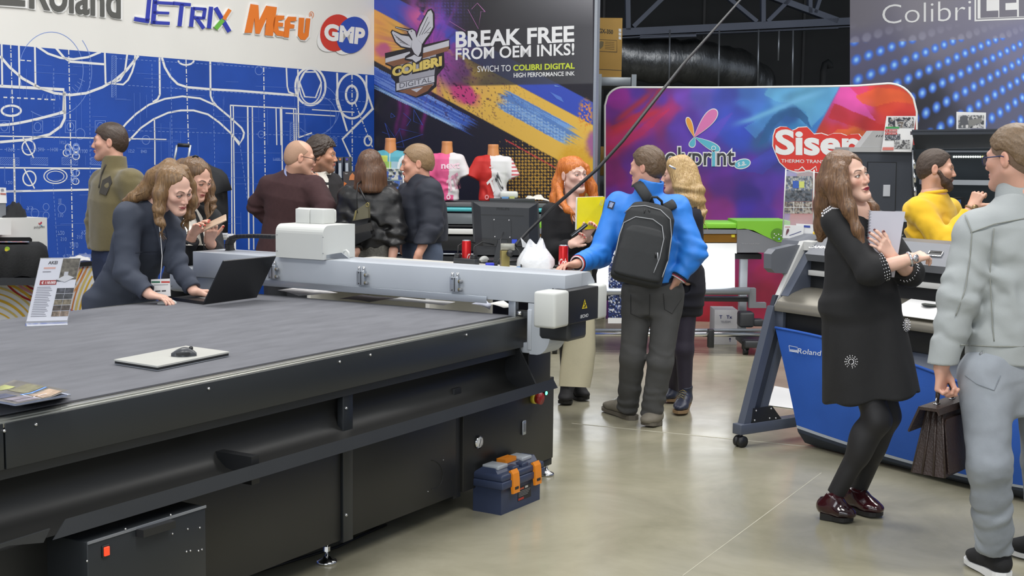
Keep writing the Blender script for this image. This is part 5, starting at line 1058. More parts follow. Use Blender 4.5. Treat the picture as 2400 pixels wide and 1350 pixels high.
# == shelf rack and cartons beyond the gap
YR=14.0; rk=thing('shelf_rack','steel shelf rack in the gap beside the pop-up wall','shelf',(D(1440,600,YR)[0],YR+0.4,0)); M_stl=mat('galvanised_steel',rgb(140,146,150),0.35,0.6,noise=0.05,nscale=10)
xl,xr=D(1392,500,YR)[0],D(1486,500,YR)[0]; zs=D(1440,181,YR)[2]
for x in(xl+0.03,xr-0.03):
 for y in(YR,YR+0.8):m_=MB(); m_.b2((x-0.025,y-0.025,0),(x+0.025,y+0.025,zs+0.03),M_stl); m_.build('upright',rk)
for z in(zs,1.42,0.6):m_=MB(); m_.b2((xl,YR-0.02,z-0.09),(xr-0.06,YR+0.82,z),M_stl,0.003); m_.build('shelf',rk)
M_card=mat('brown_cardboard',rgb(176,138,70),0.75,noise=0.05,nscale=6)
m_=MB(); xb=D(1458,100,YR)[0]; zb=D(1440,42,YR)[2]; m_.b2((xl+0.01,YR,zs),(xb,YR+0.7,zb),M_card,0.004); PBx=Plane((0,YR,0),(0,-1,0)); bk=pm(60,52,40)
m_.ptext(PBx,'EGX-350',[(1399,66),(1437,70),(1437,80),(1399,77)],bk,0.002,0.03); m_.pline(PBx,[(1400,92),(1446,95),(1446,122),(1400,120),(1400,92)],0.8,bk,0.002)
for i in range(5):m_.pline(PBx,[(1418,98+i*4),(1440,99.5+i*4)],0.7,bk,0.002)
m_.ppoly(PBx,[(1402,104),(1408,96),(1415,98),(1414,108),(1408,114),(1402,112)],pm(110,96,60),0.002); m_.pline(PBx,[(1396,162),(1457,165)],1.2,bk,0.002)
for i in range(3):m_.ppoly(PBx,[(1450,67+i*9),(1456,67.5+i*9),(1456,75+i*9),(1450,74+i*9)],T_w,0.002)
tag(m_.build('carton',loc=(xl,YR,zs)),'large brown carton on top of the steel rack','box')
m_=MB(); z1=1.421; m_.b2((xl+0.06,YR+0.05,z1),(xl+0.30,YR+0.5,z1+0.3),M_card,0.004); m_.ppoly(Plane((0,YR+0.05,0),(0,-1,0)),[(1398,362),(1409,362),(1409,378),(1398,378)],pm(190,160,60),0.002); tag(m_.build('carton',loc=(xl,YR,z1)),'small brown carton on the middle shelf of the rack','box')
m_=MB(); m_.b2((xl+0.1,YR+0.05,0.6),(xr-0.08,YR+0.6,1.0),M_gry,0.01); tag(m_.build('crate',loc=(xl,YR,0.6)),'grey crate on the lowest shelf of the rack','box')
# == left stand: striped counter and garment printer
PT=vplane(D(0,700,8.75),57.0)
zc=PT(190,614)[2]
ct=thing('striped_counter','counter with a black top and red and yellow striped front by the blue wall','counter',PT(100,700)*[1,1,0])
def stripes(a,b):
 return[(x,y)for x,y in zip(a,b)]
m_=MB(); c0_,c1_=PT(-160,650),PT(221,650); c0_[2]=c1_[2]=0; dcn=c1_-c0_; bk_=-PT.n*0.62
m_.prism([c0_,c1_,c1_+bk_,c0_+bk_],(0,0,zc-0.03),mat('counter_white',rgb(238,238,240,0.9),0.5,noise=0.02,nscale=3))
Y1,Y2,R1,R2,O1,V1=pm(236,190,60),pm(232,206,120),pm(186,40,48),pm(226,150,160),pm(220,130,60),pm(140,70,140)
def arcs(cx,cy,r0,dr,n,w_,cols,a0,a1,asp=1.0):
 for i in range(n):
  r=r0+dr*i; pts_=[(cx+r*math.cos(t),cy+r*asp*math.sin(t))for t in np.linspace(math.radians(a0),math.radians(a1),40)]
  pts_=[p for p in pts_ if p[0]<219 and p[1]>624]
  if len(pts_)>1:m_.pline(PT,pts_,w_*(0.6+0.4*((i*7)%3)/2),cols[i%len(cols)],0.002+0.0001*i)
arcs(110,590,84,9,5,6,[R1,R1,R2],80,165,1.0); arcs(-30,830,92,13,7,6,[Y1,Y2,Y1],268,345,1.1)
arcs(-30,690,40,6,3,1.6,[pm(120,160,214)],250,300,1.0)
arcs(60,560,96,8.5,8,4.5,[O1,R1,pm(230,160,90),T_w,O1],8,80,1.15); arcs(330,780,112,9,9,5,[Y1,Y2,O1,Y1],180,262,1.4); arcs(130,790,62,6,4,4,[V1,pm(180,120,190)],275,345,0.9)
m_.build('front_panel',ct)['label']='white front printed with coloured stripes'
m_=MB(); f0=PT.n*0.02; m_.prism([c0_+f0+[0,0,zc-0.03],c1_+f0+[0,0,zc-0.03],c1_+bk_+[0,0,zc-0.03],c0_+bk_+[0,0,zc-0.03]],(0,0,0.03),M_black); m_.build('counter_top',ct)['label']='black counter top'
PG_=vplane(PT(60,560)-PT.n*0.10,57.0); zc2=zc
gpr=thing('garment_printer','white garment printer with a black shirt on its platen','printer',PG_(40,640)*[1,1,0]+[0,0,zc])
m_=MB(); P=[PG_(x,y)for x,y in((-120,512),(110,510),(112,604),(-120,604))]; m_.prism(P,-PG_.n*0.40,M_white); m_.build('body',gpr)
m_=MB(); m_.prism([PG_(x,y,0.002)for x,y in((-120,556),(70,556),(75,560),(75,582),(-120,582))],PG_.n*0.001,M_black); m_.build('mouth',gpr)
m_=MB(); m_.prism([PG_(x,y,0.0)for x,y in((-120,512),(6,512),(6,549),(-120,549))],PG_.n*0.09,M_white); m_.build('side_cover',gpr)
lg_=lambda x,y:PG_(x,y,0.003)
m_=MB(); m_.ptext(PG_,'polyprint',[(80,529),(105,528),(105,536),(80,537)],pm(90,90,94),0.003); m_.ppoly(PG_,drop(93,527,98,520,2.8),pm(200,60,90),0.003); m_.ppoly(PG_,drop(93,527,91,522,1.6),pm(190,60,60),0.003); m_.ppoly(PG_,drop(94,527,100,531,1.6),pm(80,160,190),0.003); m_.build('logo',gpr)
m_=MB(); m_.prism([PG_(x,y,0.05)for x,y in((-120,645),(110,645),(110,662),(-120,662))],PG_.n*0.3,M_pd); m_.prism([PG_(x,y,0.0)for x,y in((-120,600),(112,600),(112,660),(-120,660))],-PG_.n*0.4,M_pd); m_.build('base',gpr)
m_=MB(); rows=[]; M_tee=mat('black_cotton',rgb(24,25,27),0.85,noise=0.1,nscale=60,bump=0.3,bscale=90)
for v,z_,o_ in((0,566,0.0),(1,567,0.12),(2,576,0.30),(3,600,0.335),(4,630,0.34),(5,650,0.33)):
 rows.append([PG_(x+(4 if v>2 and x>60 else 0),z_+(3*math.sin(x*0.09)if v==5 else 0)+(max(0,x-95)*0.8 if v<3 else 0),o_+0.006*math.sin(x*0.13+v))for x in np.linspace(-130,110,26)])
m_.sheet(rows,M_tee); M_tee2=M_tee; r_e=[r[-1]for r in rows]; m_.add(r_e+[PG_(110,650,0.0)],[list(range(7))],M_tee)
m_.build('shirt_on_platen',gpr)['label']='black shirt stretched on the platen'
m_=MB();
def prn(X,Y):return pic_fn(33,[(120,90,120),(90,130,170),(200,150,120),(170,90,110)],9.0)(X,Y)
tt=PG_(30,568,0.15); rowsP=[];
for v in np.linspace(0,1,8):rowsP.append([np.array(PG_(x,566.6+3*v,0.03+0.22*v))+[0,0,0.004]for x in np.linspace(-20,68,40)])
m_.sheet(rowsP,M_print); Xg,Yg=np.meshgrid(np.linspace(-20,68,40),np.linspace(566,590,8)); cg=LC(prn(Xg,Yg)).reshape(-1,3)*0.8
m_.pell(PG_,17,583,6,5,pm(150,190,60),0.345); m_.pell(PG_,15,586,4,3,pm(220,200,60),0.347); m_.build('shirt_print',gpr,color=pad_cols(m_,cg))
rows=[];
for j in range(7):rows.append([PG_(4+i*5.0,511-(0 if i in(0,12)or j in(0,6)else(38*math.sin(math.pi*(i+0.4)/13)**0.8*math.sin(math.pi*j/6)**0.6+3*math.sin(i*2.1+j))),-0.04-0.05*j)for i in range(13)])
m_=MB(); m_.sheet(rows,M_tee); tag(m_.build('folded_shirt',loc=rows[0][0]),'black shirt bundled on top of the garment printer','shirt')
m_=MB(); m_.prism([PG_(x,y,-0.06)for x,y in((-40,438),(14,440),(16,476),(-40,476))],-PG_.n*0.004,M_paper); m_.ppoly(PG_,[(1,452),(14,453),(14,457),(1,456)],pm(190,120,110),-0.058); m_.ppoly(PG_,[(2,443),(8,442),(10,448),(3,449)],pm(150,150,160),-0.058); m_.prism([PG_(x,y,-0.065)for x,y in((-40,474),(14,475),(14,513),(-40,513))],-PG_.n*0.01,M_gry)
tag(m_.build('leaflet',loc=PG_(0,476)),'white leaflet at the left edge above the garment printer','leaflet')
PTt=PT; rows=[]
for j in range(5):rows.append([PT(158+i*6,612-(9*math.sin(math.pi*i/9)**0.7+1.5*math.sin(i*1.7))*math.sin(math.pi*j/4+0.001)-2*j,-0.08-0.07*j)for i in range(10)])
m_=MB(); m_.sheet(rows,mat('white_cloth2',rgb(222,220,216),0.8,noise=0.05,nscale=30)); tag(m_.build('folded_cloth',loc=rows[0][0]),'white folded shirts lying on the striped counter','cloth')
rows=[]
for j in range(6):rows.append([PT(176+i*5,604-(7*math.sin(math.pi*i/9)+2.5*math.sin(i*2.3+j))*math.sin(math.pi*j/5+0.001)-1.2*j,-0.2-0.05*j)for i in range(10)])
m_=MB(); m_.sheet(rows,mat('clear_film',rgb(190,200,220),0.2,noise=0.1,nscale=20,alpha=0.45)); tag(m_.build('plastic_bag',loc=rows[0][0]),'clear plastic bag on the white shirts on the striped counter','bag')
YS=9.7; PSh=vplane(D(515,480,YS),15.0)
rkb=thing('shirt_stand','stand holding a black shirt with a white star emblem before the blue wall','shirt stand',PSh(500,600)*[1,1,0])
M_tee3=mat('black_jersey',rgb(30,31,34),0.8,noise=0.08,nscale=40)
out=[(455,372),(485,381),(497,389),(520,398),(532,410),(544,445),(533,448),(535,490),(534,546),(450,546),(448,450),(430,448),(436,402)]
m_=MB(); n_=len(out); c_=PSh(492,460,0.07)
fr=[PSh(x,y,0.02)for x,y in out]; mid=[PSh(492+(x-492)*0.72,462+(y-462)*0.86,0.07)for x,y in out]; bkq=[PSh(x,y,-0.03)for x,y in out]
m_.add(fr+mid+bkq+[c_],[[i,(i+1)%n_,n_+(i+1)%n_,n_+i]for i in range(n_)]+[[2*n_+i,2*n_+(i+1)%n_,(i+1)%n_,i]for i in range(n_)]+[[n_+i,n_+(i+1)%n_,3*n_]for i in range(n_)]+[list(range(2*n_,3*n_))[::-1]],M_tee3,True)
st=[]
for k in range(16):r=13 if k%2==0 else 6; st.append((489+r*0.62*math.cos(k*math.pi/8),438+r*math.sin(k*math.pi/8)))
m_.ppoly(PSh,st,pm(196,198,202),0.084); m_.pell(PSh,489,438,3,5,pm(60,62,66),0.086); m_.pline(PSh,[(491,414),(488,428)],1.2,pm(190,192,196),0.084)
m_.build('shirt',rkb)['label']='black shirt with white emblem'
m_=MB(); a=PSh(492,540,0.0); m_.cyl([a[0],a[1],0],a,0.02,M_chrome,14); m_.lathe([(0,0),(0.16,0),(0.16,0.012),(0,0.02)],M_chrome,(a[0],a[1],0)); m_.build('pole',rkb)
YH=9.9; t_=thing('trolley','hand trolley whose silver handle with black grip rises behind the women','trolley',(D(430,400,YH)[0],YH,0))
m_=MB(); m_.tube([D(417,340,YH),D(445,341,YH)],0.014,M_black,12); m_.build('grip',t_)['label']='black handle grip'
for x0,x1 in((415,409),(446,441)):m_=MB(); a=D(x1,372,YH); m_.tube([D(x0,340,YH),a,[a[0],YH,0.1]],0.009,M_alu,10); m_.build('handle_tube',t_)
m_=MB(); a=D(425,400,YH); m_.b2((a[0]-0.1,YH-0.2,0.05),(a[0]+0.1,YH+0.02,0.12),M_dark,0.01); m_.cyl((a[0]-0.12,YH,0.06),(a[0]+0.12,YH,0.06),0.06,M_black,18); m_.build('base',t_)
t_=thing('side_table','narrow white table in front of the blue wall under the black shirt','table',PSh(520,600,-0.25)*[1,1,0])
zt2=PSh(520,556,-0.1)[2]; m_=MB(); P=[PSh(x,556,o_)for x,o_ in((470,-0.1),(545,-0.1),(548,-0.5),(480,-0.5))]; m_.prism([[p[0],p[1],zt2-0.02]for p in P],(0,0,0.02),M_white); m_.build('table_top',t_)
for p in P:m_=MB(); m_.cyl([p[0]*0.97+0.03*P[0][0],p[1],0],[p[0]*0.97+0.03*P[0][0],p[1],zt2-0.02],0.02,M_white,12); m_.build('leg',t_)
m_=MB(); a=P[0]*0.5+P[1]*0.5; m_.prism([[PSh(x,550,o_)[0],PSh(x,550,o_)[1],zt2]for x,o_ in((490,-0.12),(532,-0.12),(534,-0.3),(498,-0.3))],(0,0,0.018),M_paper); tag(m_.build('magazine',loc=a),'stack of white brochures on the narrow white table','magazine')
# == plotter with the blue catch basket at the right
RO=G(1727,1045,0); RYAW=math.degrees(math.atan2(-0.823,0.567)); RF=frame(RO,RYAW)
Ru,Rv=np.array([0.567,-0.823,0]),np.array([0.823,0.567,0])
def onV(x,y,v):p=Plane(RO+Rv*v,Rv)(x,y)-RO; return np.array([p@Ru,p@Rv,p[2]])
def onU(x,y,u):p=Plane(RO+Ru*u,Ru)(x,y)-RO; return np.array([p@Ru,p@Rv,p[2]])
M_slate=mat('slate_grey_steel',rgb(78,84,98),0.45,noise=0.04,nscale=4); M_slate2=mat('charcoal_steel',rgb(52,57,68),0.45,noise=0.05,nscale=4)
M_pgr=mat('plotter_grey',rgb(104,107,114),0.42,noise=0.03,nscale=4); M_lite=mat('plotter_light',rgb(210,210,208,0.9),0.4,noise=0.02,nscale=4)
pt_=thing('cutting_plotter','grey wide plotter on slanting legs with a blue cloth catch basket','plotter',RO+Rv*0.3,math.radians(RYAW))
def rp(name,fn,lab=None,par=None):
 m=MB(RF); fn(m); o=m.build(name,par or pt_)
 if lab:o['label']=lab
 return o
UL=2.25
for u in(0.0,UL):
 lg_=rp('side_leg',lambda m:(m.b2((u-0.01,-0.03,0.075),(u+0.06,0.70,0.135),M_slate,0.004),m.prism([(u,0.0,0.13),(u,0.16,0.13),(u,0.40,0.86),(u,0.25,0.86)],(0.03,0,0),M_slate2),m.prism([(u,0.0,0.13),(u,0.055,0.13),(u,0.275,0.80),(u,0.21,0.80)],(0.05,0,0),M_slate),m.prism([(u+0.004,0.12,0.13),(u+0.004,0.165,0.13),(u+0.004,0.36,0.72),(u+0.004,0.31,0.72)],(0.045,0,0),M_slate)))
 rp('gusset_plate',lambda m:m.prism([(u+0.05,0.06,0.135),(u+0.05,0.30,0.135),(u+0.05,0.22,0.22),(u+0.05,0.07,0.22)],(0.004,0,0),M_black),None,lg_)
 for v,z in((0.08,0.15),(0.09,0.205),(0.2,0.15),(0.21,0.205),(0.25,0.145)):rp('screw',lambda m:m.ball((u+0.056,v,z),0.006,M_screw,8),None,lg_)
 for v in(0.0,0.66):
  rp('castor',lambda m:(m.cyl((u+0.0,v,0.033),(u+0.022,v,0.033),0.033,M_black,22),m.cyl((u+0.034,v,0.033),(u+0.056,v,0.033),0.033,M_black,22),m.cyl((u+0.028,v,0.03),(u+0.028,v,0.08),0.012,M_black,10)),None,lg_)
rp('cross_beam',lambda m:m.b2((0.04,0.42,0.62),(UL,0.48,0.70),M_slate2,0.004))
rp('media_holder_arm',lambda m:(m.prism([(0.22,0.42,0.40),(0.22,0.50,0.40),(0.22,0.62,0.82),(0.22,0.54,0.82)],(0.05,0,0),M_black),m.cyl((0.05,0.44,0.56),(UL,0.44,0.56),0.018,M_chrome,14)))
def cheek(m):
 a=onU(1858,570,0.04);
 m.prism([(0.0,0.455,1.165),(0.0,0.52,1.165),(0.0,0.34,0.79),(0.0,0.235,0.80)],(0.035,0,0),M_lite); m.prism([(0.0,0.455,1.165),(0.0,0.455,1.115),(0.0,0.53,1.115),(0.0,0.53,1.17)],(0.10,0,0),M_lite)
rp('end_cover',cheek,'white slanting end cover')
rp('end_cheek',lambda m:m.prism([(0.035,0.50,1.15),(0.035,0.62,1.19),(0.035,0.62,0.80),(0.035,0.30,0.80),(0.035,0.28,0.86)],(0.06,0,0),M_slate))
rp('leg_block',lambda m:m.b2((0.0,0.235,0.66),(0.10,0.34,0.80),M_slate,0.006))
def ctrl(m):
 m.prism([(-0.20,p,z)for p,z in((0.52,1.06),(0.50,1.10),(0.52,1.16),(0.60,1.20),(0.80,1.20),(0.80,0.95),(0.56,0.93),(0.51,0.97))],(0.24,0,0),M_pgr)
ctl=rp('control_end',ctrl)
def cend(m):
 c=[onU(x,y,-0.04)for x,y in((1790,594),(1800,583),(1848,572),(1868,574),(1868,640),(1800,638),(1790,628))]
 m.prism(c,(0.06,0,0),M_pgr)
rp('end_cap',cend)
g0=onU(1815.5,600,-0.042); rp('power_button',lambda m:(m.b2(g0+[-0.004,-0.012,-0.012],g0+[0.0,0.012,0.012],M_black),m.b2(g0+[-0.006,-0.005,-0.007],g0+[0.0,0.005,0.007],mat('green_led',rgb(30,160,90),0.3,emit=(0.05,0.7,0.3),estr=0.8))),'lit green power button')
rp('hood',lambda m:m.prism([(0.10,p,z)for p,z in((0.42,1.06),(0.40,1.10),(0.56,1.205),(0.80,1.205),(0.80,1.06))],(UL-0.2,0,0),M_pgr))
rp('carriage_bay',lambda m:(m.b2((0.09,0.46,0.86),(UL-0.08,0.80,1.08),M_black),m.b2((0.10,0.43,0.975),(UL-0.1,0.46,1.005),M_lite,0.002)),'black bay with a pale rail')
def apron(m):
 prof=[(0.50,0.905),(0.40,0.90),(0.31,0.875),(0.24,0.835),(0.215,0.80),(0.215,0.775)]
 m.sheet([[(u,p,z)for p,z in prof]for u in(0.05,UL-0.05)],mat('apron_metal',rgb(126,122,112),0.32,0.5,noise=0.04,nscale=5)); m.prism([(0.05,p,z)for p,z in prof]+[(0.05,0.5,0.775)],(0.004,0,0),M_pgr)
rp('apron',apron)
rp('under_panel',lambda m:m.b2((0.05,0.26,0.655),(UL-0.05,0.60,0.775),M_black,0.006))
rp('front_beam',lambda m:m.b2((0.62,0.30,0.52),(UL-0.05,0.34,0.655),M_ltgrey))
w_=onV(1871,628,0.40); rp('warning_label',lambda m:(m.b2(onV(1863,636,0.425),onV(1873,622,0.424),M_paper),))
PRv=Plane(RO+Rv*0.423,Rv)
def wl(m):m.F=Matrix.Identity(4); m.ppoly(PRv,[(1868,624),(1872,633),(1864,633)],pm(226,196,50),0.001)
rp('warning_triangle',wl,'yellow warning triangle')
HN=np.cross(Ru,RF.to_3x3()@Vector((0,0.16,0.105))); PHd=Plane(RO+Rv*0.40+[0,0,1.10],HN)
def hl(m):m.F=Matrix.Identity(4); m.ptext(PHd,'CAMM-1',[(1898,575),(1950,577),(1946,583),(1894,581)],T_w,0.001,0.03,0.2)
rp('lettering',hl,'white lettering on the hood')
def hh_(m):
 m.F=Matrix.Identity(4); q_=[PHd(x,y,0.004)for x,y in((2180,589),(2210,592),(2206,601),(2172,599))]
 m.tube(q_+[q_[0]],0.006,M_chrome,8); m.prism(q_,PHd.n*-0.003,M_black)
rp('handle',hh_,'chrome recessed handle')
rp('material_on_bed',lambda m:(m.prism([(0.85,0.42,0.908),(1.5,0.42,0.908),(1.5,0.22,0.842),(0.85,0.22,0.842)],(0,-0.001,0.003),M_paper),),'white sheet feeding over the apron')
rs=random.Random(3)
for i,col in enumerate(((150,132,104),(120,104,80),(170,150,60))):
 m_=MB(RF); m_.box((1.12+0.05*i,0.50+0.0*i,0.914+0.02*i),(0.24,0.10,0.016),mat('sample_%d'%i,rgb(*col),0.6,noise=0.2,nscale=20),0.003,rot=0.1*i)
 tag(m_.build('sample_sheet',loc=RF@Vector((1.12,0.5,0.91))),['lowest brown sample sheet stacked on the plotter bed','middle brown sample sheet stacked on the plotter bed','topmost yellow brown sample sheet on the plotter bed'][i],'sample','samples on the plotter bed')
for i,(u,v,col)in enumerate(((1.02,0.38,(60,64,60)),(1.26,0.40,(50,54,50)),(1.17,0.36,(70,100,190)))):
 m_=MB(RF); m_.lathe([(0,0),(0.055 if i<2 else 0.02,0),(0.055 if i<2 else 0.02,0.003),(0,0.003)],mat('sticker_%d'%i,rgb(*col),0.5,noise=0.35,nscale=60),(u,v,0.9095-(0.42-v)*0.33+0.002))
 tag(m_.build('sticker',loc=RF@Vector((u,v,0.9))),['dark round cut sticker at the woman on the plotter bed','dark round cut sticker nearest to the grey jacket on the plotter bed','tiny blue cut sticker between the dark ones'][i],'sticker','cut stickers on the white sheet')
M_blu=mat('blue_cloth',rgb(40,92,186,0.95),0.75,noise=0.05,nscale=6,bump=0.15,bscale=300); M_nav=mat('navy_cloth',rgb(44,52,66),0.8,noise=0.06,nscale=8)
tl_,bl_=onV(1817,768,0.21),onV(1870,1008,0.28)
def basket(z0f,z1f,mm,off=0.0):
 rows=[]
 for t in np.linspace(z0f,z1f,14):
  row=[]
  for s in np.linspace(0,1,26):
   u=(tl_[0]*(1-t)+bl_[0]*t)*(1-s)+(UL-0.02)*s; zt=tl_[2]-0.02*s-0.34*min(s,0.62)**2; zb=bl_[2]-0.01-0.045*math.sin(math.pi*min(1,s*1.1))*1.0
   z=zt*(1-t)+zb*t; v=0.21*(1-t)+0.28*t-0.05*math.sin(math.pi*min(t,1))*math.sin(math.pi*s)-off+0.004*math.sin(14*s+3*t)
   row.append((u,v,z))
  rows.append(row)
 return rows
rp('catch_basket',lambda m:(m.sheet(basket(0,0.935,M_blu),M_blu),m.tube([r for r in basket(0,0.02,M_blu)[0]],0.008,M_blu,8)),'blue cloth basket')
rp('basket_trim',lambda m:m.sheet(basket(0.935,0.965,M_blu,0.001),pm(186,194,206)),'pale piping')
def navy(m):
 r=basket(0.99,1.0,M_nav)[-1]; m.sheet(basket(0.965,1.0,M_nav),M_nav); m.sheet([r,[(u,v+0.06,z-0.07 if z-0.07>0.012 else 0.012)for u,v,z in r],[(u,v+0.28,0.02)for u,v,z in r]],M_nav)
rp('basket_bottom',navy,'dark bottom of the basket')
PBk=Plane(RF@Vector((0.3,0.205,0.55)),Rv+np.array([0,0,0.0]))
def lt(m):
 m.F=Matrix.Identity(4); W_=pm(226,230,238)
 m.ptext(PBk,'Roland',[(1871,816),(1925,822),(1923,834),(1869,828)],W_,0.006,0.004)
 m.pline(PBk,[(1849,810),(1869,814),(1869,822),(1850,819),(1849,810)],1.1,W_,0.006); m.pline(PBk,[(1850,822),(1869,825)],2.6,W_,0.006)
rp('basket_lettering',lt,'white maker lettering on the basket')
t_=thing('leaflet_holder','clear leaflet tower with three leaflets on the grey plotter','leaflet holder',RF@Vector((-0.05,0.72,1.2)))
PLT=vplane(RF@Vector((-0.02,0.72,1.2)),-12.0)
m_=MB(); M_ac=mat('clear_acrylic3',(0.9,0.93,0.96),0.08,alpha=0.2,noise=0.01,nscale=3)
m_.prism([PLT(x,y)for x,y in((1842,400),(1908,402),(1906,560),(1834,558))],PLT.n*-0.004,M_ac)
for a,b in(((1842,396),(1834,558)),((1908,398),(1906,560))):m_.tube([PLT(*a,0.002),PLT(*b,0.002)],0.004,M_capw,6)
m_.build('holder',t_)
m_=MB(); cA=leaf(m_,PLT,1842,413,1905,446,pic_fn(71,[(150,150,140),(190,190,186),(110,124,150),(90,96,110)],5.0)); cB=leaf(m_,PLT,1840,446,1904,472,pic_fn(81,[(70,74,80),(96,104,114),(120,120,124),(50,54,60)],6.0)); cC=leaf(m_,PLT,1839,473,1904,500,pic_fn(91,[(150,140,126),(186,180,170),(110,90,80),(80,84,96)],5.0))
m_.ppoly(PLT,[(1873,425),(1885,425),(1885,440),(1873,440)],pm(220,226,120),0.006); m_.ppoly(PLT,[(1858,424),(1872,424),(1872,441),(1858,441)],pm(60,100,190),0.006)
for x in(1860,1882):m_.pline(PLT,[(x,473),(x,500)],1.2,T_w,0.006)
m_.pline(PLT,[(1839,486),(1904,486)],1.2,T_w,0.006); m_.build('leaflets',t_,color=pad_cols(m_,np.concatenate([cA,cB,cC])))
m_=MB(); m_.prism([PLT(x,y,0.03)for x,y in((1838,527),(1884,529),(1882,560),(1834,558))],PLT.n*0.004,M_paper); m_.ppoly(PLT,drop(1842,552,1848,536,4),pm(120,70,80),0.036); m_.pline(PLT,[(1850,552),(1862,548),(1878,542)],2,pm(110,114,150),0.036); m_.pline(PLT,[(1840,532),(1852,532)],1.6,pm(210,130,130),0.036)
tag(m_.build('leaflet',loc=PLT(1860,560)),'white leaflet with a dark swirl standing at the foot of the leaflet tower','leaflet')
m_=MB(); m_.prism([PLT(x,y,0.01)for x,y in((1866,524),(1906,526),(1906,552),(1866,550))],PLT.n*0.004,M_paper); m_.ppoly(PLT,[(1884,528),(1899,529),(1899,534),(1884,533)],pm(60,80,170),0.016); tag(m_.build('leaflet',loc=PLT(1890,550)),'white leaflet with a blue bar behind the swirl leaflet','leaflet')
q=RF@Vector((0.10,0.60,1.207)); m_=MB(RF); m_.box((0.10,0.56,1.214),(0.13,0.05,0.016),mat('yellow_sponge',rgb(226,190,60),0.7,noise=0.05,nscale=30),0.004,rot=0.4); tag(m_.build('squeegee',loc=q),'yellow squeegee lying on top of the plotter','tool')
q=G(1940,1000,0); m_=MB(); P=[G(x,y,0.003)for x,y in((1800,950),(1860,958),(1868,915),(1815,905))]; m_.prism(P,(0,0,0.002),M_paper); tag(m_.build('paper_sheet',loc=P[0]),'white sheet lying on the floor behind the plotter leg','paper')
# == dark cabinet printer at the back right
YC=9.75; PC_=Plane((0,YC,0),(0.05,-1,0)); cp_=thing('cabinet_printer','dark cabinet printer with its wide lid open and a row of small lamps inside','printer',PC_(2180,700)*[1,1,0])
M_cab=mat('cabinet_dark',rgb(58,62,70),0.45,noise=0.04,nscale=4); M_int=mat('cabinet_inside',rgb(30,38,44),0.5,noise=0.1,nscale=5)
def cpp(name,pts,dep,m,off=0.0,lab=None):
 b_=MB(); b_.prism([PC_(x,y,off)for x,y in pts],PC_.n*-dep,m); o=b_.build(name,cp_)
 if lab:o['label']=lab
 return o
cpp('left_cabinet',((1996,356),(2137,356),(2137,700),(1996,700)),0.4,M_cab)
d_=cpp('door',((2035,381),(2100,382),(2097,494),(2030,493)),0.01,M_cab,0.012);
m_=MB(); m_.prism([PC_(x,y,0.014)for x,y in((2070,433),(2086,433),(2085,460),(2069,460))],PC_.n*0.006,mat('pull_plate',rgb(200,202,208),0.35,0.3,noise=0.03,nscale=6)); m_.build('door_pull',d_)['label']='pale recessed pull'
cpp('door_gap',((2033,379),(2102,380),(2099,496),(2028,495)),0.002,M_black,0.003)
cpp('light_strip',((1990,345),(2138,346),(2138,357),(1990,356)),0.36,mat('lid_light',rgb(168,168,168),0.45,noise=0.03,nscale=4),0.01)
m_=MB(); tp_=[PC_(1992,346),PC_(2138,346),PC_(2138,346)+np.array([0,0.5,0.165]),PC_(2012,340)+np.array([0.03,0.5,0.15])]
m_.prism([PC_(2016,345),PC_(2140,346),PC_(2140,308),PC_(2046,306)],PC_.n*-0.15,mat('lid_light',rgb(168,168,168),0.45)); m_.build('sloped_cover',cp_)['label']='light grey sloped cover'
m_=MB()
for i in range(4):m_.pline(PC_,[(2053+i*6,320.5),(2057+i*6,316.5)],1.4,M_dark,0.003)
m_.build('vents',cp_)
cpp('back_panel',((2137,340),(2420,330),(2420,700),(2137,700)),0.02,M_int,-0.55)
cpp('inner_floor',((2137,560),(2420,560),(2420,700),(2137,700)),0.55,M_cab,-0.02)
cpp('pillar',((2137,356),(2146,356),(2146,700),(2137,700)),0.5,M_dark)
m_=MB(); A_=[PC_(2106,309),PC_(2420,305),PC_(2420,305)+np.array([0,0,0.03]),PC_(2106,309)+np.array([0,0,0.03])]
fr_=PC_.n*0.28; m_.prism([PC_(2146,350,-0.1),PC_(2420,346,-0.1),PC_(2420,308)+fr_,PC_(2106,311)+fr_],(0,0,0.018),M_cab); m_.prism([PC_(2106,317)+fr_,PC_(2420,314)+fr_,PC_(2420,306)+fr_,PC_(2106,309)+fr_],PC_.n*-0.03,M_cab)
m_.build('open_lid',cp_)['label']='raised wide lid'
PLi=Plane(PC_(2200,330)+fr_*0.5,(0,-1,0)); cpp('lid_rail',((2170,353),(2420,353),(2420,357),(2170,357)),0.03,M_alu,-0.1)
cpp('amber_window',((2242,318),(2330,316),(2330,328),(2242,329)),0.01,mat('amber_window',rgb(128,92,40),0.15),0.0)
m_=MB(); m_.prism([PC_(x,y,-0.2)for x,y in((2160,363),(2420,362),(2420,371),(2160,372))],PC_.n*-0.02,M_dark); m_.build('lamp_rail',cp_)
M_led=mat('white_led',rgb(230,255,240),0.3,emit=(0.85,1.0,0.9),estr=5.0)
for i in range(13):m_=MB(); m_.ball(PC_(2236+i*5.6,367.5,-0.195),0.0068,M_led if i<12 else mat('amber_led',rgb(220,220,90),0.3,emit=(0.8,0.9,0.2),estr=1.5),10); m_.build('lamp',cp_)
cpp('guide_rail',((2160,421),(2420,424),(2420,436),(2160,432)),0.05,M_ltgrey,-0.3)
cpp('print_carriage',((2218,466),(2262,463),(2262,489),(2218,490)),0.12,M_black,-0.3); cpp('carriage_window',((2222,470),(2252,468),(2252,484),(2222,486)),0.004,pm(60,100,170),-0.296)
cpp('bed_rail',((2160,494),(2420,490),(2420,499),(2160,503)),0.05,M_gry,-0.2)
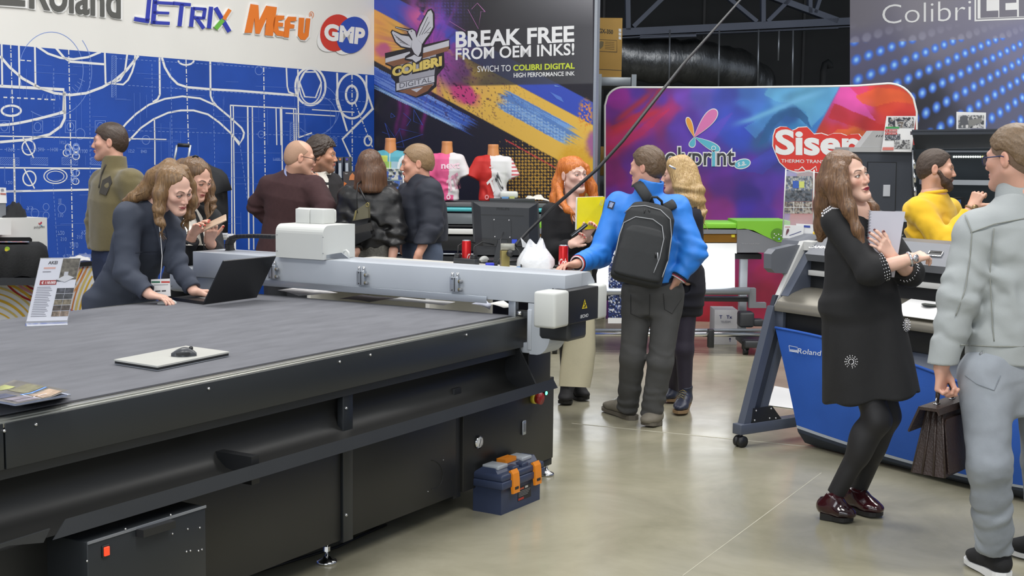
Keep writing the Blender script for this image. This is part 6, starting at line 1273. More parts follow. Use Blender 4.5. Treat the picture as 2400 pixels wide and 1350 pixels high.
for i in range(3):m_=MB(); m_.cyl(PC_(2142+i,372+i*32,0.01),PC_(2143+i,396+i*32,0.01),0.012,M_chrome,12); m_.build('gas_spring',cp_)
m_=MB(); m_.tube([PC_(2139,352,0.01),PC_(2141,440,0.01)],0.008,M_alu,8); m_.build('gas_spring',cp_)
cpp('sheet_tray',((2098,495),(2136,495),(2136,520),(2098,520)),0.02,M_ltgrey,0.02); cpp('label_strip',((2098,522),(2140,522),(2140,575),(2098,575)),0.02,M_black,0.02)
m_=MB(); m_.ptext(PC_,'PRINT',[(2106,537),(2113,537),(2113,540),(2106,540)],T_w,0.023); m_.ptext(PC_,'LASER CUT',[(2104,550),(2117,550),(2117,553),(2104,553)],T_w,0.023); m_.build('lettering',cp_)
PK1=Plane(PC_(2105,354,0.05),(0.02,-1,0)); m_=MB()
cK=leaf(m_,PK1,2082,275,2142,299,pic_fn(101,[(190,188,190),(60,62,70),(216,214,212),(120,110,100)],6.0)); cK2=leaf(m_,PK1,2074,314,2110,328,pic_fn(111,[(120,124,132),(80,84,92),(190,190,196),(60,62,66)],4.0)); cK3=leaf(m_,PK1,2096,328,2133,348,pic_fn(121,[(222,222,222),(140,140,142),(206,206,206),(90,90,92)],6.0))
m_.prism([PK1(x,y)for x,y in((2078,272),(2147,272),(2136,356),(2066,355))],PK1.n*-0.004,M_paper)
m_.ppoly(PK1,[(2076,297),(2108,297),(2107,301),(2075,301)],pm(70,160,90),0.005)
for y in(303.5,310.5):m_.ppoly(PK1,[(2075,y),(2103,y),(2102,y+5),(2074,y+5)],pm(206,70,66),0.005)
m_.ppoly(PK1,[(2069,345),(2095,345),(2094,352),(2068,352)],pm(222,130,120),0.005); m_.ptext(PK1,'€ 20.800',[(2077,304.5),(2101,304.5),(2101,307.8),(2077,307.8)],T_w,0.006); m_.ptext(PK1,'€ 24.000',[(2076,311.5),(2100,311.5),(2100,314.8),(2076,314.8)],T_w,0.006)
tag(m_.build('price_card',loc=PK1(2100,356),color=np.concatenate([np.concatenate([cK,cK2,cK3]),np.full((len(m_.v)-len(cK)-len(cK2)-len(cK3),3),0.5)])),'white price card with red boxes standing on the left cabinet','card')
PK2=Plane(PC_(2275,306)+fr_*0.9,(0.02,-1,0)); m_=MB(); cK=leaf(m_,PK2,2246,270,2306,300,pic_fn(131,[(214,212,212),(110,112,116),(226,224,222),(80,82,86)],9.0))
m_.prism([PK2(x,y)for x,y in((2242,262),(2311,264),(2310,309),(2242,308))],PK2.n*-0.004,M_paper); m_.ppoly(PK2,[(2275,302),(2309,302),(2309,307),(2275,307)],pm(84,76,150),0.005)
m_.ppoly(PK2,[(2250,274),(2268,272),(2268,292),(2250,294)],pm(96,98,104),0.005); m_.ppoly(PK2,[(2268,282),(2300,276),(2302,286),(2272,298)],pm(140,140,138),0.005)
tag(m_.build('price_card',loc=PK2(2275,308),color=pad_cols(m_,cK)),'white card with a printer picture standing on the raised lid','card')
# == implicit-surface modelling for people and cloth
V_=lambda*a:np.array(a,float)
def nrm(v):v=np.asarray(v,float); return v/(np.linalg.norm(v)+1e-12)
class Op:
 def __init__(s,f,c,r,k=0.01,mode='u'):s.f=f; s.c=np.asarray(c,float); s.r=r; s.k=k; s.mode=mode
def rc(a,b,ra,rb,k=0.02,mode='u',cut=False,flat=None):
 a=np.asarray(a,float); b=np.asarray(b,float); ba=b-a; L2=ba@ba+1e-12; u=ba/math.sqrt(L2)
 if flat is not None:fa=nrm(flat[0]); fk=1.0/flat[1]-1.0
 def f(P):
  p=P-a; h=np.clip(p@ba/L2,0,1); q=p-h[:,None]*ba
  if flat is not None:q=q+np.outer(q@fa,fa)*fk
  d=np.sqrt((q*q).sum(1))-(ra+(rb-ra)*h)
  if cut:d=np.maximum(d,(P-b)@u)
  return d
 return Op(f,(a+b)/2,math.sqrt(L2)/2+max(ra,rb),k,mode)
def el(c,r,R=None,k=0.02,mode='u'):
 c=np.asarray(c,float); r=np.asarray(r,float); R=np.eye(3)if R is None else np.asarray(R,float)
 def f(P):
  p=(P-c)@R; a=p/r; k0=np.sqrt((a*a).sum(1))+1e-9; b=a/r; k1=np.sqrt((b*b).sum(1))+1e-9
  return k0*(k0-1)/k1
 return Op(f,c,r.max(),k,mode)
def loft(p0,p1,side0,side1,prof,k=0.03,mode='u',fwd=None,e=2.3,rnd=0.02):
 p0=np.asarray(p0,float); p1=np.asarray(p1,float); ax=p1-p0; L=np.linalg.norm(ax); ax=ax/L; pr=np.array([tuple(r)+(0,)*(4-len(r))for r in prof],float)
 def orth(v):v=np.asarray(v,float); v=v-ax*(v@ax); return v/np.linalg.norm(v)
 x0=orth(side0); x1=orth(side1)
 def f(P):
  p=P-p0; t=p@ax/L; s=np.clip(t,0,1); X=x0+s[:,None]*(x1-x0); X=X/np.linalg.norm(X,axis=1)[:,None]
  Y=np.cross(np.broadcast_to(ax,X.shape),X); w=np.interp(t,pr[:,0],pr[:,1]); d=np.interp(t,pr[:,0],pr[:,2]); o=np.interp(t,pr[:,0],pr[:,3])
  x=(p*X).sum(1); y=(p*Y).sum(1)+o
  q=(np.abs(x/w)**e+np.abs(y/d)**e)**(1/e); dr=(q-1)*np.minimum(w,d)
  lo,hi=pr[0,0],pr[-1,0]; da=np.maximum(lo-t,t-hi)*L
  return np.where((dr>-rnd)&(da>-rnd),np.sqrt(np.maximum(dr+rnd,0)**2+np.maximum(da+rnd,0)**2)-rnd,np.maximum(dr,da))
 lo,hi=pr[0,0],pr[-1,0]; cc=p0+ax*L*(lo+hi)/2
 return Op(f,cc,math.hypot(L*(hi-lo)/2,max(pr[:,1].max(),pr[:,2].max())+np.abs(pr[:,3]).max()),k,mode)
def plane_cut(p,n,k=0.004):
 p=np.asarray(p,float); n=nrm(n); return Op(lambda P:(P-p)@n,p,99,k,'i')
def disp(fn):return Op(fn,(0,0,0),99,0,'d')
def wrinkle(c,R,ax,freq,amp,seed=1):
 c=np.asarray(c,float); ax=nrm(ax)
 def f(P):
  r2=((P-c)**2).sum(1)/(R*R); g=np.exp(-r2)*amp; m=g>amp*0.03; o=np.zeros(len(P))
  if m.any():
   Q=P[m]; o[m]=g[m]*(0.35+vn(Q*13.0,seed+5))*np.sin((Q@ax)*freq*0.8+9.0*vn(Q*7.0,seed)+3.0*vn(Q*19.0,seed+3))*1.25
  return o
 return disp(f)
def cloth_noise(amp,sc=11.0,seed=2,st=(1,1,0.45)):
 st=np.array(st,float); return disp(lambda P:amp*(vn(P*sc*st,seed)-0.5)*2+amp*0.5*(vn(P*sc*2.3*st,seed+1)-0.5)*2)
def strands(amp,sc=80.0,seed=3,st=(1,1,0.10),warp=0.035):
 st=np.array(st,float)
 def f(P):
  w_=vn(P*9.0,seed+7)[:,None]*warp; Q=P+w_
  return amp*(vn(Q*sc*st,seed)-0.5)*2+amp*0.6*(vn(Q*sc*2.4*st,seed+1)-0.5)*2
 return disp(f)
def ev(ops,P):
 d=None
 for o in ops:
  if o.mode=='d':
   if d is not None:
    m=np.abs(d)<0.035
    if m.any():d[m]-=o.f(P[m])
   continue
  e=o.f(P)
  if o.mode=='u':
   if d is None:d=e
   else:
    k=o.k; h=np.clip(0.5+0.5*(d-e)/k,0,1); d=d*(1-h)+e*h-k*h*(1-h)
  elif d is not None:
   if o.mode=='s':e=-e
   k=o.k; h=np.clip(0.5-0.5*(d-e)/k,0,1); d=d*(1-h)+e*h+k*h*(1-h)
 return d
def surf(ops,h,lo=None,hi=None,B=14,margin=0.05):
 us=[o for o in ops if o.mode=='u']
 if lo is None:
  lo=np.min([o.c-o.r for o in us],0)-2*h-0.01; hi=np.max([o.c+o.r for o in us],0)+2*h+0.01
 lo=np.asarray(lo,float); hi=np.asarray(hi,float)
 n=np.ceil((hi-lo)/h).astype(int)+1; nb=-(-n//B); n=nb*B
 V=np.full(n,1.0,np.float32); g=np.stack(np.meshgrid(*[np.arange(B)]*3,indexing='ij'),-1).reshape(-1,3)*h
 Rb=B*h*0.87
 C=np.array([o.c for o in ops]); Rr=np.array([o.r for o in ops])
 for i in range(nb[0]):
  for j in range(nb[1]):
   for k in range(nb[2]):
    o0=lo+np.array([i,j,k])*B*h; cc=o0+(B-1)*h/2
    near=np.linalg.norm(C-cc,axis=1)-Rr<Rb+margin
    sel=[o for o,q in zip(ops,near)if q]
    if not any(o.mode=='u' for o in sel):continue
    dc=ev([o for o in sel if o.mode=='u'],cc[None])[0]
    if dc>Rb*1.5+margin:continue
    d=ev(sel,g+o0)
    V[i*B:(i+1)*B,j*B:(j+1)*B,k*B:(k+1)*B]=d.reshape(B,B,B)
 S=V<0
 m=S[:-1,:-1,:-1].astype(np.int8)
 cnt=np.zeros(tuple(np.array(V.shape)-1),np.int8)
 sh=[(a,b,c)for a in(0,1)for b in(0,1)for c in(0,1)]
 nx,ny,nz=V.shape
 for a,b,c in sh:cnt+=S[a:nx-1+a,b:ny-1+b,c:nz-1+c]
 act=(cnt>0)&(cnt<8); ci=np.argwhere(act)
 if len(ci)==0:return np.zeros((0,3)),[]
 acc=np.zeros((len(ci),3)); nn=np.zeros(len(ci))
 for a in sh:
  for ax in range(3):
   if a[ax]:continue
   b=list(a); b[ax]=1
   va=V[ci[:,0]+a[0],ci[:,1]+a[1],ci[:,2]+a[2]]; vb=V[ci[:,0]+b[0],ci[:,1]+b[1],ci[:,2]+b[2]]
   c_=(va<0)!=(vb<0); t=np.where(c_,va/np.where(c_,va-vb,1),0)
   p=np.array(a,float)[None].repeat(len(ci),0); p[:,ax]=t; acc+=p*c_[:,None]; nn+=c_
 verts=lo+(ci+acc/nn[:,None])*h
 idx=np.full(act.shape,-1,np.int64); idx[act]=np.arange(len(ci)); quads=[]
 for ax in range(3):
  o1,o2=[(1,2),(2,0),(0,1)][ax]
  sl0=[slice(None)]*3; sl1=[slice(None)]*3; sl0[ax]=slice(0,V.shape[ax]-1); sl1[ax]=slice(1,None)
  e=np.argwhere(S[tuple(sl0)]!=S[tuple(sl1)]); e=e[(e[:,o1]>0)&(e[:,o2]>0)&(e[:,o1]<V.shape[o1]-1)&(e[:,o2]<V.shape[o2]-1)]
  if not len(e):continue
  def at(d1,d2):q=e.copy(); q[:,o1]-=d1; q[:,o2]-=d2; return idx[q[:,0],q[:,1],q[:,2]]
  q=np.stack([at(1,1),at(0,1),at(0,0),at(1,0)],1); fl=~S[e[:,0],e[:,1],e[:,2]]
  q[fl]=q[fl][:,::-1]; quads.append(q)
 q=np.concatenate(quads); q=q[(q>=0).all(1)]
 return verts,q
def fast_obj(name,parts,m,parent,color=None,extra=None):
 V=np.concatenate([p[0]for p in parts]); o=0; Q=[]
 for v,q in parts:Q.append(np.asarray(q)+o); o+=len(v)
 Q=np.concatenate(Q); col=color(V)if color is not None else None
 if parent is not None:Mi=np.array(_W[parent.name].inverted()); W=V@Mi[:3,:3].T+Mi[:3,3]
 else:W=V
 me=bpy.data.meshes.new(name); nV,nQ=len(W),len(Q)
 me.vertices.add(nV); me.vertices.foreach_set('co',W.astype(np.float32).ravel()); me.loops.add(nQ*4); me.loops.foreach_set('vertex_index',Q.astype(np.int32).ravel())
 me.polygons.add(nQ); me.polygons.foreach_set('loop_start',np.arange(0,nQ*4,4,dtype=np.int32)); me.polygons.foreach_set('use_smooth',np.ones(nQ,bool))
 me.materials.append(m); me.update(calc_edges=True); me.validate()
 if col is not None:
  at=me.color_attributes.new('Col','FLOAT_COLOR','POINT'); at.data.foreach_set('color',np.concatenate([col,np.ones((nV,1))],1).astype(np.float32).ravel())
 ob=bpy.data.objects.new(name,me); COL.objects.link(ob)
 if parent is not None:ob.parent=parent; _W[ob.name]=_W[parent.name]
 return ob
 # -- heads, hands, shoes
def head_frame(yaw,pitch=0.0,roll=0.0):
 a=math.radians(yaw); f=V_(math.cos(a),math.sin(a),0); y=-f; z=V_(0,0,1); x=np.cross(y,z)
 R=np.stack([x,y,z],1); p,r=math.radians(pitch),math.radians(roll)
 Rx=np.array([[1,0,0],[0,math.cos(p),-math.sin(p)],[0,math.sin(p),math.cos(p)]]); Ry=np.array([[math.cos(r),0,math.sin(r)],[0,1,0],[-math.sin(r),0,math.cos(r)]])
 return R@Rx@Ry
class Head:
 def __init__(s,c,yaw,pitch=0,roll=0,sz=1.0,female=False,jaw=1.0,nose=1.0,lid=1.0):s.lid=lid; s.c=np.asarray(c,float); s.R=head_frame(yaw,pitch,roll); s.z=sz; s.fem=female; s.jaw=jaw; s.nose=nose
 def w(s,x,y,z):return s.c+s.R@(V_(x,y,z)*s.z)
 def loc(s,P):return(P-s.c)@s.R/s.z
 def ops(s,face=True):
  z=s.z; w=s.w; F=s.fem; j=s.jaw; E=lambda c,r,k=0.02,m='u':el(w(*c),V_(*r)*z,s.R,k*z,m)
  Cc=lambda a,b,ra,rb,k=0.02,m='u':rc(w(*a),w(*b),ra*z,rb*z,k*z,m)
  o=[E((0,0.012,0.036),(0.0745,0.096,0.083)),E((0,-0.03,-0.03),(0.058*j,0.064,0.078),0.03),E((0,-0.076,-0.1),(0.021*j,0.020,0.018),0.03)]
  for q in(-1,1):
   o+=[Cc((q*0.054*j,0.0,-0.05),(q*0.018*j,-0.07,-0.1),0.016,0.015,0.035),E((q*0.043,-0.062,-0.017),(0.022,0.022,0.018),0.03)]
   o+=[E((q*0.0775,0.012,-0.004),(0.008,0.019,0.031),0.006),E((q*0.085,0.006,0.0),(0.004,0.010,0.018),0.006,'s')]
  if face:
   bk=0.0085 if not F else 0.006; n_=s.nose
   for q in(-1,1):o+=[Cc((q*0.046,-0.074,0.023),(q*0.013,-0.089,0.021),bk*0.9,bk,0.022)]
   o+=[Cc((0,-0.090,0.012),(0,-0.109*(1+0.04*(n_-1)),-0.030),0.0075,0.0105*n_,0.014)]
   for q in(-1,1):
    o+=[E((q*0.0115,-0.099,-0.035),(0.0075,0.010,0.0075),0.008),E((q*0.031,-0.101,0.003),(0.021,0.017,0.0125),0.016,'s')]
    o+=[E((q*0.0315,-0.0775,0.003),(0.0150,0.0145,0.0140),0.004)]
    o+=[E((q*0.0315,-0.0925,0.0022),(0.0140,0.011,(0.0036 if F else 0.0031)*s.lid),0.003,'s')]
    o+=[E((q*0.0055,-0.105,-0.0405),(0.0032,0.005,0.0025),0.003,'s')]
   lw=0.0062 if not F else 0.0072
   o+=[Cc((-0.019,-0.0885,-0.0615),(0,-0.0975,-0.0585),0.0042,lw,0.008),Cc((0.019,-0.0885,-0.0615),(0,-0.0975,-0.0585),0.0042,lw,0.008),Cc((-0.014,-0.0895,-0.069),(0.014,-0.0895,-0.069),lw,lw,0.008),E((0,-0.094,-0.0695),(0.012,0.0068,lw),0.006),Cc((-0.024,-0.091,-0.0638),(0.024,-0.091,-0.0638),0.0012,0.0012,0.002,'s'),Cc((-0.015,-0.0995,-0.0636),(0.015,-0.0995,-0.0636),0.0016,0.0016,0.003,'s'),E((0,-0.097,-0.083),(0.02,0.009,0.006),0.01,'s')]
  return o
 def neck(s,nb,r0,r1):return[rc(s.w(0,0.022,-0.05),nb,r0,r1,0.03)]
 def paint(s,P,c,skin,lips=(190,100,96),brow=(70,50,38),stub=0.0,stubc=(70,60,56),blush=0.25,lash=1.0,liner=None):
  L=s.loc(P); x,y,z=L[:,0],L[:,1],L[:,2]; ax=np.abs(x); fr=(y<-0.045)&(z>-0.13)&(z<0.12)&(ax<0.08)
  def put(m,col):
   nonlocal c
   m=np.clip(m,0,1)[:,None]; c=c*(1-m)+LC(np.array(col,float))*m
  sk=np.array(skin,float); n=fbm(L*60,4,2)
  put(fr*blush*np.exp(-((ax-0.043)/0.02)**2-((z+0.025)/0.02)**2),sk*[1.0,0.74,0.70]); put(fr*blush*0.8*np.exp(-(x/0.014)**2-((z+0.03)/0.014)**2),sk*[1.0,0.78,0.74])
  put(sstep(0.074,0.08,ax)*np.exp(-(z/0.03)**2-((y-0.01)/0.022)**2)*0.25,sk*[1.0,0.74,0.68])
  zb=0.024+0.006*np.sin(np.clip((ax-0.012)/0.04,0,1)*math.pi)-0.003*(ax>0.045); bt=0.0042-0.0018*np.clip((ax-0.02)/0.03,0,1)
  put(fr*(1-sstep(bt*0.6,bt*1.3,np.abs(z-zb)))*sstep(0.009,0.014,ax)*(1-sstep(0.048,0.054,ax))*0.9,brow)
  e_=np.sqrt(((ax-0.0315)/0.0165)**2+((z-0.0025)/0.0078)**2)
  put(fr*lash*(y>-0.102)*(1-sstep(0.95,1.2,e_))*(z>0.0)*0.85,brow if liner is None else liner); put(fr*lash*(y>-0.102)*(1-sstep(0.9,1.15,e_))*(z<=0.0)*0.45,np.array(brow)*1.0 if liner is None else liner)
  if liner is not None:put(fr*0.35*(1-sstep(0.8,1.9,e_))*(z>0.003),liner)
  zl=-0.0636; mt=np.where(z>zl,0.0085*(1-(ax/0.026)**2)-0.0014*np.exp(-(x/0.004)**2),0.0105*(1-(ax/0.025)**2)); put(fr*(y<-0.078)*(1-sstep(mt*0.85,mt*1.1+0.0004,np.abs(z-zl)))*(ax<0.0255),lips); put(fr*(y<-0.078)*(np.abs(z-zl)<0.0013)*(ax<0.023)*0.7,np.array(lips)*0.45)
  if stub:put(stub*(0.75+0.5*n)*(1-sstep(-0.060,-0.034,z-0.9*np.clip(ax-0.045,0,1)))*(1-sstep(-0.03,0.012,y+0.25*z))*sstep(-0.14,-0.118,z)*(1-np.exp(-(x/0.02)**2-((z+0.064)/0.012)**2)),stubc)
  return c
 def eyes(s,parent,iris=(90,70,50),look=(0,0)):
  mw=mat('eye_white',rgb(224,220,214),0.2,noise=0.02,nscale=50); mi=mat('iris_%d_%d'%iris[:2],rgb(*iris),0.15,noise=0.15,nscale=300); mp=mat('pupil',(0.004,0.004,0.004),0.1,noise=0.01,nscale=10)
  for q in(-1,1):
   b=MB(); c=V_(q*0.0315,-0.0785,0.003); d=nrm(V_(look[0],-1,look[1])); F_=Matrix(np.array(s.R*s.z).tolist()).to_4x4(); F_.translation=Vector(s.c); b.F=F_
   b.ball(c,0.0127,mw,20); up=nrm(np.cross(d,V_(1,0,0.01))); sd=np.cross(up,d)
   for r,dd,ap,m in((0.0071,0.01080,0.01305,mi),(0.0034,0.01250,0.01338,mp)):
    b.add([c+d*ap]+[c+d*dd+(up*math.cos(t)+sd*math.sin(t))*r for t in np.linspace(0,2*math.pi,17)[:-1]],[[0,i+1,(i+1)%16+1]for i in range(16)],m,True)
   b.build('eye',parent)
 def glasses(s,parent,m,rim=0.0016,w_=0.024,hgt=0.017):
  b=MB()
  for q in(-1,1):
   b.tube([s.w(q*(0.033+w_*math.cos(t)*(1 if math.cos(t)>0 else 0.95)),-0.103+0.006*math.cos(t),-0.002+hgt*math.copysign(abs(math.sin(t))**0.8,math.sin(t)))for t in np.linspace(0,2*math.pi,25)],rim,m,8,caps=False)
   b.tube([s.w(q*0.058,-0.098,0.006),s.w(q*0.074,-0.07,0.008),s.w(q*0.080,0.0,0.010),s.w(q*0.080,0.018,0.004),s.w(q*0.078,0.03,-0.012)],rim*1.15,m,8)
  b.tube([s.w(-0.010,-0.104,0.002),s.w(0,-0.110,0.005),s.w(0.010,-0.104,0.002)],rim,m,8); g=b.build('glasses',parent)
  b=MB(); ml=mat('spectacle_lens',(0.9,0.95,0.97),0.05,alpha=0.16,noise=0.01,nscale=5)
  for q in(-1,1):b.poly([s.w(q*(0.033+w_*math.cos(t)),-0.103+0.006*math.cos(t),-0.002+hgt*math.sin(t))for t in np.linspace(0,2*math.pi,21)[:-1]],ml)
  b.build('lens',g)
 def hair_short(s,th=0.012,line=None,top=0.0,seed=3,amp=0.0011,front=0.075):
  yl=[-0.095,-0.07,-0.052,-0.035,-0.012,0.0,0.03,0.06,0.10]; zl=line or[front,front-0.006,front-0.03,0.012,0.004,0.012,-0.018,-0.052,-0.058]
  z=s.z; o=[el(s.w(0,0.012,0.036),V_(0.0745+th*0.6,0.096+th,0.083+th+top)*z,s.R,0.02),el(s.w(0,0.045,-0.01),V_(0.062+th*0.4,0.066+th*0.6,0.07)*z,s.R,0.03)]
  o.append(Op(lambda P:(lambda L:(np.interp(L[:,1],yl,zl)+0.004*(vn(L*120,5)-0.5)-L[:,2]))(s.loc(P))*z,s.c,99,0.006,'i'))
  Rt=s.R
  def st(P):
   L=s.loc(P); q=np.stack([L[:,0]*70,L[:,1]*22+L[:,2]*22,L[:,2]*20],1); return amp*(vn(q*1.8,seed)-0.4)*2+amp*0.7*(vn(q*4.2,seed+1)-0.5)*2
  o.append(disp(st)); return o
def hand_ops(wr,d,n,thumb=1,curl=(0.4,0.5,0.55,0.6),sc=1.0,thumb_dir=None,thumb_curl=0.3,spread=0.06,k=0.004,bend=(0.9,1.0,0.7)):
 d=nrm(d); n=np.asarray(n,float); n=nrm(n-d*(n@d)); t=np.cross(n,d)*thumb; o=[]; nails=[]
 W=lambda a,b,c:wr+(d*a+t*b+n*c)*sc
 offs=(0.030,0.010,-0.0105,-0.029); lens=(0.071,0.079,0.073,0.058); rad=(0.0088,0.0090,0.0086,0.0076)
 o.append(rc(W(-0.01,0,0),W(0.025,0,0),0.024*sc,0.026*sc,0.02,flat=(n,0.72)))
 for i in range(4):
  kn=W(0.088-0.004*abs(i-1),offs[i]*1.0,-0.002-0.002*(i==3)); o.append(rc(W(0.02,offs[i]*0.62,0.002),kn,0.0145*sc,0.0115*sc,0.012*sc))
  p=kn; dv=nrm(d+t*(1.5-i)*spread); a=0
  for jn,(fr,rr)in enumerate(((0.45,1.0),(0.31,0.93),(0.24,0.84))):
   a+=curl[i]*bend[jn]; dd=dv*math.cos(a)+n*math.sin(a); q=p+dd*lens[i]*fr*sc
   o.append(rc(p,q,rad[i]*rr*sc,rad[i]*rr*0.92*sc,k)); p0=p; p=q
  bk=np.cross(np.cross(dd,n),dd); bk=-(n*math.cos(a)-dv*math.sin(a)); nails.append((p+bk*rad[i]*0.5*sc+dd*0.002*sc,0.0082*sc))
 td=nrm(d*0.62+t*0.72+n*0.30)if thumb_dir is None else nrm(d*thumb_dir[0]+t*thumb_dir[1]+n*thumb_dir[2])
 b0=W(0.018,0.020,0.006); b1=b0+td*0.040*sc; td2=nrm(td+(d*0.5-t*0.5)*thumb_curl); b2=b1+td2*0.034*sc; td3=nrm(td2+(d*0.4-t*0.6)*thumb_curl); b3=b2+td3*0.026*sc
 o+=[rc(b0,b1,0.0165*sc,0.0125*sc,0.014*sc),rc(b1,b2,0.0118*sc,0.0100*sc,0.005),rc(b2,b3,0.0100*sc,0.0085*sc,0.004)]
 nails.append((b3+np.cross(np.cross(td3,n),td3)*0.0-n*0.003*sc,0.009*sc))
 return o,nails
def shoe(parent,an,toe,m,msole,name='shoe',w_=0.044,h=0.006,heel=0.028,high=0.075,lace=None,boot=None,extra=None,lift=0.0):
 an=np.asarray(an,float); toe=np.asarray(toe,float); f=toe-an; f[2]=0; L=np.linalg.norm(f); f=f/L; sd=V_(-f[1],f[0],0)
 hp=an-f*0.055; hp[2]=lift; z=lambda p,zz:V_(p[0],p[1],hp[2]+(toe[2]-hp[2])*np.clip(((p-hp)@f)/(L+0.055),0,1)+zz)
 A=lambda u,zz,s_=0:z(hp+f*(u*(L+0.055))+sd*s_,zz)
 T_=L+0.055
 ops=[rc(A(0.13,heel+0.03),A(0.45,heel+0.026),0.034,w_*0.80,0.03,flat=(V_(0,0,1),1.0)),rc(A(0.42,heel+0.02),A(0.72,0.04),w_*0.86,w_*1.0,0.03,flat=(V_(0,0,1),0.72)),rc(A(0.72,0.038),A(0.90,0.034),w_*0.98,w_*0.74,0.03,flat=(V_(0,0,1),0.62)),rc(A(0.16,heel+0.03),V_(an[0],an[1],an[2]+(0 if boot is None else boot))*1.0+V_(0,0,high-0.075),0.036,0.037 if boot is None else 0.048,0.04,cut=True),rc(V_(an[0],an[1],an[2]),A(0.62,0.055),0.032,0.030,0.03)]
 zmin=plane_cut(A(0.5,heel*0.55),V_(0,0,-1)); zc=Op(lambda P:(lambda u:np.interp(u,[0,0.35,0.55,1],[heel,heel*0.85,0.016,0.014])+hp[2]+(toe[2]-hp[2])*np.clip(u,0,1)-P[:,2])(((P-hp)@f)/T_),an,99,0.003,'i')
 o=fast_obj(name,[surf(ops+[rc(A(0.16,heel+0.07),V_(an[0],an[1],an[2]+0.1),0.028,0.03,0.004,'s'),zc]if boot is None else ops+[zc],h)],m,parent)
 out=[]
 uu=np.linspace(0,1,19); hw=np.interp(uu,[0,.25,.45,.7,.85,1],[.80,.80,.80,1.0,.94,.70])*np.minimum(1,np.sqrt(np.maximum(0,1-((uu-.12)/.12)**2))*(uu<.12)+(uu>=.12))*np.where(uu>.82,np.sqrt(np.maximum(0,1-((uu-.82)/.18)**2)),1)
 pts=[(u*1.06-0.015,w_*1.12*q)for u,q in zip(uu,hw)]+[(u*1.06-0.015,-w_*1.12*q)for u,q in zip(uu[-2:0:-1],hw[-2:0:-1])]
 b=MB(); top=[A(u,np.interp(u,[0,0.35,0.55,1],[heel,heel*0.85,0.017,0.016])+0.003,s_)for u,s_ in pts]; arch=heel>0.04
 bot=[A(u,0.0 if not(arch and 0.22<u<0.55)else np.interp(u,[0.22,0.26,0.4,0.55],[0.0,heel*0.75,heel*0.55,0.0]),s_*(0.98 if not(arch and u<0.23)else 0.6))for u,s_ in pts]; n=len(pts)
 b.add(top+bot,[list(range(n))[::-1],list(range(n,2*n))]+[[i,n+i,n+(i+1)%n,(i+1)%n]for i in range(n)],msole,False); b.build('sole',o)
 if lace is not None:
  b=MB()
  for i in range(4):
   u=0.50+0.075*i; zz=np.interp(u,[0.45,0.62,0.80],[0.122,0.092,0.066])+(0.0 if boot is None else heel*0.5);
   b.tube([A(u,zz-0.012,0.024),A(u+0.02,zz+0.002,0.0),A(u,zz-0.012,-0.024)],0.0028,lace,6)
  b.build('laces',o)
 return o
M_skin=mat('skin',(0.5,0.3,0.2),0.48,vcol=True,bump=0.06,bscale=600,sss=0.12)
def skin_obj(parent,head,parts,skin,paint=None,nails=None,name='body',nailc=None):
 def col(P):
  c=np.zeros_like(P)+LC(np.array(skin,float)); n=fbm(P*30,8,2); c=c*(0.94+0.12*n[:,None])
  if head is not None and paint is not None:c=head.paint(P,c,skin,**paint)
  if nails:
   for p,r in nails:m=np.clip((r-np.linalg.norm(P-p,axis=1))/0.002,0,1)[:,None]; c=c*(1-m)+LC(np.array(nailc,float))*m
  return c
 return fast_obj(name,parts,M_skin,parent,col)
def hair_mat(name,c1,c2,stretch=(1,1,0.05),rough=0.42):
 m=mat(name,rgb(*c1),rough);
 if m.get('done'):return m
 m['done']=1; nt=m.node_tree; N=nt.nodes; L=nt.links; b=N['Principled BSDF']; tc=N['Texture Coordinate']
 mp=N.new('ShaderNodeMapping'); mp.inputs['Scale'].default_value=stretch; t=N.new('ShaderNodeTexNoise'); t.inputs['Scale'].default_value=190 if stretch[2]<0.3 else 330; t.inputs['Detail'].default_value=3; t.inputs['Distortion'].default_value=0.3
 L.new(tc.outputs['Object'],mp.inputs['Vector']); L.new(mp.outputs['Vector'],t.inputs['Vector']); cr=N.new('ShaderNodeValToRGB'); e=cr.color_ramp.elements
 e[0].position=0.25; e[0].color=(*rgb(*c1),1); e[1].position=0.80; e[1].color=(*rgb(*c2),1); L.new(t.outputs['Fac'],cr.inputs['Fac']); L.new(cr.outputs['Color'],b.inputs['Base Color'])
 bp=N.new('ShaderNodeBump'); bp.inputs['Strength'].default_value=0.35; bp.inputs['Distance'].default_value=0.003; L.new(t.outputs['Fac'],bp.inputs['Height']); L.new(bp.outputs['Normal'],b.inputs['Normal'])
 b.inputs['Anisotropic'].default_value=0.5
 return m
def locks(parent,chains,m,name='hair_locks',wave=0.0,n=6):
 b=MB()
 for ch in chains:
  P=np.array([c[0]for c in ch],float); R=[c[1]for c in ch]; t=np.linspace(0,len(P)-1,6*(len(P)-1)+1)
  Q=np.stack([np.interp(t,range(len(P)),P[:,i])for i in range(3)],1); R=np.interp(t,range(len(P)),R)
  k=np.ones(5)/5
  if len(Q)>8:
   for i in range(3):Q[:,i]=np.concatenate([Q[:2,i],np.convolve(Q[:,i],k,'valid'),Q[-2:,i]])
  ph=(P[0].sum()*37)%6.28; am=wave*np.linspace(0.0,1,len(Q))
  Q[:,0]+=am*np.sin(t*3.1+ph); Q[:,1]+=am*0.8*np.cos(t*3.1+ph)
  b.tube(Q,R*np.sin(np.linspace(0.5,3.0,len(Q)))**0.5,m,n)
 return b.build(name,parent)
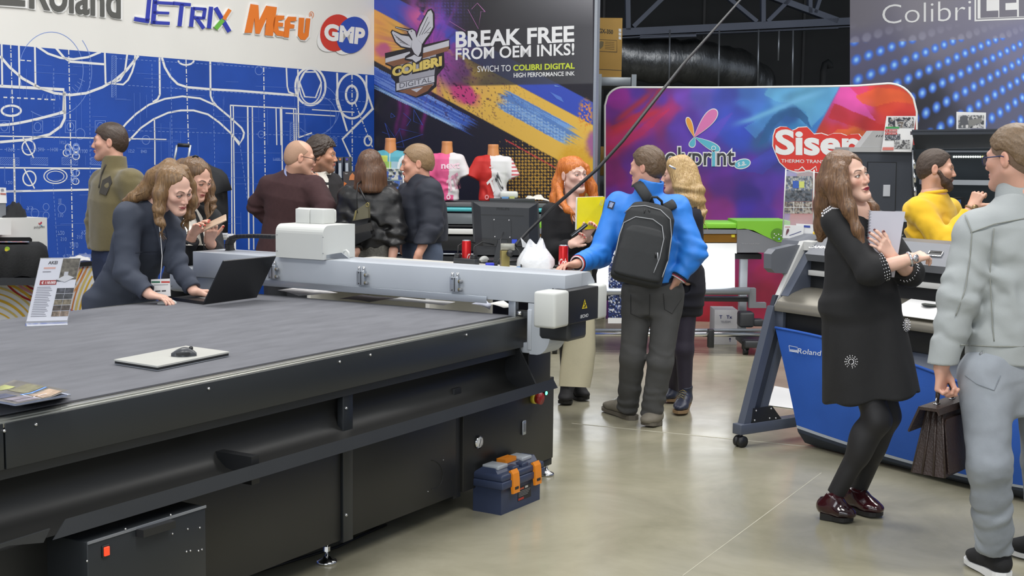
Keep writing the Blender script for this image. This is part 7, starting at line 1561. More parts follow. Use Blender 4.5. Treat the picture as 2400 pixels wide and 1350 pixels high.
 # == people
def JJ(**k):return{a:D(*v)for a,v in k.items()}
def chain_ops(pts,k=0.02):
 q=[(D(x,y,Y),r)for x,y,Y,r in pts]; return[rc(q[i][0],q[i+1][0],q[i][1],q[i+1][1],k)for i in range(len(q)-1)]
MEN=[(-0.12,0.175,0.118),(0.0,0.178,0.118),(0.28,0.168,0.112),(0.62,0.188,0.122),(0.82,0.172,0.108),(0.95,0.10,0.078),(1.02,0.065,0.062)]
WOM=[(-0.12,0.165,0.112),(0.0,0.165,0.112),(0.30,0.132,0.094),(0.62,0.150,0.108),(0.82,0.140,0.092),(0.95,0.085,0.066),(1.02,0.055,0.054)]
def prof_k(pr,k,kd=None):return[(s,w_*k,d*(kd or k))+tuple(r)for s,w_,d,*r in pr]
def side(J):return nrm(J['shL']-J['shR'])
def hside(J):v=J['hpL']-J['hpR']if 'hpL' in J else J['shL']-J['shR']; v=v.copy(); v[2]=0; return nrm(v)
def trunk(J,pr,k=0.03):return[loft(J['hp'],J['nk'],hside(J),side(J),pr,k)]
def sleeve(J,q,r,frac=1.0,k=0.035,shoulder=0.9,cap=True):
 a,b,c=J['sh'+q],J['el'+q],J['wr'+q]; e=b+(c-b)*frac; o=[]
 if cap:o.append(rc(J['nk']*0.5+a*0.5-V_(0,0,0.048),a-V_(0,0,0.008),r[0]*shoulder*0.9,r[0]*0.96,0.06))
 return o+[rc(a,b,r[0],r[1],k),rc(b,e,r[1],r[2],0.03,cut=True),rc(e-nrm(e-b)*0.010,e+nrm(e-b)*0.05,r[2]-0.015,r[2]-0.015,0.003,'s')]
def arm_skin(J,q,r=(0.045,0.040,0.026)):return[rc(J['sh'+q],J['el'+q],r[0],r[1],0.03),rc(J['el'+q],J['wr'+q],r[1],r[2],0.03)]
def legs(J,r,q='LR',frac=1.0,k=0.04):
 o=[]
 for s in q:a,b,c=J['hp'+s],J['kn'+s],J['an'+s]; e=b+(c-b)*frac; o+=[rc(a,b,r[0],r[1],k),rc(b,e,r[1],r[2],0.03,cut=frac>=0.9)]
 return o
def legfolds(J,amp=0.006,q='LR',s=1):
 o=[]
 for i,a in enumerate(q):k,an=J['kn'+a],J['an'+a]; ax=nrm(an-k); o+=[wrinkle(k,0.11,ax,95,amp,s+i),wrinkle(an-ax*0.06,0.13,ax,110,amp*1.2,s+5+i),wrinkle(J['hp'+a],0.14,ax,60,amp*0.7,s+9+i)]
 return o
def armfolds(J,amp=0.006,q='LR',s=1):
 o=[]
 for i,a in enumerate(q):b,c=J['el'+a],J['wr'+a]; ax=nrm(c-J['sh'+a]); o+=[wrinkle(b,0.10,ax,90,amp,s+i),wrinkle((b+c)/2,0.09,nrm(c-b),85,amp*0.7,s+3+i),wrinkle(J['sh'+a],0.10,ax,70,amp*0.5,s+6+i)]
 return o
def collar(H,J,r,z0=-0.14,z1=-0.075,open_=True,tilt=0.02,k=0.01):
 a=J['nk']+V_(0,0,-0.02); b=H.w(0,0.03,z1); return[rc(a,b,r+0.012,r,k,cut=True),rc(a+(b-a)*0.2,b+(b-a)*0.5,r-0.018,r-0.018,0.004,'s')]
def ring(name,c,ax,r,rr,m,parent,fl=1.0):
 u=nrm(ax); x=nrm(np.cross(u,V_(0.1,1,0.05))); y=np.cross(u,x); b=MB(); b.tube([c+(x*math.cos(t)+y*math.sin(t)*fl)*r for t in np.linspace(0,2*math.pi,29)],rr,m,10,caps=False); return b.build(name,parent)
def cloth(name,ops,h,m,parent,label=None):
 o=fast_obj(name,[surf(ops,h)],m,parent)
 if label:o['label']=label
 return o
def person(label,xy):return thing('person',label,'person',(xy[0],xy[1],0.0))
def fabric(name,c,rough=0.85,noise=0.06,ns=14,bump=0.25,bs=420,sheen=0.0,**k):return mat(name,rgb(*c),rough,noise=noise,nscale=ns,bump=bump,bscale=bs,sheen=sheen,**k)
M_tights=fabric('black_tights',(30,29,32),0.6,0.05,20,0.1,700)
M_bootb=mat('black_suede',rgb(26,25,27),0.7,noise=0.08,nscale=30); M_sole_b=mat('dark_sole',rgb(26,25,25),0.6,noise=0.05,nscale=20)
M_bead=mat('silver_bead',(0.72,0.72,0.76),0.2,0.9,noise=0.1,nscale=200); M_pearl=mat('pearl_bead',rgb(230,228,232),0.25,noise=0.03,nscale=100)
def on_surf(us,x,y,t0,t1,off=0.0):
 dv=ray(x,y); dv/=np.linalg.norm(dv); t=t0
 for _ in range(90):
  P=CO+dv*t; d_=ev(us,P[None])[0]
  if d_<0.0015 or t>t1:break
  t+=max(d_*0.6,0.002)
 return P-dv*off
def seam(parent,us,pts,r,m,t0,t1,name='seam',off=0.002):
 P=[];
 for(x0,y0),(x1,y1)in zip(pts,pts[1:]):
  n_=max(2,int(math.hypot(x1-x0,y1-y0)/8))
  for i in range(n_):P.append(on_surf(us,x0+(x1-x0)*i/n_,y0+(y1-y0)*i/n_,t0,t1,off))
 P.append(on_surf(us,*pts[-1],t0,t1,off)); b=MB(); b.tube(P,r,m,6); return b.build(name,parent)
 # ---- 1 woman in the long black dress (front right)
Yb=6.08
J=JJ(nk=(2003,497,6.07),shR=(1960,516,6.0),shL=(2052,522,6.22),elR=(2040,634,5.86),wrR=(2136,606,5.86),elL=(2132,640,6.10),wrL=(2088,600,5.90),hp=(2012,720,6.12),hpR=(1993,760,6.08),hpL=(2040,758,6.16),knR=(2056,985,5.98),knL=(2078,975,6.08),anR=(1958,1158,6.06),anL=(2010,1150,6.20))
p1=person('woman in a long black beaded dress with crossed arms holding a white notebook',(G(1985,1200)[0],G(1985,1200)[1]))
H=Head(D(1986,416,6.06),-52,-8,-13,0.95,True,0.97,0.95)
sk1=(226,184,164)
fd=nrm(J['wrR']-J['elR']); hr,n1=hand_ops(J['wrR'],nrm(fd+V_(0.2,0.6,-0.1)),V_(-0.2,0.3,-1),-1,(0.5,0.6,0.6,0.7),0.88)
dl_=nrm(D(2052,556,5.86)-J['wrL']); hl_,n2=hand_ops(J['wrL'],dl_,V_(-0.25,0.95,-0.3),1,(0.25,0.3,0.3,0.35),0.9,spread=0.10)
body=[rc(J['hp'],J['nk'],0.08,0.07,0.03)]+legs(J,(0.06,0.045,0.033))
skin_obj(p1,H,[surf(H.ops()+H.neck(J['nk'],0.047,0.052),0.0021),surf(arm_skin(J,'R',(0.036,0.038,0.0255))+hr,0.0024),surf(arm_skin(J,'L',(0.036,0.037,0.025))+hl_,0.0024),surf(body,0.012)],sk1,dict(lips=(150,46,62),brow=(86,58,42),liner=(66,46,42),blush=0.45),n1+n2,nailc=(92,24,34))
H.eyes(p1,(96,76,58),(0.10,0.10))
bt1=D(2045,933,6.08)
dr=[loft(J['hp'],J['nk'],hside(J),side(J),[(0.0,0.180,0.148,0.0),(0.35,0.166,0.132,0.01),(0.62,0.152,0.122),(0.82,0.132,0.095),(0.94,0.085,0.066),(1.0,0.056,0.055)],0.04),loft(bt1,J['hp']+V_(0,0,0.05),nrm(V_(0.95,-0.25,0)),hside(J),[(0.0,0.214,0.168),(0.35,0.202,0.160),(0.7,0.190,0.154),(1.0,0.176,0.146)],0.06,rnd=.006)]+sleeve(J,'R',(0.062,0.064,0.058),0.38)+sleeve(J,'L',(0.060,0.060,0.052),0.25)
dr+=[disp(lambda P:0.010*np.clip((J['hp'][2]+0.05-P[:,2])/0.5,0,1)*np.sin(np.arctan2(P[:,1]-bt1[1],P[:,0]-bt1[0])*5+0.7)),cloth_noise(0.0025,9)]+armfolds(J,0.004)
M_dress=fabric('black_crepe',(27,27,29),0.8,0.08,30,0.15,600)
dr.append(rc(J['nk']-V_(0,0,.03),J['nk']+(H.w(0,.022,-.06)-J['nk'])*.42,.064,.057,.015,cut=True)); drs=cloth('dress',dr,0.0055,M_dress,p1)
def beads(name,pts,r,m,parent):b=MB(); [b.ball(p,r,m,6)for p in pts]; return b.build(name,parent)
for q,fr,rr in(('R',0.38,0.0585),('L',0.25,0.053)):
 a,b_=J['el'+q],J['wr'+q]; u=nrm(b_-a); e=a+(b_-a)*fr; x=nrm(np.cross(u,V_(0,0,1))); y=np.cross(u,x)
 beads('beaded_cuff',[e-u*(0.006+0.011*k)+(x*math.cos(t)+y*math.sin(t))*(rr+0.001+0.001*k)for k in range(3)for t in np.linspace(0,2*math.pi,25)[:-1]],0.0036,M_bead,drs)['label']='silver beaded cuff'
tr=[]; us=[o for o in dr if o.mode!='d']
for x in np.arange(1927,1994,4.5):
 for y in range(452,560,3):
  P=on_surf(us,x,y,5.5,6.6)
  if abs(ev(us,P[None])[0])<0.004:tr+=[P,on_surf(us,x+1,y+6,5.5,6.6)]; break
if tr:beads('beaded_trim',tr,0.0055,M_pearl,drs)['label']='pearl trim on the shoulder'
for cx,cy,s_ in((1995,848,1.0),(2125,762,0.6)):
 pts=[on_surf([o for o in dr if o.mode!='d'],cx,cy,5.4,6.5)]
 for k in range(14):pts+=[on_surf([o for o in dr if o.mode!='d'],cx+r*s_*math.cos(k*0.449),cy+r*math.sin(k*0.449),5.4,6.6,0.003)for r in(6,10.5,14.5)]
 beads('brooch',pts,0.0036,M_bead,drs)['label']='silver flower brooch'
lg_=legs(J,(0.082,0.060,0.040))+[el(J['knR']+(J['anR']-J['knR'])*0.3+V_(-0.02,0,0),(0.05,0.052,0.10),None,0.04),el(J['knL']+(J['anL']-J['knL'])*0.3+V_(-0.02,0,0),(0.05,0.052,0.10),None,0.04)]
cloth('tights',lg_,0.006,M_tights,p1)
M_oxb=mat('oxblood_patent',rgb(44,14,18),0.12,noise=0.6,nscale=9,coat=0.6)
shoe(p1,D(1953,1165,6.05),G(1996,1226)+V_(0,0,0.01),M_oxb,M_sole_b,w_=0.045,h=0.004,heel=0.030,high=0.085,lace=M_black)
shoe(p1,D(2008,1152,6.19),G(2062,1215)+V_(0,0,0.01),M_oxb,M_sole_b,w_=0.045,h=0.004,heel=0.030,high=0.085,lace=M_black)
hm1=hair_mat('brown_hair',(72,50,36),(140,104,72))
Hd1=H; ho=[el(H.w(0,0.020,0.043),V_(0.083,0.105,0.088)*0.95,H.R,0.03)]+chain_ops([(1962,385,6.06,0.058),(1946,430,6.08,0.060),(1938,480,6.11,0.056),(1930,530,6.13,0.040),(1922,560,6.13,0.016)],0.03)+chain_ops([(1964,385,6.02,0.045),(1956,430,6.0,0.048),(1964,470,5.98,0.040)],0.03)+chain_ops([(1970,400,5.97,0.032),(1975,440,5.95,0.034),(1990,490,5.92,0.030),(2010,540,5.89,0.020),(2026,585,5.87,0.010),(2034,606,5.86,0.005)],0.03)+chain_ops([(2030,470,6.12,0.03),(2044,490,6.08,0.026),(2056,528,6.05,0.014)],0.03)+chain_ops([(1955,440,6.12,0.05),(1975,490,6.14,0.05),(1995,530,6.12,0.03)],0.03)
ho+=[Op(lambda P:(lambda L:-np.minimum(np.minimum(0.056-np.abs(L[:,0]+0.006)-0.25*np.clip(L[:,2]-0.04,0,1),0.088-0.8*np.abs(L[:,0]+0.014)-L[:,2]),-0.035-L[:,1]))(Hd1.loc(P)),H.c,0.2,0.014,'s'),strands(0.0020,90,3,(1,1,0.05))]
cloth('hair',ho,0.003,hm1,p1,'long brown hair')
nq=[D(2040,494,5.965),D(2122,496,6.02),D(2096,650,5.99),D(2030,645,5.95)]; nn_=nrm(np.cross(nq[1]-nq[0],nq[3]-nq[0])); nn_=nn_ if nn_[1]<0 else-nn_
nb_=thing('notebook','white spiral notebook held against the black dress','notebook',(nq[2]+nq[3])/2)
m_=MB(); m_.prism(nq,-nn_*0.010,mat('notebook_cover',rgb(214,214,226,0.9),0.5,noise=0.02,nscale=10)); m_.build('pages',nb_)
m_=MB()
for i in range(22):
 c_=nq[0]*(1-i/22)+nq[3]*i/22-nn_*0.005; m_.tube([c_+nrm(nq[1]-nq[0])*0.006*math.cos(t)-nn_*0.009*math.sin(t)for t in np.linspace(0,2*math.pi,9)],0.001,M_alu,5,caps=False)
m_.build('spiral_binding',nb_)
u=nrm(J['wrR']-J['elR']); x=nrm(np.cross(u,V_(0,0,1))); y=np.cross(u,x); w0=J['wrR']-u*0.008
wt=MB(); wt.tube([w0+(x*math.cos(t)+y*math.sin(t))*0.029 for t in np.linspace(0,2*math.pi,21)],0.006,M_bead,8,caps=False); c_=w0+nrm(V_(0.6,-0.8,0.2))*0.030
wt.cyl(c_,c_+nrm(V_(0.6,-0.8,0.2))*0.008,0.016,M_bead,20); wt.build('wristwatch',p1)['label']='silver wristwatch'
# ---- 2 man in the grey jacket with a briefcase (right edge, from behind)
J=JJ(nk=(2392,455,5.27),shL=(2294,546,5.22),shR=(2500,515,5.30),elL=(2250,690,5.18),wrL=(2206,862,5.15),elR=(2545,690,5.25),wrR=(2530,840,5.0),hp=(2372,850,5.24),hpL=(2308,880,5.18),hpR=(2440,880,5.28),knL=(2318,1085,5.08),knR=(2445,1080,5.30),anL=(2330,1285,5.22),anR=(2450,1270,5.42))
p2=person('man in a pale grey jacket and grey jeans seen from behind at the right edge',(J['hp'][0],J['hp'][1]))
H=Head(D(2374,372,5.27),128,4,0,1.0,False,1.02)
hd,nl=hand_ops(J['wrL'],nrm(V_(0.06,-0.0,-1)),V_(0.7,-0.6,0),1,(0.95,1.0,1.05,1.1),1.0,thumb_dir=(0.8,0.2,0.5),thumb_curl=0.6)
hd2,_=hand_ops(J['wrR'],nrm(V_(0.0,-0.4,-1)),V_(-0.9,0.2,0),-1,(0.4,0.5,0.5,0.6),1.0)
skin_obj(p2,H,[surf(H.ops()+H.neck(J['nk']+V_(0,0,-0.03),0.060,0.066),0.0024),surf([rc(J['elL']*0.2+J['wrL']*0.8,J['wrL'],0.034,0.029,0.02)]+hd,0.0024),surf(arm_skin(J,'R')+hd2,0.006),surf([rc(J['hp'],J['nk'],0.10,0.08,0.03)]+legs(J,(0.07,0.05,0.04)),0.014)],(206,158,138),dict(brow=(96,76,60),stub=0.1))
H.eyes(p2,(90,100,100)); H.glasses(p2,mat('navy_frames',rgb(30,40,84),0.3,noise=0.05,nscale=50),0.0022)
cloth('hair',H.hair_short(0.014,[0.078,0.07,0.05,0.035,0.032,0.036,0.02,-0.02,-0.045],0.006,3,0.0016),0.0028,hair_mat('light_brown_hair',(88,70,52),(128,104,76),(1,1,0.5)),p2,'short light brown hair')
cloth('hair_shaved_sides',H.hair_short(0.0035,[0.07,0.06,0.02,0.004,-0.01,-0.012,-0.04,-0.075,-0.085],0.0,5,0.0006),0.0028,hair_mat('cropped_hair',(108,88,72),(140,116,98),(1,1,1),0.8),p2,'cropped hair at the back and sides')
M_gj=fabric('grey_cotton_jacket',(160,165,166),0.8,0.05,5,0.2,500); M_gj2=fabric('dark_collar_lining',(118,116,112),0.85)
jk=trunk(J,[(-0.02,0.188,0.130),(0.1,0.190,0.132),(0.3,0.190,0.132),(0.62,0.200,0.136),(0.80,0.192,0.124),(0.93,0.115,0.090),(1.02,0.072,0.07)])+sleeve(J,'L',(0.088,0.076,0.054),0.985)+sleeve(J,'R',(0.088,0.076,0.054),0.98)+[plane_cut(J['hp']+V_(0,0,0.008),V_(0,0,-1))]
jk+=armfolds(J,0.009,'LR',3)+[wrinkle(J['hp']*0.6+J['nk']*0.4,0.22,V_(0.5,0.1,0.85),34,0.008,7),wrinkle(J['shL']*0.7+J['hp']*0.3,0.14,V_(0.8,0,0.6),50,0.007,8),cloth_noise(0.004,7,4)]
jo_=cloth('jacket',jk,0.0055,M_gj,p2)
cl_ops=[rc(J['nk']+V_(0,0,-0.045),J['nk']+V_(-0.012,0.006,0.055),0.098,0.080,0.01,cut=True,flat=(V_(0,1,0),0.92)),rc(J['nk']+V_(0,0,0.0),J['nk']+V_(-0.014,0.006,0.11),0.062,0.062,0.004,'s')]
cloth('collar',cl_ops+[cloth_noise(0.003,14,5)],0.005,M_gj,jo_); cloth('collar_lining',[rc(J['nk']+V_(0,0,-0.03),J['nk']+V_(-0.013,0.006,0.050),0.076,0.074,0.01,cut=True),rc(J['nk']+V_(0,0,-0.01),J['nk']+V_(-0.014,0.006,0.10),0.066,0.066,0.004,'s')],0.005,M_gj2,jo_,'dark collar lining')
us2=[o for o in jk if o.mode!='d']
M_seam=fabric('jacket_seam',(140,143,138),0.85)
seam(jo_,us2,[(2275,545),(2330,525),(2400,512),(2470,508)],0.0025,M_seam,4.7,5.6); seam(jo_,us2,[(2262,505),(2278,545),(2274,600),(2262,680),(2240,740)],0.0025,M_seam,4.7,5.6); seam(jo_,us2,[(2330,535),(2320,640),(2326,760),(2330,800)],0.0025,M_seam,4.7,5.6); seam(jo_,us2,[(2252,808),(2330,812),(2400,812)],0.003,M_seam,4.7,5.6)
b=MB(); a=on_surf(us2,2300,830,4.7,5.6,0.004); b.cyl(a,a+V_(0,-0.006,0),0.0085,M_gry,14); b.build('button',jo_); b=MB(); a=on_surf(us2,2195,858,4.7,5.6,0.004); b.cyl(a,a+V_(0,-0.006,0),0.0075,M_gry,14); b.build('button',jo_)
b=MB(); pts=[on_surf(us2,x,y,4.7,5.6,0.005)for x,y in((2262,818),(2304,820),(2308,830),(2304,841),(2262,840))]; b.prism(pts,V_(0,0.004,0),M_gj); b.build('waist_tab',jo_)
M_jn=mat('grey_denim',rgb(146,152,160),0.85,noise=0.14,nscale=7,bump=0.25,bscale=600)
tr_=[loft(J['hp']+V_(0,0,-0.20),J['hp']+V_(0,0,0.05),hside(J),hside(J),[(0,0.165,0.115),(0.6,0.182,0.128),(1,0.172,0.118)],0.04)]+legs(J,(0.104,0.080,0.071))+legfolds(J,0.003)+[wrinkle(J['knL']*0.5+J['anL']*0.5,0.2,nrm(J['anL']-J['knL']),75,0.005,21),cloth_noise(0.003,10,6)]
cloth('jeans',tr_,0.0055,M_jn,p2,'faded grey jeans')
us3=[o for o in tr_ if o.mode!='d']; M_js=fabric('denim_seam',(128,134,142),0.85); seam(p2,us3,[(2262,880),(2290,900),(2330,915),(2345,880)],0.002,M_js,4.7,5.6,'pocket_seam')
M_wsole=mat('white_sole',rgb(232,232,232),0.5,noise=0.03,nscale=20); M_knit=fabric('black_knit',(28,28,30),0.85,0.1,60)
for a_,t_ in((J['anL'],G(2275,1318)),(J['anR'],V_(J['anR'][0]-0.09,J['anR'][1]+0.14,0))):
 so=shoe(p2,a_+V_(0.02,0,-0.0),t_+V_(0,0,0.012),M_knit,M_wsole,w_=0.048,h=0.005,heel=0.034,lace=M_black,high=0.085)
b=MB(); a=G(2310,1322)+V_(0,-0.055,0.055); b.box(a,(0.05,0.004,0.016),M_wsole,0.002,rot=Matrix.Rotation(0.6,4,'Y')); b.build('shoe_stripe',p2)['label']='white stripes on the black shoe'
FB=frame(D(2178,1110,5.11),50.0); bc=thing('briefcase','dark brown leather briefcase hanging from the grey jacket man','briefcase',FB.translation,math.radians(50))
M_lth=mat('dark_brown_leather',rgb(52,40,36),0.38,noise=0.12,nscale=10,bump=0.25,bscale=130)
hB=D(2200,946,5.16)[2]-FB.translation[2]
def bp_(name,fn,lab=None,par=None):
 m=MB(FB); fn(m); o=m.build(name,par or bc)
 if lab:o['label']=lab
 return o
x0,x1=-0.035,0.30
def bcase(m):
 for i,(y0,y1)in enumerate(((-0.075,-0.032),(-0.030,0.015),(0.017,0.06))):
  m.prism([(x0+0.004*i,y0-0.0,0.0),(x0+0.004*i,y1,0.0),(x0+0.05,(y1-0.0)*0.45,hB-0.02),(x0+0.05,y0*0.45,hB-0.02)],(x1-x0-0.05,0,0),M_lth)
bp_('body',bcase);
bp_('gusset',lambda m:(m.tube([(x0+0.002,-0.076,0.0),(x0+0.045,-0.036,hB-0.02)],0.004,M_lth,8),m.tube([(x0,-0.031,0.0),(x0+0.045,-0.012,hB-0.02)],0.005,M_lth,8),m.tube([(x0+0.004,0.016,0.0),(x0+0.048,0.008,hB-0.02)],0.005,M_lth,8),m.tube([(x0+0.01,0.061,0.0),(x0+0.05,0.028,hB-0.02)],0.004,M_lth,8)))
bp_('flap',lambda m:m.prism([(x0-0.012,p,z)for p,z in((-0.045,hB-0.0),(0.035,hB-0.0),(0.075,hB-0.10),(0.070,hB-0.105),(0.030,hB-0.012),(-0.038,hB-0.012),(-0.046,hB-0.028),(-0.050,hB-0.024))],(x1-x0+0.012,0,0),M_lth))
bp_('front_pocket',lambda m:m.prism([(-0.01,-0.084,0.012),(0.012,-0.052,hB-0.065),(0.03,-0.050,hB-0.05),(x1,-0.050,hB-0.05),(x1,-0.084,0.012)],(0,0.006,0),M_lth))
hn_=bp_('handle',lambda m:m.tube([(0.045,0,hB+0.005),(0.05,0,hB+0.045),(0.075,0,hB+0.075),(0.12,0,hB+0.082),(0.165,0,hB+0.075),(0.19,0,hB+0.045),(0.195,0,hB+0.005)],[0.007,0.009,0.012,0.013,0.012,0.009,0.007],M_lth,12))
for x in(0.045,0.195):bp_('ring',lambda m:(m.tube([(x+0.012*math.cos(t),0,hB+0.014+0.012*math.sin(t))for t in np.linspace(0,2*math.pi,13)],0.0028,M_chrome,6,caps=False),m.b2((x-0.018,-0.008,hB),(x+0.018,0.008,hB+0.006),M_chrome,0.002)),'chrome handle ring',hn_)
# ---- 3 man in the yellow jumper
J=JJ(nk=(2188,458,8.2),shR=(2150,492,8.10),shL=(2222,492,8.42),elR=(2218,572,7.95),wrR=(2278,486,7.98),elL=(2262,575,8.40),wrL=(2300,600,8.2),hp=(2180,640,8.25),hpR=(2150,660,8.2),hpL=(2212,660,8.3),knR=(2150,800,8.15),knL=(2212,800,8.25),anR=(2150,925,8.2),anL=(2212,925,8.3))
p3=person('bearded man in a bright yellow jumper gesturing with a raised thumb',(J['hp'][0],J['hp'][1]))
J['anR'][2]=J['anL'][2]=0.085
H=Head(D(2194,397,8.2),-14,2,3,1.0,False,1.04)
hd,nl=hand_ops(J['wrR'],nrm(D(2298,446,7.98)-J['wrR']),V_(0.35,0.7,-0.25),1,(0.9,1.1,1.2,1.25),0.98,thumb_dir=(0.55,0.85,0.1),thumb_curl=-0.15)
skin_obj(p3,H,[surf(H.ops()+H.neck(J['nk']+V_(0,0,-0.02),0.060,0.068),0.0026),surf([rc(J['elR']*.3+J['wrR']*.7,J['wrR'],0.036,0.028,0.02)]+hd,0.0026),surf([rc(J['hp'],J['nk'],0.1,0.08)]+legs(J,(0.07,0.05,0.04))+arm_skin(J,'L'),0.014)],(212,164,140),dict(brow=(62,48,40),stub=0.35,stubc=(84,66,56)))
H.eyes(p3,(70,60,50))
cloth('hair',H.hair_short(0.007,[0.082,0.074,0.045,0.02,0.006,0.0,-0.03,-0.06,-0.068],0.002,3,0.0014),0.0028,hair_mat('dark_cropped_hair',(52,42,36),(88,72,60),(1,1,0.6),0.6),p3,'short dark hair')
HB=H; L_=lambda P:HB.loc(P)
bo=[el(H.w(0,-0.042,-0.072),V_(0.058,0.054,0.052),H.R,0.02),el(H.w(0,-0.072,-0.104),V_(0.038,0.036,0.031),H.R,0.02)]+[rc(H.w(q*0.066,-0.015,-0.02),H.w(q*0.05,-0.05,-0.075),0.014,0.02,0.02)for q in(-1,1)]+[rc(H.w(-0.026,-0.090,-0.062),H.w(0,-0.099,-0.050),0.007,0.0065,0.01),rc(H.w(0.026,-0.090,-0.062),H.w(0,-0.099,-0.050),0.007,0.0065,0.01)]
bo+=[el(H.w(0,-0.10,-0.0655),V_(0.020,0.018,0.0085),H.R,0.004,'s'),Op(lambda P:(lambda L:np.maximum(L[:,2]-np.interp(np.abs(L[:,0]),[0,0.022,0.035,0.055,0.07],[-0.046,-0.05,-0.058,-0.035,0.0]),-0.15-L[:,2]))(L_(P)),H.c,99,0.005,'i'),strands(0.0014,190,5,(1,1,0.4))]
cloth('beard',bo,0.0026,hair_mat('beard_hair',(50,38,32),(92,70,56),(1,1,0.5),0.6),p3,'dark full beard')
M_yel=fabric('yellow_jersey',(232,186,34),0.85,0.03,8,0.2,500,sheen=0.2)
jp=trunk(J,[(-0.12,.18,.12),(0,.182,.122),(.28,.176,.118),(.62,.19,.126),(.82,.178,.112),(.95,.122,.088),(1.05,.078,.074)])+sleeve(J,'R',(0.076,0.070,0.046),0.86)+sleeve(J,'L',(0.072,0.062,0.044),0.9)+armfolds(J,0.008,'RL',4)+[wrinkle(J['shR']*0.6+J['hp']*0.4,0.15,V_(0.6,0,0.8),60,0.012,12),wrinkle(J['hp']*.5+J['nk']*.5,.2,V_(.3,0,.9),60,.009,14),cloth_noise(0.004,10,7)]
jo3=cloth('jumper',jp,0.0065,M_yel,p3); ring('collar',J['nk']+V_(0.004,-.004,.022),H.w(0,.022,-.05)-J['nk'],.071,.011,M_yel,jo3); cloth('trousers',[loft(J['hp']+V_(0,0,-0.2),J['hp']+V_(0,0,0.04),hside(J),hside(J),[(0,.16,.11),(1,.17,.115)],0.04)]+legs(J,(0.10,0.075,0.065)),0.011,fabric('dark_trousers',(40,42,48)),p3)
for a_ in 'RL':shoe(p3,J['an'+a_],J['an'+a_]*[1,1,0]+V_(0.15,-0.06,0.012),M_black,M_sole_b,h=0.009)
u=nrm(J['wrR']-J['elR']); x=nrm(np.cross(u,V_(0,1,0))); y=np.cross(u,x); w0=J['wrR']-u*0.012; wt=MB(); wt.tube([w0+(x*math.cos(t)+y*math.sin(t))*0.031 for t in np.linspace(0,2*math.pi,17)],0.008,mat('tan_strap',rgb(150,120,90),0.5,noise=0.05,nscale=30),8,caps=False); wt.cyl(w0+V_(0.012,-0.028,0.008),w0+V_(0.015,-0.040,0.010),0.019,mat('brass_watch',rgb(140,116,80),0.3,0.6,noise=0.05,nscale=40),18); wt.build('wristwatch',p3)['label']='tan strapped wristwatch'
# ---- 4 man in the blue jacket with a backpack
J=JJ(nk=(1519,452,8.22),shL=(1449,480,8.30),shR=(1586,486,8.20),elL=(1405,600,8.22),wrL=(1352,618,7.98),elR=(1628,592,8.12),wrR=(1590,652,8.10),hp=(1528,655,8.24),hpL=(1494,690,8.28),hpR=(1566,690,8.20),knL=(1483,838,8.20),knR=(1548,850,8.12),anL=(1470,960,8.34),anR=(1526,975,8.16))
p4=person('man in a bright blue jacket with a black backpack seen from behind',(J['hp'][0],J['hp'][1]))
H=Head(D(1516,392,8.22),146,3,0,1.0,False)
hd,nl=hand_ops(J['wrL'],nrm(V_(-0.8,-0.5,-0.08)),V_(0.1,-0.2,-1),1,(0.35,0.4,0.4,0.45),1.0)
hd2,_=hand_ops(J['wrR'],nrm(V_(-0.35,0.3,-0.8)),V_(-0.6,0.6,0),-1,(0.4,0.4,0.4,0.4),0.9)
skin_obj(p4,H,[surf(H.ops()+H.neck(J['nk']+V_(0,0,-0.02),0.060,0.066),0.0026),surf([rc(J['elL']*.3+J['wrL']*.7,J['wrL'],0.034,0.028,0.02)]+hd,0.0026),surf([rc(J['elR']*.3+J['wrR']*.7,J['wrR'],0.034,0.028,0.02)]+hd2,0.004),surf([rc(J['hp'],J['nk'],0.1,0.08)]+legs(J,(0.07,0.05,0.04)),0.014)],(208,158,138),dict(brow=(80,64,50)))
H.eyes(p4,(80,90,90))
cloth('hair',H.hair_short(0.013,[0.078,0.072,0.05,0.02,0.008,0.004,-0.03,-0.07,-0.078],0.003,6,0.002),0.0028,hair_mat('mid_brown_hair',(70,54,40),(120,96,72),(1,1,0.5)),p4,'short brown hair')
M_bj=mat('blue_shell_fabric',rgb(44,128,222),0.55,noise=0.04,nscale=6,bump=0.15,bscale=300)
jb=trunk(J,[(-0.06,0.185,0.13),(0.1,0.195,0.135),(0.3,0.19,0.13),(0.62,0.2,0.135),(0.82,0.18,0.12),(0.94,0.115,0.09),(1.02,0.075,0.072)])+sleeve(J,'L',(0.078,0.070,0.054),0.93)+sleeve(J,'R',(0.078,0.074,0.055),0.9)+collar(H,J,0.080,z1=-0.075)+[plane_cut(J['hp']+V_(0,0,-0.012),V_(0.05,0,-1))]+armfolds(J,0.008,'LR',9)+[wrinkle(J['shR']*0.55+J['hp']*0.45,0.17,V_(0.7,0,0.7),50,0.010,31),wrinkle(J['shL']*0.55+J['hp']*0.45,0.15,V_(-0.7,0,0.7),50,0.009,33),cloth_noise(0.004,8,9)]
jbo=cloth('jacket',jb,0.006,M_bj,p4)
cloth('jumper_hem',[loft(J['hp']+V_(0,0,-0.045),J['hp']+V_(0,0,0.03),hside(J),hside(J),[(0,0.178,0.122),(1,0.18,0.122)],0.01)],0.006,fabric('navy_knit',(34,36,52)),p4,'navy jumper hem below the jacket')
cloth('shirt_hem',[loft(J['hp']+V_(0,0,-0.052),J['hp']+V_(0,0,-0.04),hside(J),hside(J),[(0,0.180,0.124),(1,0.18,0.124)],0.01)],0.005,fabric('white_hem',(214,214,220)),p4,'white shirt edge')
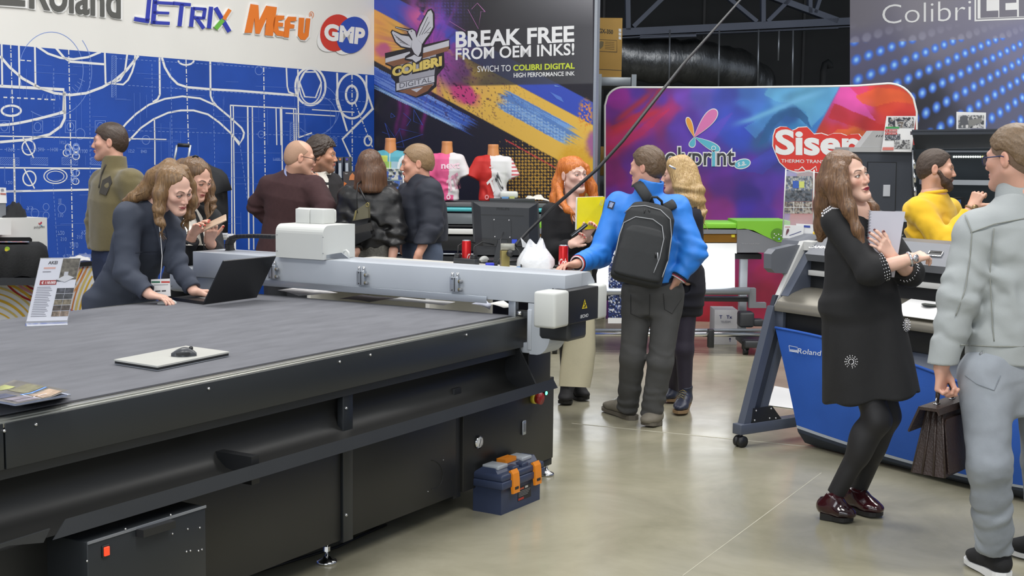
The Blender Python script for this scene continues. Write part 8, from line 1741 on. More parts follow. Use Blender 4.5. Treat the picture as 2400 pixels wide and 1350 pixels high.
for q in 'LR':
 a,b_=J['el'+q],J['wr'+q]; u=nrm(b_-a); e=a+(b_-a)*0.95; x=nrm(np.cross(u,V_(0,0,1))); y=np.cross(u,x); m_=MB(); m_.tube([e+(x*math.cos(t)+y*math.sin(t))*0.043 for t in np.linspace(0,2*math.pi,19)],0.010,fabric('navy_knit',(34,36,52)),8,caps=False); m_.tube([e+u*0.006+(x*math.cos(t)+y*math.sin(t))*0.046 for t in np.linspace(0,2*math.pi,19)],0.005,fabric('red_stripe',(200,60,70)),8,caps=False); m_.tube([e+u*0.014+(x*math.cos(t)+y*math.sin(t))*0.044 for t in np.linspace(0,2*math.pi,19)],0.004,fabric('white_hem',(214,214,220)),8,caps=False); m_.build('knit_cuff',p4)['label']='striped knit cuff'
usb=[o for o in jb if o.mode!='d']; pq=[on_surf(usb,x,y,7.7,8.6,0.006)for x,y in((1428,470),(1442,474),(1436,491),(1423,487))]; m_=MB(); m_.prism(pq,V_(0,0.004,0),pm(40,46,66)); m_.build('sleeve_badge',jbo)['label']='dark embroidered sleeve badge'
pq=[on_surf(usb,x,y,7.7,8.6,0.008)for x,y in((1431,474),(1439,476),(1434,487),(1427,485))]; m_=MB(); m_.prism(pq,V_(0,0.003,0),pm(150,160,190)); m_.build('badge_emblem',jbo)
M_dj=mat('charcoal_denim',rgb(74,74,74),0.85,noise=0.12,nscale=8,bump=0.25,bscale=600)
tq=[loft(J['hp']+V_(0,0,-0.22),J['hp']+V_(0,0,0.05),hside(J),hside(J),[(0,0.165,0.115),(0.6,0.180,0.128),(1,0.170,0.115)],0.04)]+legs(J,(0.096,0.075,0.067))+legfolds(J,0.003)+[wrinkle(J['kn'+q]*0.4+J['an'+q]*0.6,0.18,nrm(J['an'+q]-J['kn'+q]),90,0.003,41)for q in 'LR']+[cloth_noise(0.003,10,10)]
jn=cloth('jeans',tq,0.006,M_dj,p4,'charcoal jeans'); ust=[o for o in tq if o.mode!='d']; M_ds=fabric('dark_seam',(52,52,52));
for pts in([(1478,690),(1478,735),(1500,745),(1522,738),(1523,690)],[(1555,688),(1558,725),(1575,735),(1598,700)]):seam(jn,ust,pts,0.002,M_ds,7.6,8.7,'pocket_seam')
M_gs=mat('grey_suede',rgb(122,116,104),0.8,noise=0.08,nscale=20); M_gsole=mat('grey_sole',rgb(104,98,88),0.7,noise=0.06,nscale=20)
shoe(p4,J['anL']+V_(0.02,0,0),G(1418,962)+V_(0,0,0.012),M_gs,M_gsole,h=0.005,lace=M_capw,w_=0.048); shoe(p4,J['anR']+V_(0.01,-0.02,0),G(1512,1000)+V_(0,-0.02,0.012),M_gs,M_gsole,h=0.005,lace=M_capw,w_=0.048)
bA,bB=D(1494,640,7.96),D(1526,500,8.02); ax_=nrm(bB-bA); sx=nrm(np.cross(ax_,V_(0.12,1,0))); sx=sx if sx[0]>0 else-sx; fy=np.cross(ax_,sx); fy=fy if fy[1]<0 else-fy
bk=thing('backpack','black backpack with grey piped zips on the blue jacket','backpack',bA); M_bpk=mat('black_nylon',rgb(36,38,40),0.7,noise=0.06,nscale=20,bump=0.15,bscale=500)
ob_=[loft(bA-ax_*0.07,bB+ax_*0.06,sx,sx,[(0,0.150,0.085),(0.06,0.156,0.092),(0.5,0.160,0.098),(0.85,0.145,0.085),(0.96,0.115,0.066),(1.0,0.085,0.05)],0.02,e=3.2,rnd=0.03)]
cloth('bag_body',ob_,0.006,M_bpk,bk); pk_=[loft(bA-ax_*0.04,bB-ax_*0.07,sx,sx,[(0,0.120,0.03),(0.5,0.120,0.034),(0.85,0.105,0.03),(1.0,0.07,0.016)],0.02,e=3.0,rnd=0.02)]
pk2=[loft(bA-ax_*0.045+fy*0.082,bB-ax_*0.09+fy*0.082,sx,sx,[(0,0.140,0.028),(0.5,0.142,0.030),(0.85,0.125,0.026),(1.0,0.09,0.014)],0.02,e=3.0,rnd=0.02)]
cloth('front_pocket',pk2,0.006,M_bpk,bk); usk=ob_+pk2; M_zip=mat('zip_piping',rgb(156,158,162),0.45,noise=0.05,nscale=60)
seam(bk,usk,[(1441,600),(1452,550),(1462,522),(1490,508),(1530,514),(1552,530),(1556,560),(1546,605),(1532,640)],0.0028,M_zip,7.5,8.3,'zip'); seam(bk,usk,[(1462,500),(1480,484),(1512,482),(1548,492),(1571,514),(1574,555),(1566,610),(1552,650)],0.003,M_zip,7.5,8.3,'zip')
m_=MB(); a=on_surf(usk,1541,592,7.5,8.3,0.006); m_.tube([a,a+V_(0.004,-0.002,-0.05)],0.004,M_zip,6); m_.tube([a+V_(-0.012,0,0),a+V_(-0.010,-0.002,-0.03)],0.004,M_black,6); a=on_surf(usk,1512,490,7.5,8.3,0.006); m_.tube([a,a+V_(-0.006,-0.002,-0.03)],0.004,M_black,6); m_.tube([a+V_(0.022,0,0),a+V_(0.03,-0.002,-0.03)],0.004,M_black,6); m_.build('zip_pull',bk)
def strap(pts,r,flat=0.3):m_=MB(); m_.tube(pts,r,M_bpk,10,flat=flat,up=(0,-1,0.2)); m_.build('strap',bk)
strap([D(1524,486,8.10),D(1516,462,8.08),D(1504,444,8.10),D(1494,430,8.16),D(1490,432,8.26)],0.034); strap([D(1545,496,8.10),D(1572,482,8.06),D(1582,476,8.14),D(1580,486,8.3)],0.032)
m_=MB(); m_.tube([D(1523,474,8.03),D(1528,462,8.0),D(1540,462,8.0),D(1551,472,8.02),D(1552,484,8.03)],0.008,M_bpk,8); m_.build('top_handle',bk)
M_tote=fabric('cream_canvas',(208,200,172),0.9,0.04,10,0.2,350); tb_=thing('tote_bag','cream cloth tote bag hanging beside the gantry end','bag',D(1352,900,8.05)*[1,1,0]+[0,0,D(1352,900,8.05)[2]])
rows=[]
outl_=[(690,1338,1392),(730,1330,1394),(770,1326,1395),(820,1318,1396),(870,1312,1390),(905,1310,1383)]
for y,xa,xb in outl_:rows.append([D(xa+(xb-xa)*(0.5-0.5*math.cos(t)),y+(xb-xa)*0.05*(0.5-0.5*math.cos(t)),8.06-0.045*math.sin(t)*(0.6 if y<720 else 1)+0.008*math.sin(3.1*t+y*0.02))for t in np.linspace(0,2*math.pi,33)])
m_=MB(); m_.sheet(rows,M_tote); m_.poly(rows[-1][:-1],M_tote); m_.build('bag_body',tb_)
for y0,pts in((0,((1350,700,8.03),(1352,640,8.02),(1358,608,8.03),(1368,596,8.06),(1376,606,8.1))),(1,((1374,702,8.10),(1380,650,8.12),(1380,622,8.14),(1374,600,8.10)))):m_=MB(); m_.tube([D(*p)for p in pts],0.019,M_tote,8,flat=0.18,up=(0,-1,0)); m_.build('strap',tb_)
# ---- 5 blonde woman behind the backpack man
def simple_legs(J,Y,xs,yh,yk,ya):pass
def full(J,Y,hx,dxk=0.0,front=(0,-1)):
 x,y=J['hp'][0],J['hp'][1]; s=hside(J)if 'shL' in J else V_(1,0,0)
 for q,k in(('L',1),('R',-1)):
  J['hp'+q]=V_(x,y,J['hp'][2]-0.05)+s*0.085*k; J['kn'+q]=V_(x,y,0.48)+s*0.095*k; J['an'+q]=V_(x,y,0.085)+s*0.10*k
 return J
def standing(p,J,H,skin,paint,hands,top,topm,trm,shoem,h=0.007,hh=0.003,legr=(0.10,0.075,0.065),iris=(80,70,60),name='jacket',tname='trousers',nails=None,nailc=None,face=True):
 parts=[surf(H.ops(face)+H.neck(J['nk']+V_(0,0,-0.02),0.050 if H.fem else 0.059,0.054 if H.fem else 0.066),hh)]
 for q in 'LR':parts.append(surf([rc(J['el'+q]*.35+J['wr'+q]*.65,J['wr'+q],0.033,0.026,0.02)]+hands.get(q,[]),hh))
 parts.append(surf([rc(J['hp'],J['nk'],0.09,0.07)]+legs(J,(0.06,0.045,0.036)),0.016))
 skin_obj(p,H,parts,skin,paint,nails,nailc=nailc)
 if face:H.eyes(p,iris)
 o=cloth(name,top,h,topm,p)
 f=V_(H.R[0,1],H.R[1,1],0)*-1; f=nrm(np.cross(hside(J),V_(0,0,1)))*-1
 if trm is not None:cloth(tname,[loft(J['hp']+V_(0,0,-0.2),J['hp']+V_(0,0,0.05),hside(J),hside(J),[(0,.155,.108),(0.6,.172,.12),(1,.165,.112)],0.04)]+legs(J,legr)+legfolds(J,0.004),h*1.3,trm,p)
 if shoem is not None:
  f=-np.cross(V_(0,0,1),hside(J))
  for q in 'LR':shoe(p,J['an'+q],J['an'+q]*[1,1,0]+f*0.15+V_(0,0,0.012),shoem,M_sole_b,h=0.009)
 return o
def bx_(p):return(p[0],p[1])
J=JJ(nk=(1598,470,8.72),shL=(1576,500,8.86),shR=(1622,505,8.62),elL=(1580,590,8.9),wrL=(1570,640,8.8),elR=(1630,592,8.62),wrR=(1612,660,8.6),hp=(1600,660,8.76),hpL=(1588,690,8.82),hpR=(1608,690,8.70),knL=(1588,815,8.84),knR=(1604,820,8.66),anL=(1576,925,8.95),anR=(1606,940,8.66))
p5=person('woman with long wavy blonde hair standing behind the backpack man',bx_(J['hp']))
H=Head(D(1588,410,8.74),172,6,0,0.94,True)
tp5=trunk(J,prof_k(WOM,1.05))+[loft(J['hp']+V_(0,0,-0.16),J['hp']+V_(0,0,0.1),hside(J),hside(J),[(0,.17,.13),(1,.155,.12)],.04)]+sleeve(J,'L',(.058,.052,.04))+sleeve(J,'R',(.06,.054,.042))+[cloth_noise(.003)]
standing(p5,J,H,(218,172,150),dict(lips=(180,96,96)),{},tp5,fabric('dark_navy_coat',(34,34,44)),None,None,name='coat')
cloth('tights',legs(J,(0.078,0.058,0.040)),0.007,fabric('plum_tights',(44,38,54),0.6),p5); cloth('skirt',[loft(J['hp']+V_(0,0,-0.22),J['hp'],hside(J),hside(J),[(0,.155,.125),(1,.16,.12)],.03)],.008,fabric('black_skirt',(30,30,36)),p5)
M_nb=mat('navy_leather_boot',rgb(36,42,62),0.4,noise=0.12,nscale=14); M_tan=mat('tan_sole',rgb(150,122,90),0.7,noise=0.06,nscale=20)
shoe(p5,J['anR']+V_(0.0,0,0.015),G(1590,975)+V_(0,0,0.015),M_nb,M_tan,'ankle_boot',h=0.005,heel=0.045,boot=0.085,lace=M_brass); shoe(p5,J['anL']+V_(0,0,0.015),G(1560,946)+V_(0,0,0.015),M_nb,M_tan,'ankle_boot',h=0.006,heel=0.045,boot=0.085)
hmB=hair_mat('blonde_hair',(140,106,62),(214,184,128))
def cutface(H,w_=0.055,top=0.080,y0=-0.035):return Op(lambda P:(lambda L:-np.minimum(np.minimum(w_-np.abs(L[:,0])-0.25*np.clip(L[:,2]-0.04,0,1),top-0.9*np.abs(L[:,0])-L[:,2]),y0-L[:,1]))(H.loc(P)),H.c,0.2,0.012,'s')
def lhair(p,H,chains,m,h=0.0035,am=0.0020,wave=0,cut=None,lab=None,vol=1.0,lk=0,lw=0.004,wv=0.012):
 o=[el(H.w(0,0.020,0.043),V_(0.080,0.103,0.085)*H.z*vol,H.R,0.03)]
 for c in chains:o+=chain_ops(c,0.03)
 if cut is not None:o.append(cut)
 if wave:o.append(disp(lambda P:wave*np.sin(P[:,2]*85+9*vn(P*10,3))*np.clip((H.c[2]-.04-P[:,2])*8,0,1)))
 ob=cloth('hair',o+[strands(am,90,3,(1,1,0.06))],h,m,p,lab)
 if lk:
  rg=random.Random(lk); L_=[]
  for c in chains:
   for _ in range(9):
    dx=rg.uniform(-1,1); L_.append([(D(x,y,Y)+V_(dx*r*0.95,-r*math.sqrt(max(0,1-dx*dx))*0.97,0),lw)for x,y,Y,r in c]+[(D(c[-1][0]+dx*8,c[-1][1]+rg.uniform(8,30),c[-1][2]),lw*0.5)])
  locks(ob,L_,m,'hair_strands',wv)
 return ob
lhair(p5,H,[[(1600,385,8.72,.06),(1610,430,8.68,.066),(1616,470,8.65,.07),(1622,510,8.63,.055),(1630,535,8.63,.025)],[(1618,400,8.7,.05),(1632,450,8.65,.05),(1642,495,8.63,.03),(1648,515,8.62,.012)],[(1580,385,8.68,.05),(1596,440,8.62,.045),(1604,490,8.6,.03)]],hmB,wave=.009,cut=cutface(H,.055,.085,-0.05),lab='long wavy blonde hair',lk=4,wv=.014)
m_=MB(); a=D(1576,392,8.58); m_.box(a,(0.05,0.008,0.012),M_bead,0.003,rot=Matrix.Rotation(0.5,4,'Y')); m_.build('hair_clip',p5)
# ---- 6 red haired woman with the yellow folder
J=JJ(nk=(1340,478,8.85),shR=(1292,497,8.82),shL=(1388,497,8.95),elR=(1286,592,8.78),wrR=(1340,572,8.64),elL=(1408,592,8.88),wrL=(1372,552,8.68),hp=(1345,640,8.88),hpR=(1328,670,8.85),hpL=(1364,670,8.91),knR=(1330,800,8.82),knL=(1362,800,8.88),anR=(1330,922,8.86),anL=(1350,910,9.0))
p6=person('woman with long red hair and a black dress looking to the right',bx_(J['hp']))
H=Head(D(1344,410,8.85),-56,0,-3,0.95,True,0.95,0.9)
hr,n1=hand_ops(J['wrR'],nrm(V_(0.75,-0.1,0.45)),V_(0.3,-0.6,0.55),-1,(0.7,0.8,0.9,0.95),0.88); hl,n2=hand_ops(J['wrL'],nrm(V_(0.3,-0.15,0.5)),V_(0.2,-0.9,-0.2),1,(0.6,0.7,0.7,0.8),0.88)
hd6=[loft(J['hp']+V_(0,0,-0.30),J['hp']+V_(0,0,.1),hside(J),hside(J),[(0,.165,.14),(1,.150,.112)],.05)]+trunk(J,[(0,.160,.115),(.3,.130,.096),(.62,.152,.110),(.80,.150,.095),(.90,.115,.078)])+sleeve(J,'R',(.058,.054,.040),.93)+sleeve(J,'L',(.058,.054,.040),.8)
hd6+=[el(H.w(0,0,0)*0+D(1352,478,8.74),V_(.075,.10,.075),None,.01,'s'),el(D(1350,508,8.70),V_(.034,.09,.06),None,.01,'s'),cloth_noise(.002)]+armfolds(J,.004)
chest=[loft(J['hp'],J['nk'],hside(J),side(J),[(.3,.11,.08),(.62,.140,.096),(.80,.140,.084),(.92,.085,.062),(1.0,.055,.052)],.03)]+[rc(J['nk']*.6+J['sh'+q]*.4-V_(0,0,.03),J['sh'+q],.045,.05,.04)for q in 'LR']
skin_obj(p6,H,[surf(H.ops()+H.neck(J['nk'],.046,.050)+chest,.0036),surf(H.ops()+H.neck(J['nk'],.046,.050),.0024,H.c-.13,H.c+.14),surf([rc(J['elR']*.2+J['wrR']*.8,J['wrR'],.032,.025)]+hr,.0026),surf([rc(J['elL']*.3+J['wrL']*.7,J['wrL'],.032,.025)]+hl,.0026),surf(legs(J,(.06,.045,.036)),.014)],(232,190,172),dict(lips=(196,116,112),brow=(140,84,54),blush=.35),n1+n2,nailc=(190,40,44))
H.eyes(p6,(96,100,96),(-0.15,0.05)); cloth('dress',hd6,.006,fabric('black_knit_dress',(28,28,31),.85),p6); cloth('tights',legs(J,(.078,.056,.040)),.008,M_tights,p6)
shoe(p6,J['anR']+V_(0,0,.03),G(1322,951)+V_(0,0,.012),M_bootb,M_sole_b,'heeled_boot',h=.006,heel=.085,boot=.12,lace=M_black); shoe(p6,J['anL']+V_(0,0,.03),G(1374,941)+V_(0,0,.012),M_bootb,M_sole_b,'heeled_boot',h=.006,heel=.085,boot=.12,lace=M_black)
hmR=hair_mat('red_hair',(158,74,22),(226,136,54))
lhair(p6,H,[[(1324,388,8.90,.050),(1310,430,8.90,.044),(1303,465,8.86,.038),(1300,492,8.82,.020)],[(1310,440,8.84,.024),(1316,470,8.76,.022),(1330,492,8.70,.018),(1344,500,8.68,.010)],[(1370,395,8.92,.035),(1386,440,8.92,.034),(1394,470,8.90,.026)],[(1345,390,8.93,.07),(1345,450,8.95,.07),(1345,490,8.95,.05)]],hmR,cut=cutface(H,.060,.058,-.03),lab='long red hair with a straight fringe',lk=7,wv=.006)
m_=MB(); a=H.w(-.080,-.002,-.034); m_.tube([a,a+V_(0,-.01,-.05)],.0015,M_bead,6); m_.tube([a+V_(0,-.01,-.05),a+V_(-.004,-.012,-.08),a+V_(-.006,-.012,-.11),a+V_(-.006,-.012,-.145)],[.004,.014,.020,.008],M_bootb,10,flat=.35); m_.build('earring',p6)['label']='long black earring'
m_=MB(); u=nrm(J['wrR']-J['elR']); x=nrm(np.cross(u,V_(0,0,1))); y=np.cross(u,x); [m_.tube([J['wrR']-u*(.012+.012*i)+(x*math.cos(t)+y*math.sin(t))*.030 for t in np.linspace(0,2*math.pi,17)],.005,(M_black,mat('maroon_band',rgb(90,40,50),.5,noise=.05,nscale=40))[i%2],6,caps=False)for i in range(3)]; m_.build('bracelets',p6)
q=[D(1354,463,8.66),D(1418,461,8.70),D(1404,535,8.66),D(1352,540,8.62)]; fo=thing('folder','bright yellow folder with white papers held by the red haired woman','folder',q[3]); n_=nrm(np.cross(q[1]-q[0],q[3]-q[0])); n_=n_ if n_[1]<0 else-n_
m_=MB(); m_.prism(q,-n_*.006,mat('yellow_gloss',rgb(222,208,20),.25,noise=.05,nscale=12,bump=.1,bscale=30)); m_.build('cover',fo); m_=MB(); m_.prism([p+V_(-.008,.004,.004)-n_*.007 for p in q],-n_*.006,M_paper); m_.build('papers',fo); m_=MB(); m_.qtext('AD',[D(1406,468,8.67),D(1414,468,8.68),D(1412,482,8.68),D(1404,482,8.67)],pm(236,230,150),.02); m_.build('lettering',fo)
ph=D(1357,540,8.57); m_=MB(); m_.box(ph,(.024,.014,.13),M_black,.005,rot=Matrix.Rotation(.9,4,'Y')); m_.box(ph+V_(0,-.008,0),(.004,.002,.12),M_alu,.0008,rot=Matrix.Rotation(.9,4,'Y')); tag(m_.build('phone',loc=ph),'black phone in the hand of the red haired woman','phone')
# ---- 7 woman in the grey suit bending over the laptop
J=JJ(nk=(372,470,6.95),shR=(300,505,6.86),shL=(402,545,7.02),elR=(297,640,6.80),wrR=(350,690,6.74),elL=(412,615,7.0),wrL=(455,683,6.92),hp=(280,712,7.2),hpR=(262,740,7.16),hpL=(310,740,7.24))
for q,k in(('R',-1),('L',1)):a=J['hp'+q]; J['kn'+q]=V_(a[0],a[1],.48); J['an'+q]=V_(a[0]+.02*k,a[1]+.02,.085)
p7=person('woman with long light brown hair in a dark grey suit leaning over the machine',bx_(J['hp']))
H=Head(D(408,443,6.84),-34,24,-8,.95,True,.97,lid=.45)
ZH=ZF+.03
hr,n1=hand_ops(J['wrR'],nrm(G(388,700,ZH)-J['wrR']),V_(0.1,0,-1),-1,(.32,.34,.34,.36),.90); hl,n2=hand_ops(J['wrL'],nrm(G(500,684,ZH)-J['wrL']),V_(.1,.1,-1),1,(.3,.3,.3,.3),.9)
skin_obj(p7,H,[surf(H.ops()+H.neck(J['nk']+V_(0,0,-.03),.046,.05),.0023),surf([rc(J['elR']*.2+J['wrR']*.8,J['wrR'],.032,.024)]+hr,.0023),surf([rc(J['elL']*.25+J['wrL']*.75,J['wrL'],.032,.024)]+hl,.0023),surf([rc(J['hp'],J['nk'],.08,.06)]+legs(J,(.06,.045,.036)),.014)],(224,180,160),dict(lips=(176,92,92),brow=(92,66,48),liner=(64,50,44)),n1+n2,nailc=(120,24,44))
H.eyes(p7,(70,62,54),(0,-.45))
M_suit=fabric('slate_suiting',(62,68,82),.8,.05,12,.15,700)
tp=trunk(J,[(-.05,.182,.13),(.1,.172,.125),(.35,.142,.108),(.62,.160,.118),(.82,.150,.10),(.94,.09,.075),(1.0,.06,.06)])+sleeve(J,'R',(.070,.060,.048),.93)+sleeve(J,'L',(.066,.056,.045),.92)+[loft(J['hp']+V_(-.02,0,-.14),J['hp']+V_(0,0,.05),hside(J),hside(J),[(0,.20,.14),(1,.18,.13)],.05)]+armfolds(J,.007,'RL',6)+[wrinkle(J['hp']*.6+J['nk']*.4,.16,V_(.4,0,.9),55,.005,3),cloth_noise(.002,9)]
jk=cloth('blazer',tp,.0055,M_suit,p7); us7=[o for o in tp if o.mode!='d']
seam(jk,us7,[(318,592),(372,588)],.002,fabric('suit_seam',(52,57,70)),6,8)
m_=MB(); pts=[on_surf(us7,x,y,6,8,.004)for x,y in((366,490),(384,520),(392,560),(380,600),(370,555),(360,520))]; m_.prism(pts,V_(0,-.003,0),M_suit); m_.build('lapel',jk)
cloth('trousers',[loft(J['hp']+V_(0,0,-.25),J['hp']+V_(0,0,.05),hside(J),hside(J),[(0,.17,.12),(1,.165,.115)],.04)]+legs(J,(.10,.075,.065)),.009,M_suit,p7)
for q in 'LR':shoe(p7,J['an'+q],J['an'+q]*[1,1,0]+V_(.1,-.11,.012),M_black,M_sole_b,h=.009)
hm7=hair_mat('light_brown_long_hair',(84,62,40),(152,118,78))
lhair(p7,H,[[(398,392,6.90,.048),(366,418,6.90,.050),(340,448,6.90,.040),(312,464,6.88,.026),(290,470,6.88,.010)],[(388,415,6.82,.040),(376,455,6.79,.036),(372,495,6.77,.026),(376,522,6.76,.016),(384,540,6.76,.006)],[(430,400,6.93,.032),(446,435,6.95,.026),(450,470,6.95,.026),(444,505,6.95,.022),(432,528,6.95,.010)]],hm7,wave=.006,cut=cutface(H,.058,.100,-.035),lab='long light brown hair falling forward',lk=11,wv=.012)
wm=thing('computer_mouse','white computer mouse under the hand of the suited woman','computer mouse',G(392,713,ZF),.2); Fm=frame(G(391,712,ZF),20); m_=MB(); mouse_body(m_,Fm,.095,.028,.026,M_capw); m_.build('body',wm)
bd=thing('name_badge','white name badge with green and red stripes hanging from the suited woman','badge',D(378,690,6.86)); PBd=Plane(D(378,680,6.84),(0,-1,.1)); m_=MB(); m_.prism([PBd(x,y)for x,y in((354,655),(398,653),(400,694),(356,697))],PBd.n*-.003,M_paper)
for x0,x1,c_ in((355,375,(40,110,80)),(378,398,(206,70,60))):m_.ppoly(PBd,[(x0,659),(x1,659),(x1,663),(x0,663)],pm(*c_),.001)
m_.pline(PBd,[(364,682.5),(376,682)],3,pm(60,60,66),.001); m_.pline(PBd,[(379,682),(389,681.5)],3,pm(60,60,66),.001); m_.pline(PBd,[(360,668),(394,667)],1.2,pm(120,120,126),.001); m_.build('card',bd); m_=MB(); m_.tube([PBd(376,654),D(378,630,6.86),D(380,600,6.87),D(377,560,6.88),D(372,520,6.88)],.004,M_paper,6,flat=.4); m_.build('lanyard',bd)
# ---- 8 woman with the phone behind her
J=JJ(nk=(440,480,7.85),shR=(398,505,7.75),shL=(492,512,7.95),elR=(428,610,7.6),wrR=(452,548,7.52),elL=(505,600,7.8),wrL=(490,562,7.58),hp=(448,650,7.9)); full(J,7.9,0)
p8=person('woman in a black jacket and white blouse typing on a phone behind the suited woman',bx_(J['hp']))
H=Head(D(458,418,7.78),-30,26,-4,.95,True,lid=.4)
pc=D(504,522,7.47)
hr,n1=hand_ops(J['wrR'],nrm(D(474,512,7.46)-J['wrR']),V_(.6,-.3,-.5),-1,(.3,.4,.5,.5),.9); hl,n2=hand_ops(J['wrL'],nrm(D(498,530,7.5)-J['wrL']),V_(-.2,.5,.7),1,(.8,.9,.9,.9),.9)
tp=trunk(J,prof_k(WOM,1.08))+sleeve(J,'R',(.064,.056,.046),.80)+sleeve(J,'L',(.064,.056,.046),.72)+armfolds(J,.005)+[cloth_noise(.003)]
M_bz=fabric('black_blazer',(34,35,38)); jk=standing(p8,J,H,(222,174,152),dict(lips=(170,90,88),brow=(60,44,36)),dict(L=hl,R=hr),tp,M_bz,fabric('black_trousers',(30,30,33)),M_black,nails=n1+n2,nailc=(200,44,40))
M_bl=fabric('white_blouse',(226,222,212),.7); us8=[o for o in tp if o.mode!='d']
m_=MB(); m_.sheet([[on_surf(us8,xa+(xb-xa)*u,y,7,8.6,.006+.006*math.sin(9*u+y*.1))for u in np.linspace(0,1,9)]for y,xa,xb in((490,440,462),(505,432,472),(525,426,482),(550,428,488),(575,436,486))],M_bl); m_.build('blouse',p8)['label']='white blouse front'
m_=MB(); m_.sheet([[on_surf(us8,x+dx,y,7,8.6,.016)for dx in(0,8)]for x,y in((452,495),(462,520),(468,545),(474,574))],M_bz); m_.build('blouse_band',p8)['label']='black band on the blouse'
hm8=hair_mat('ombre_hair',(62,46,34),(140,106,70))
lhair(p8,H,[[(430,395,7.84,.06),(420,440,7.86,.06),(415,480,7.86,.045)],[(478,400,7.86,.04),(488,440,7.86,.036),(492,475,7.84,.032),(490,500,7.80,.02),(484,516,7.78,.008)],[(446,440,7.72,.022),(448,470,7.72,.02)]],hm8,wave=.007,cut=cutface(H,.055,.094,-.05),lab='long brown hair with blonde ends',lk=13,wv=.010)
m_=MB(); m_.tube([D(452,368,7.70),D(458,365,7.68),D(464,368,7.70)],.006,M_black,8); m_.build('hair_clip',p8)
m_=MB(); n_=nrm(V_(-.35,.55,.75)); m_.box(pc,(.14,.07,.009),mat('pale_gold_case',rgb(196,170,146),.35,.2,noise=.03,nscale=20),.004,rot=Matrix.Rotation(-.45,4,'Y')@Matrix.Rotation(.5,4,'X')); tag(m_.build('phone',loc=pc),'pale gold phone in the hands of the woman in the black jacket','phone')
# ---- 9 man in the olive fleece
J=JJ(nk=(268,395,8.9),shR=(306,425,8.78),shL=(240,425,9.05),elR=(328,520,8.75),wrR=(300,600,8.7),elL=(225,520,9.1),wrL=(225,600,9.0),hp=(268,585,8.95)); full(J,8.95,0)
p9=person('man in an olive green fleece looking to the left by the blue wall',bx_(J['hp']))
H=Head(D(257,333,8.9),186,0,0,1.0,False)
M_ol=fabric('olive_fleece',(108,98,66),.95,.05,20,.3,300,sheen=.3)
tp=trunk(J,[(-.02,.182,.14),(.3,.19,.145),(.62,.195,.145),(.82,.18,.12),(.94,.11,.088),(1.02,.075,.072)])+sleeve(J,'R',(.085,.075,.06))+sleeve(J,'L',(.08,.07,.055))+collar(H,J,.076,z1=-.09)+[plane_cut(J['hp']+V_(0,0,.0),V_(0,0,-1))]+armfolds(J,.008)+[cloth_noise(.004,8)]
jk=standing(p9,J,H,(212,162,140),dict(brow=(70,54,44),stub=.15),{},tp,M_ol,fabric('navy_jeans',(44,54,82)),M_black,name='fleece'); us9=[o for o in tp if o.mode!='d']
cloth('hair',H.hair_short(.011,[.06,.055,.045,.02,.006,.004,-.03,-.06,-.07],.003),.003,hair_mat('dark_brown_hair',(46,36,30),(84,66,52),(1,1,.5)),p9,'short dark brown hair')
m_=MB(); pts=[on_surf(us9,x,y,8,9.8,.014)for x,y in((240,422),(258,412),(262,428),(248,458),(232,452))]; m_.prism(pts,V_(0,.012,0),fabric('dark_patch',(66,62,56))); m_.build('chest_pocket',jk)['label']='dark chest pocket'
seam(jk,us9,[(248,385),(238,410),(232,440)],.006,fabric('dark_patch',(66,62,56)),8,9.8,'zip')
# ---- 10 bald man in the maroon blazer, 11 dark haired man in the white shirt
J=JJ(nk=(690,400,9.45),shL=(632,438,9.52),shR=(735,438,9.40),elL=(604,482,9.60),wrL=(634,518,9.62),elR=(764,490,9.30),wrR=(748,438,9.56),hp=(672,560,9.5)); full(J,9.5,0)
p10=person('balding man with glasses in a maroon blazer with one hand on his hip',bx_(J['hp']))
H=Head(D(703,370,9.42),22,10,0,1.0,False)
M_mar=fabric('maroon_wool',(66,42,44),.9,.08,40); hr,_=hand_ops(J['wrR'],nrm(D(730,414,9.56)-J['wrR']),V_(-.6,.5,0),1,(.6,.7,.8,.8))
tp=trunk(J,[(-.25,.215,.16),(0,.19,.14),(.3,.178,.128),(.62,.20,.136),(.82,.185,.118),(.94,.11,.085),(1.02,.066,.064)])+sleeve(J,'L',(.078,.07,.055))+sleeve(J,'R',(.08,.074,.056),.92)+armfolds(J,.008,'RL',7)+[cloth_noise(.003)]
standing(p10,J,H,(214,166,142),dict(brow=(110,86,66),stub=.12),dict(R=hr),tp,M_mar,fabric('dark_trousers',(40,42,48)),M_black,name='blazer')
cloth('hair',H.hair_short(.0016,[.09,.09,.08,.05,.02,.006,-.03,-.06,-.07],0,4,.0004)+[el(H.w(0,-.05,.092),V_(.078,.095,.062),H.R,.004,'s')],.003,hair_mat('fair_cropped',(166,132,110),(184,148,124),(1,1,1),.8),p10,'very short fair hair'); H.glasses(p10,mat('brown_frames',rgb(60,36,26),.3,noise=.05,nscale=40),.0022)
cloth('shirt_collar',[rc(J['nk']+V_(0,0,-.03),H.w(0,.03,-.095),.074,.066,.01,cut=True),rc(J['nk'],H.w(0,.03,-.05),.060,.058,.004,'s')],.005,fabric('pale_blue_shirt',(150,160,200)),p10)
J=JJ(nk=(752,402,9.95),shR=(722,428,9.75),shL=(778,430,10.1),elR=(735,500,9.7),wrR=(770,560,9.6),elL=(790,500,10.1),wrL=(790,560,9.95),hp=(755,560,9.95)); full(J,9.95,0)
p11=person('dark haired man in a black jacket and open white shirt facing right',bx_(J['hp'])); H=Head(D(754,364,9.9),-2,3,0,1.0,False)
tp=trunk(J,MEN)+sleeve(J,'R',(.078,.07,.054))+sleeve(J,'L',(.076,.066,.05))+armfolds(J,.007)+[cloth_noise(.003)]; us11=[o for o in tp if o.mode!='d']
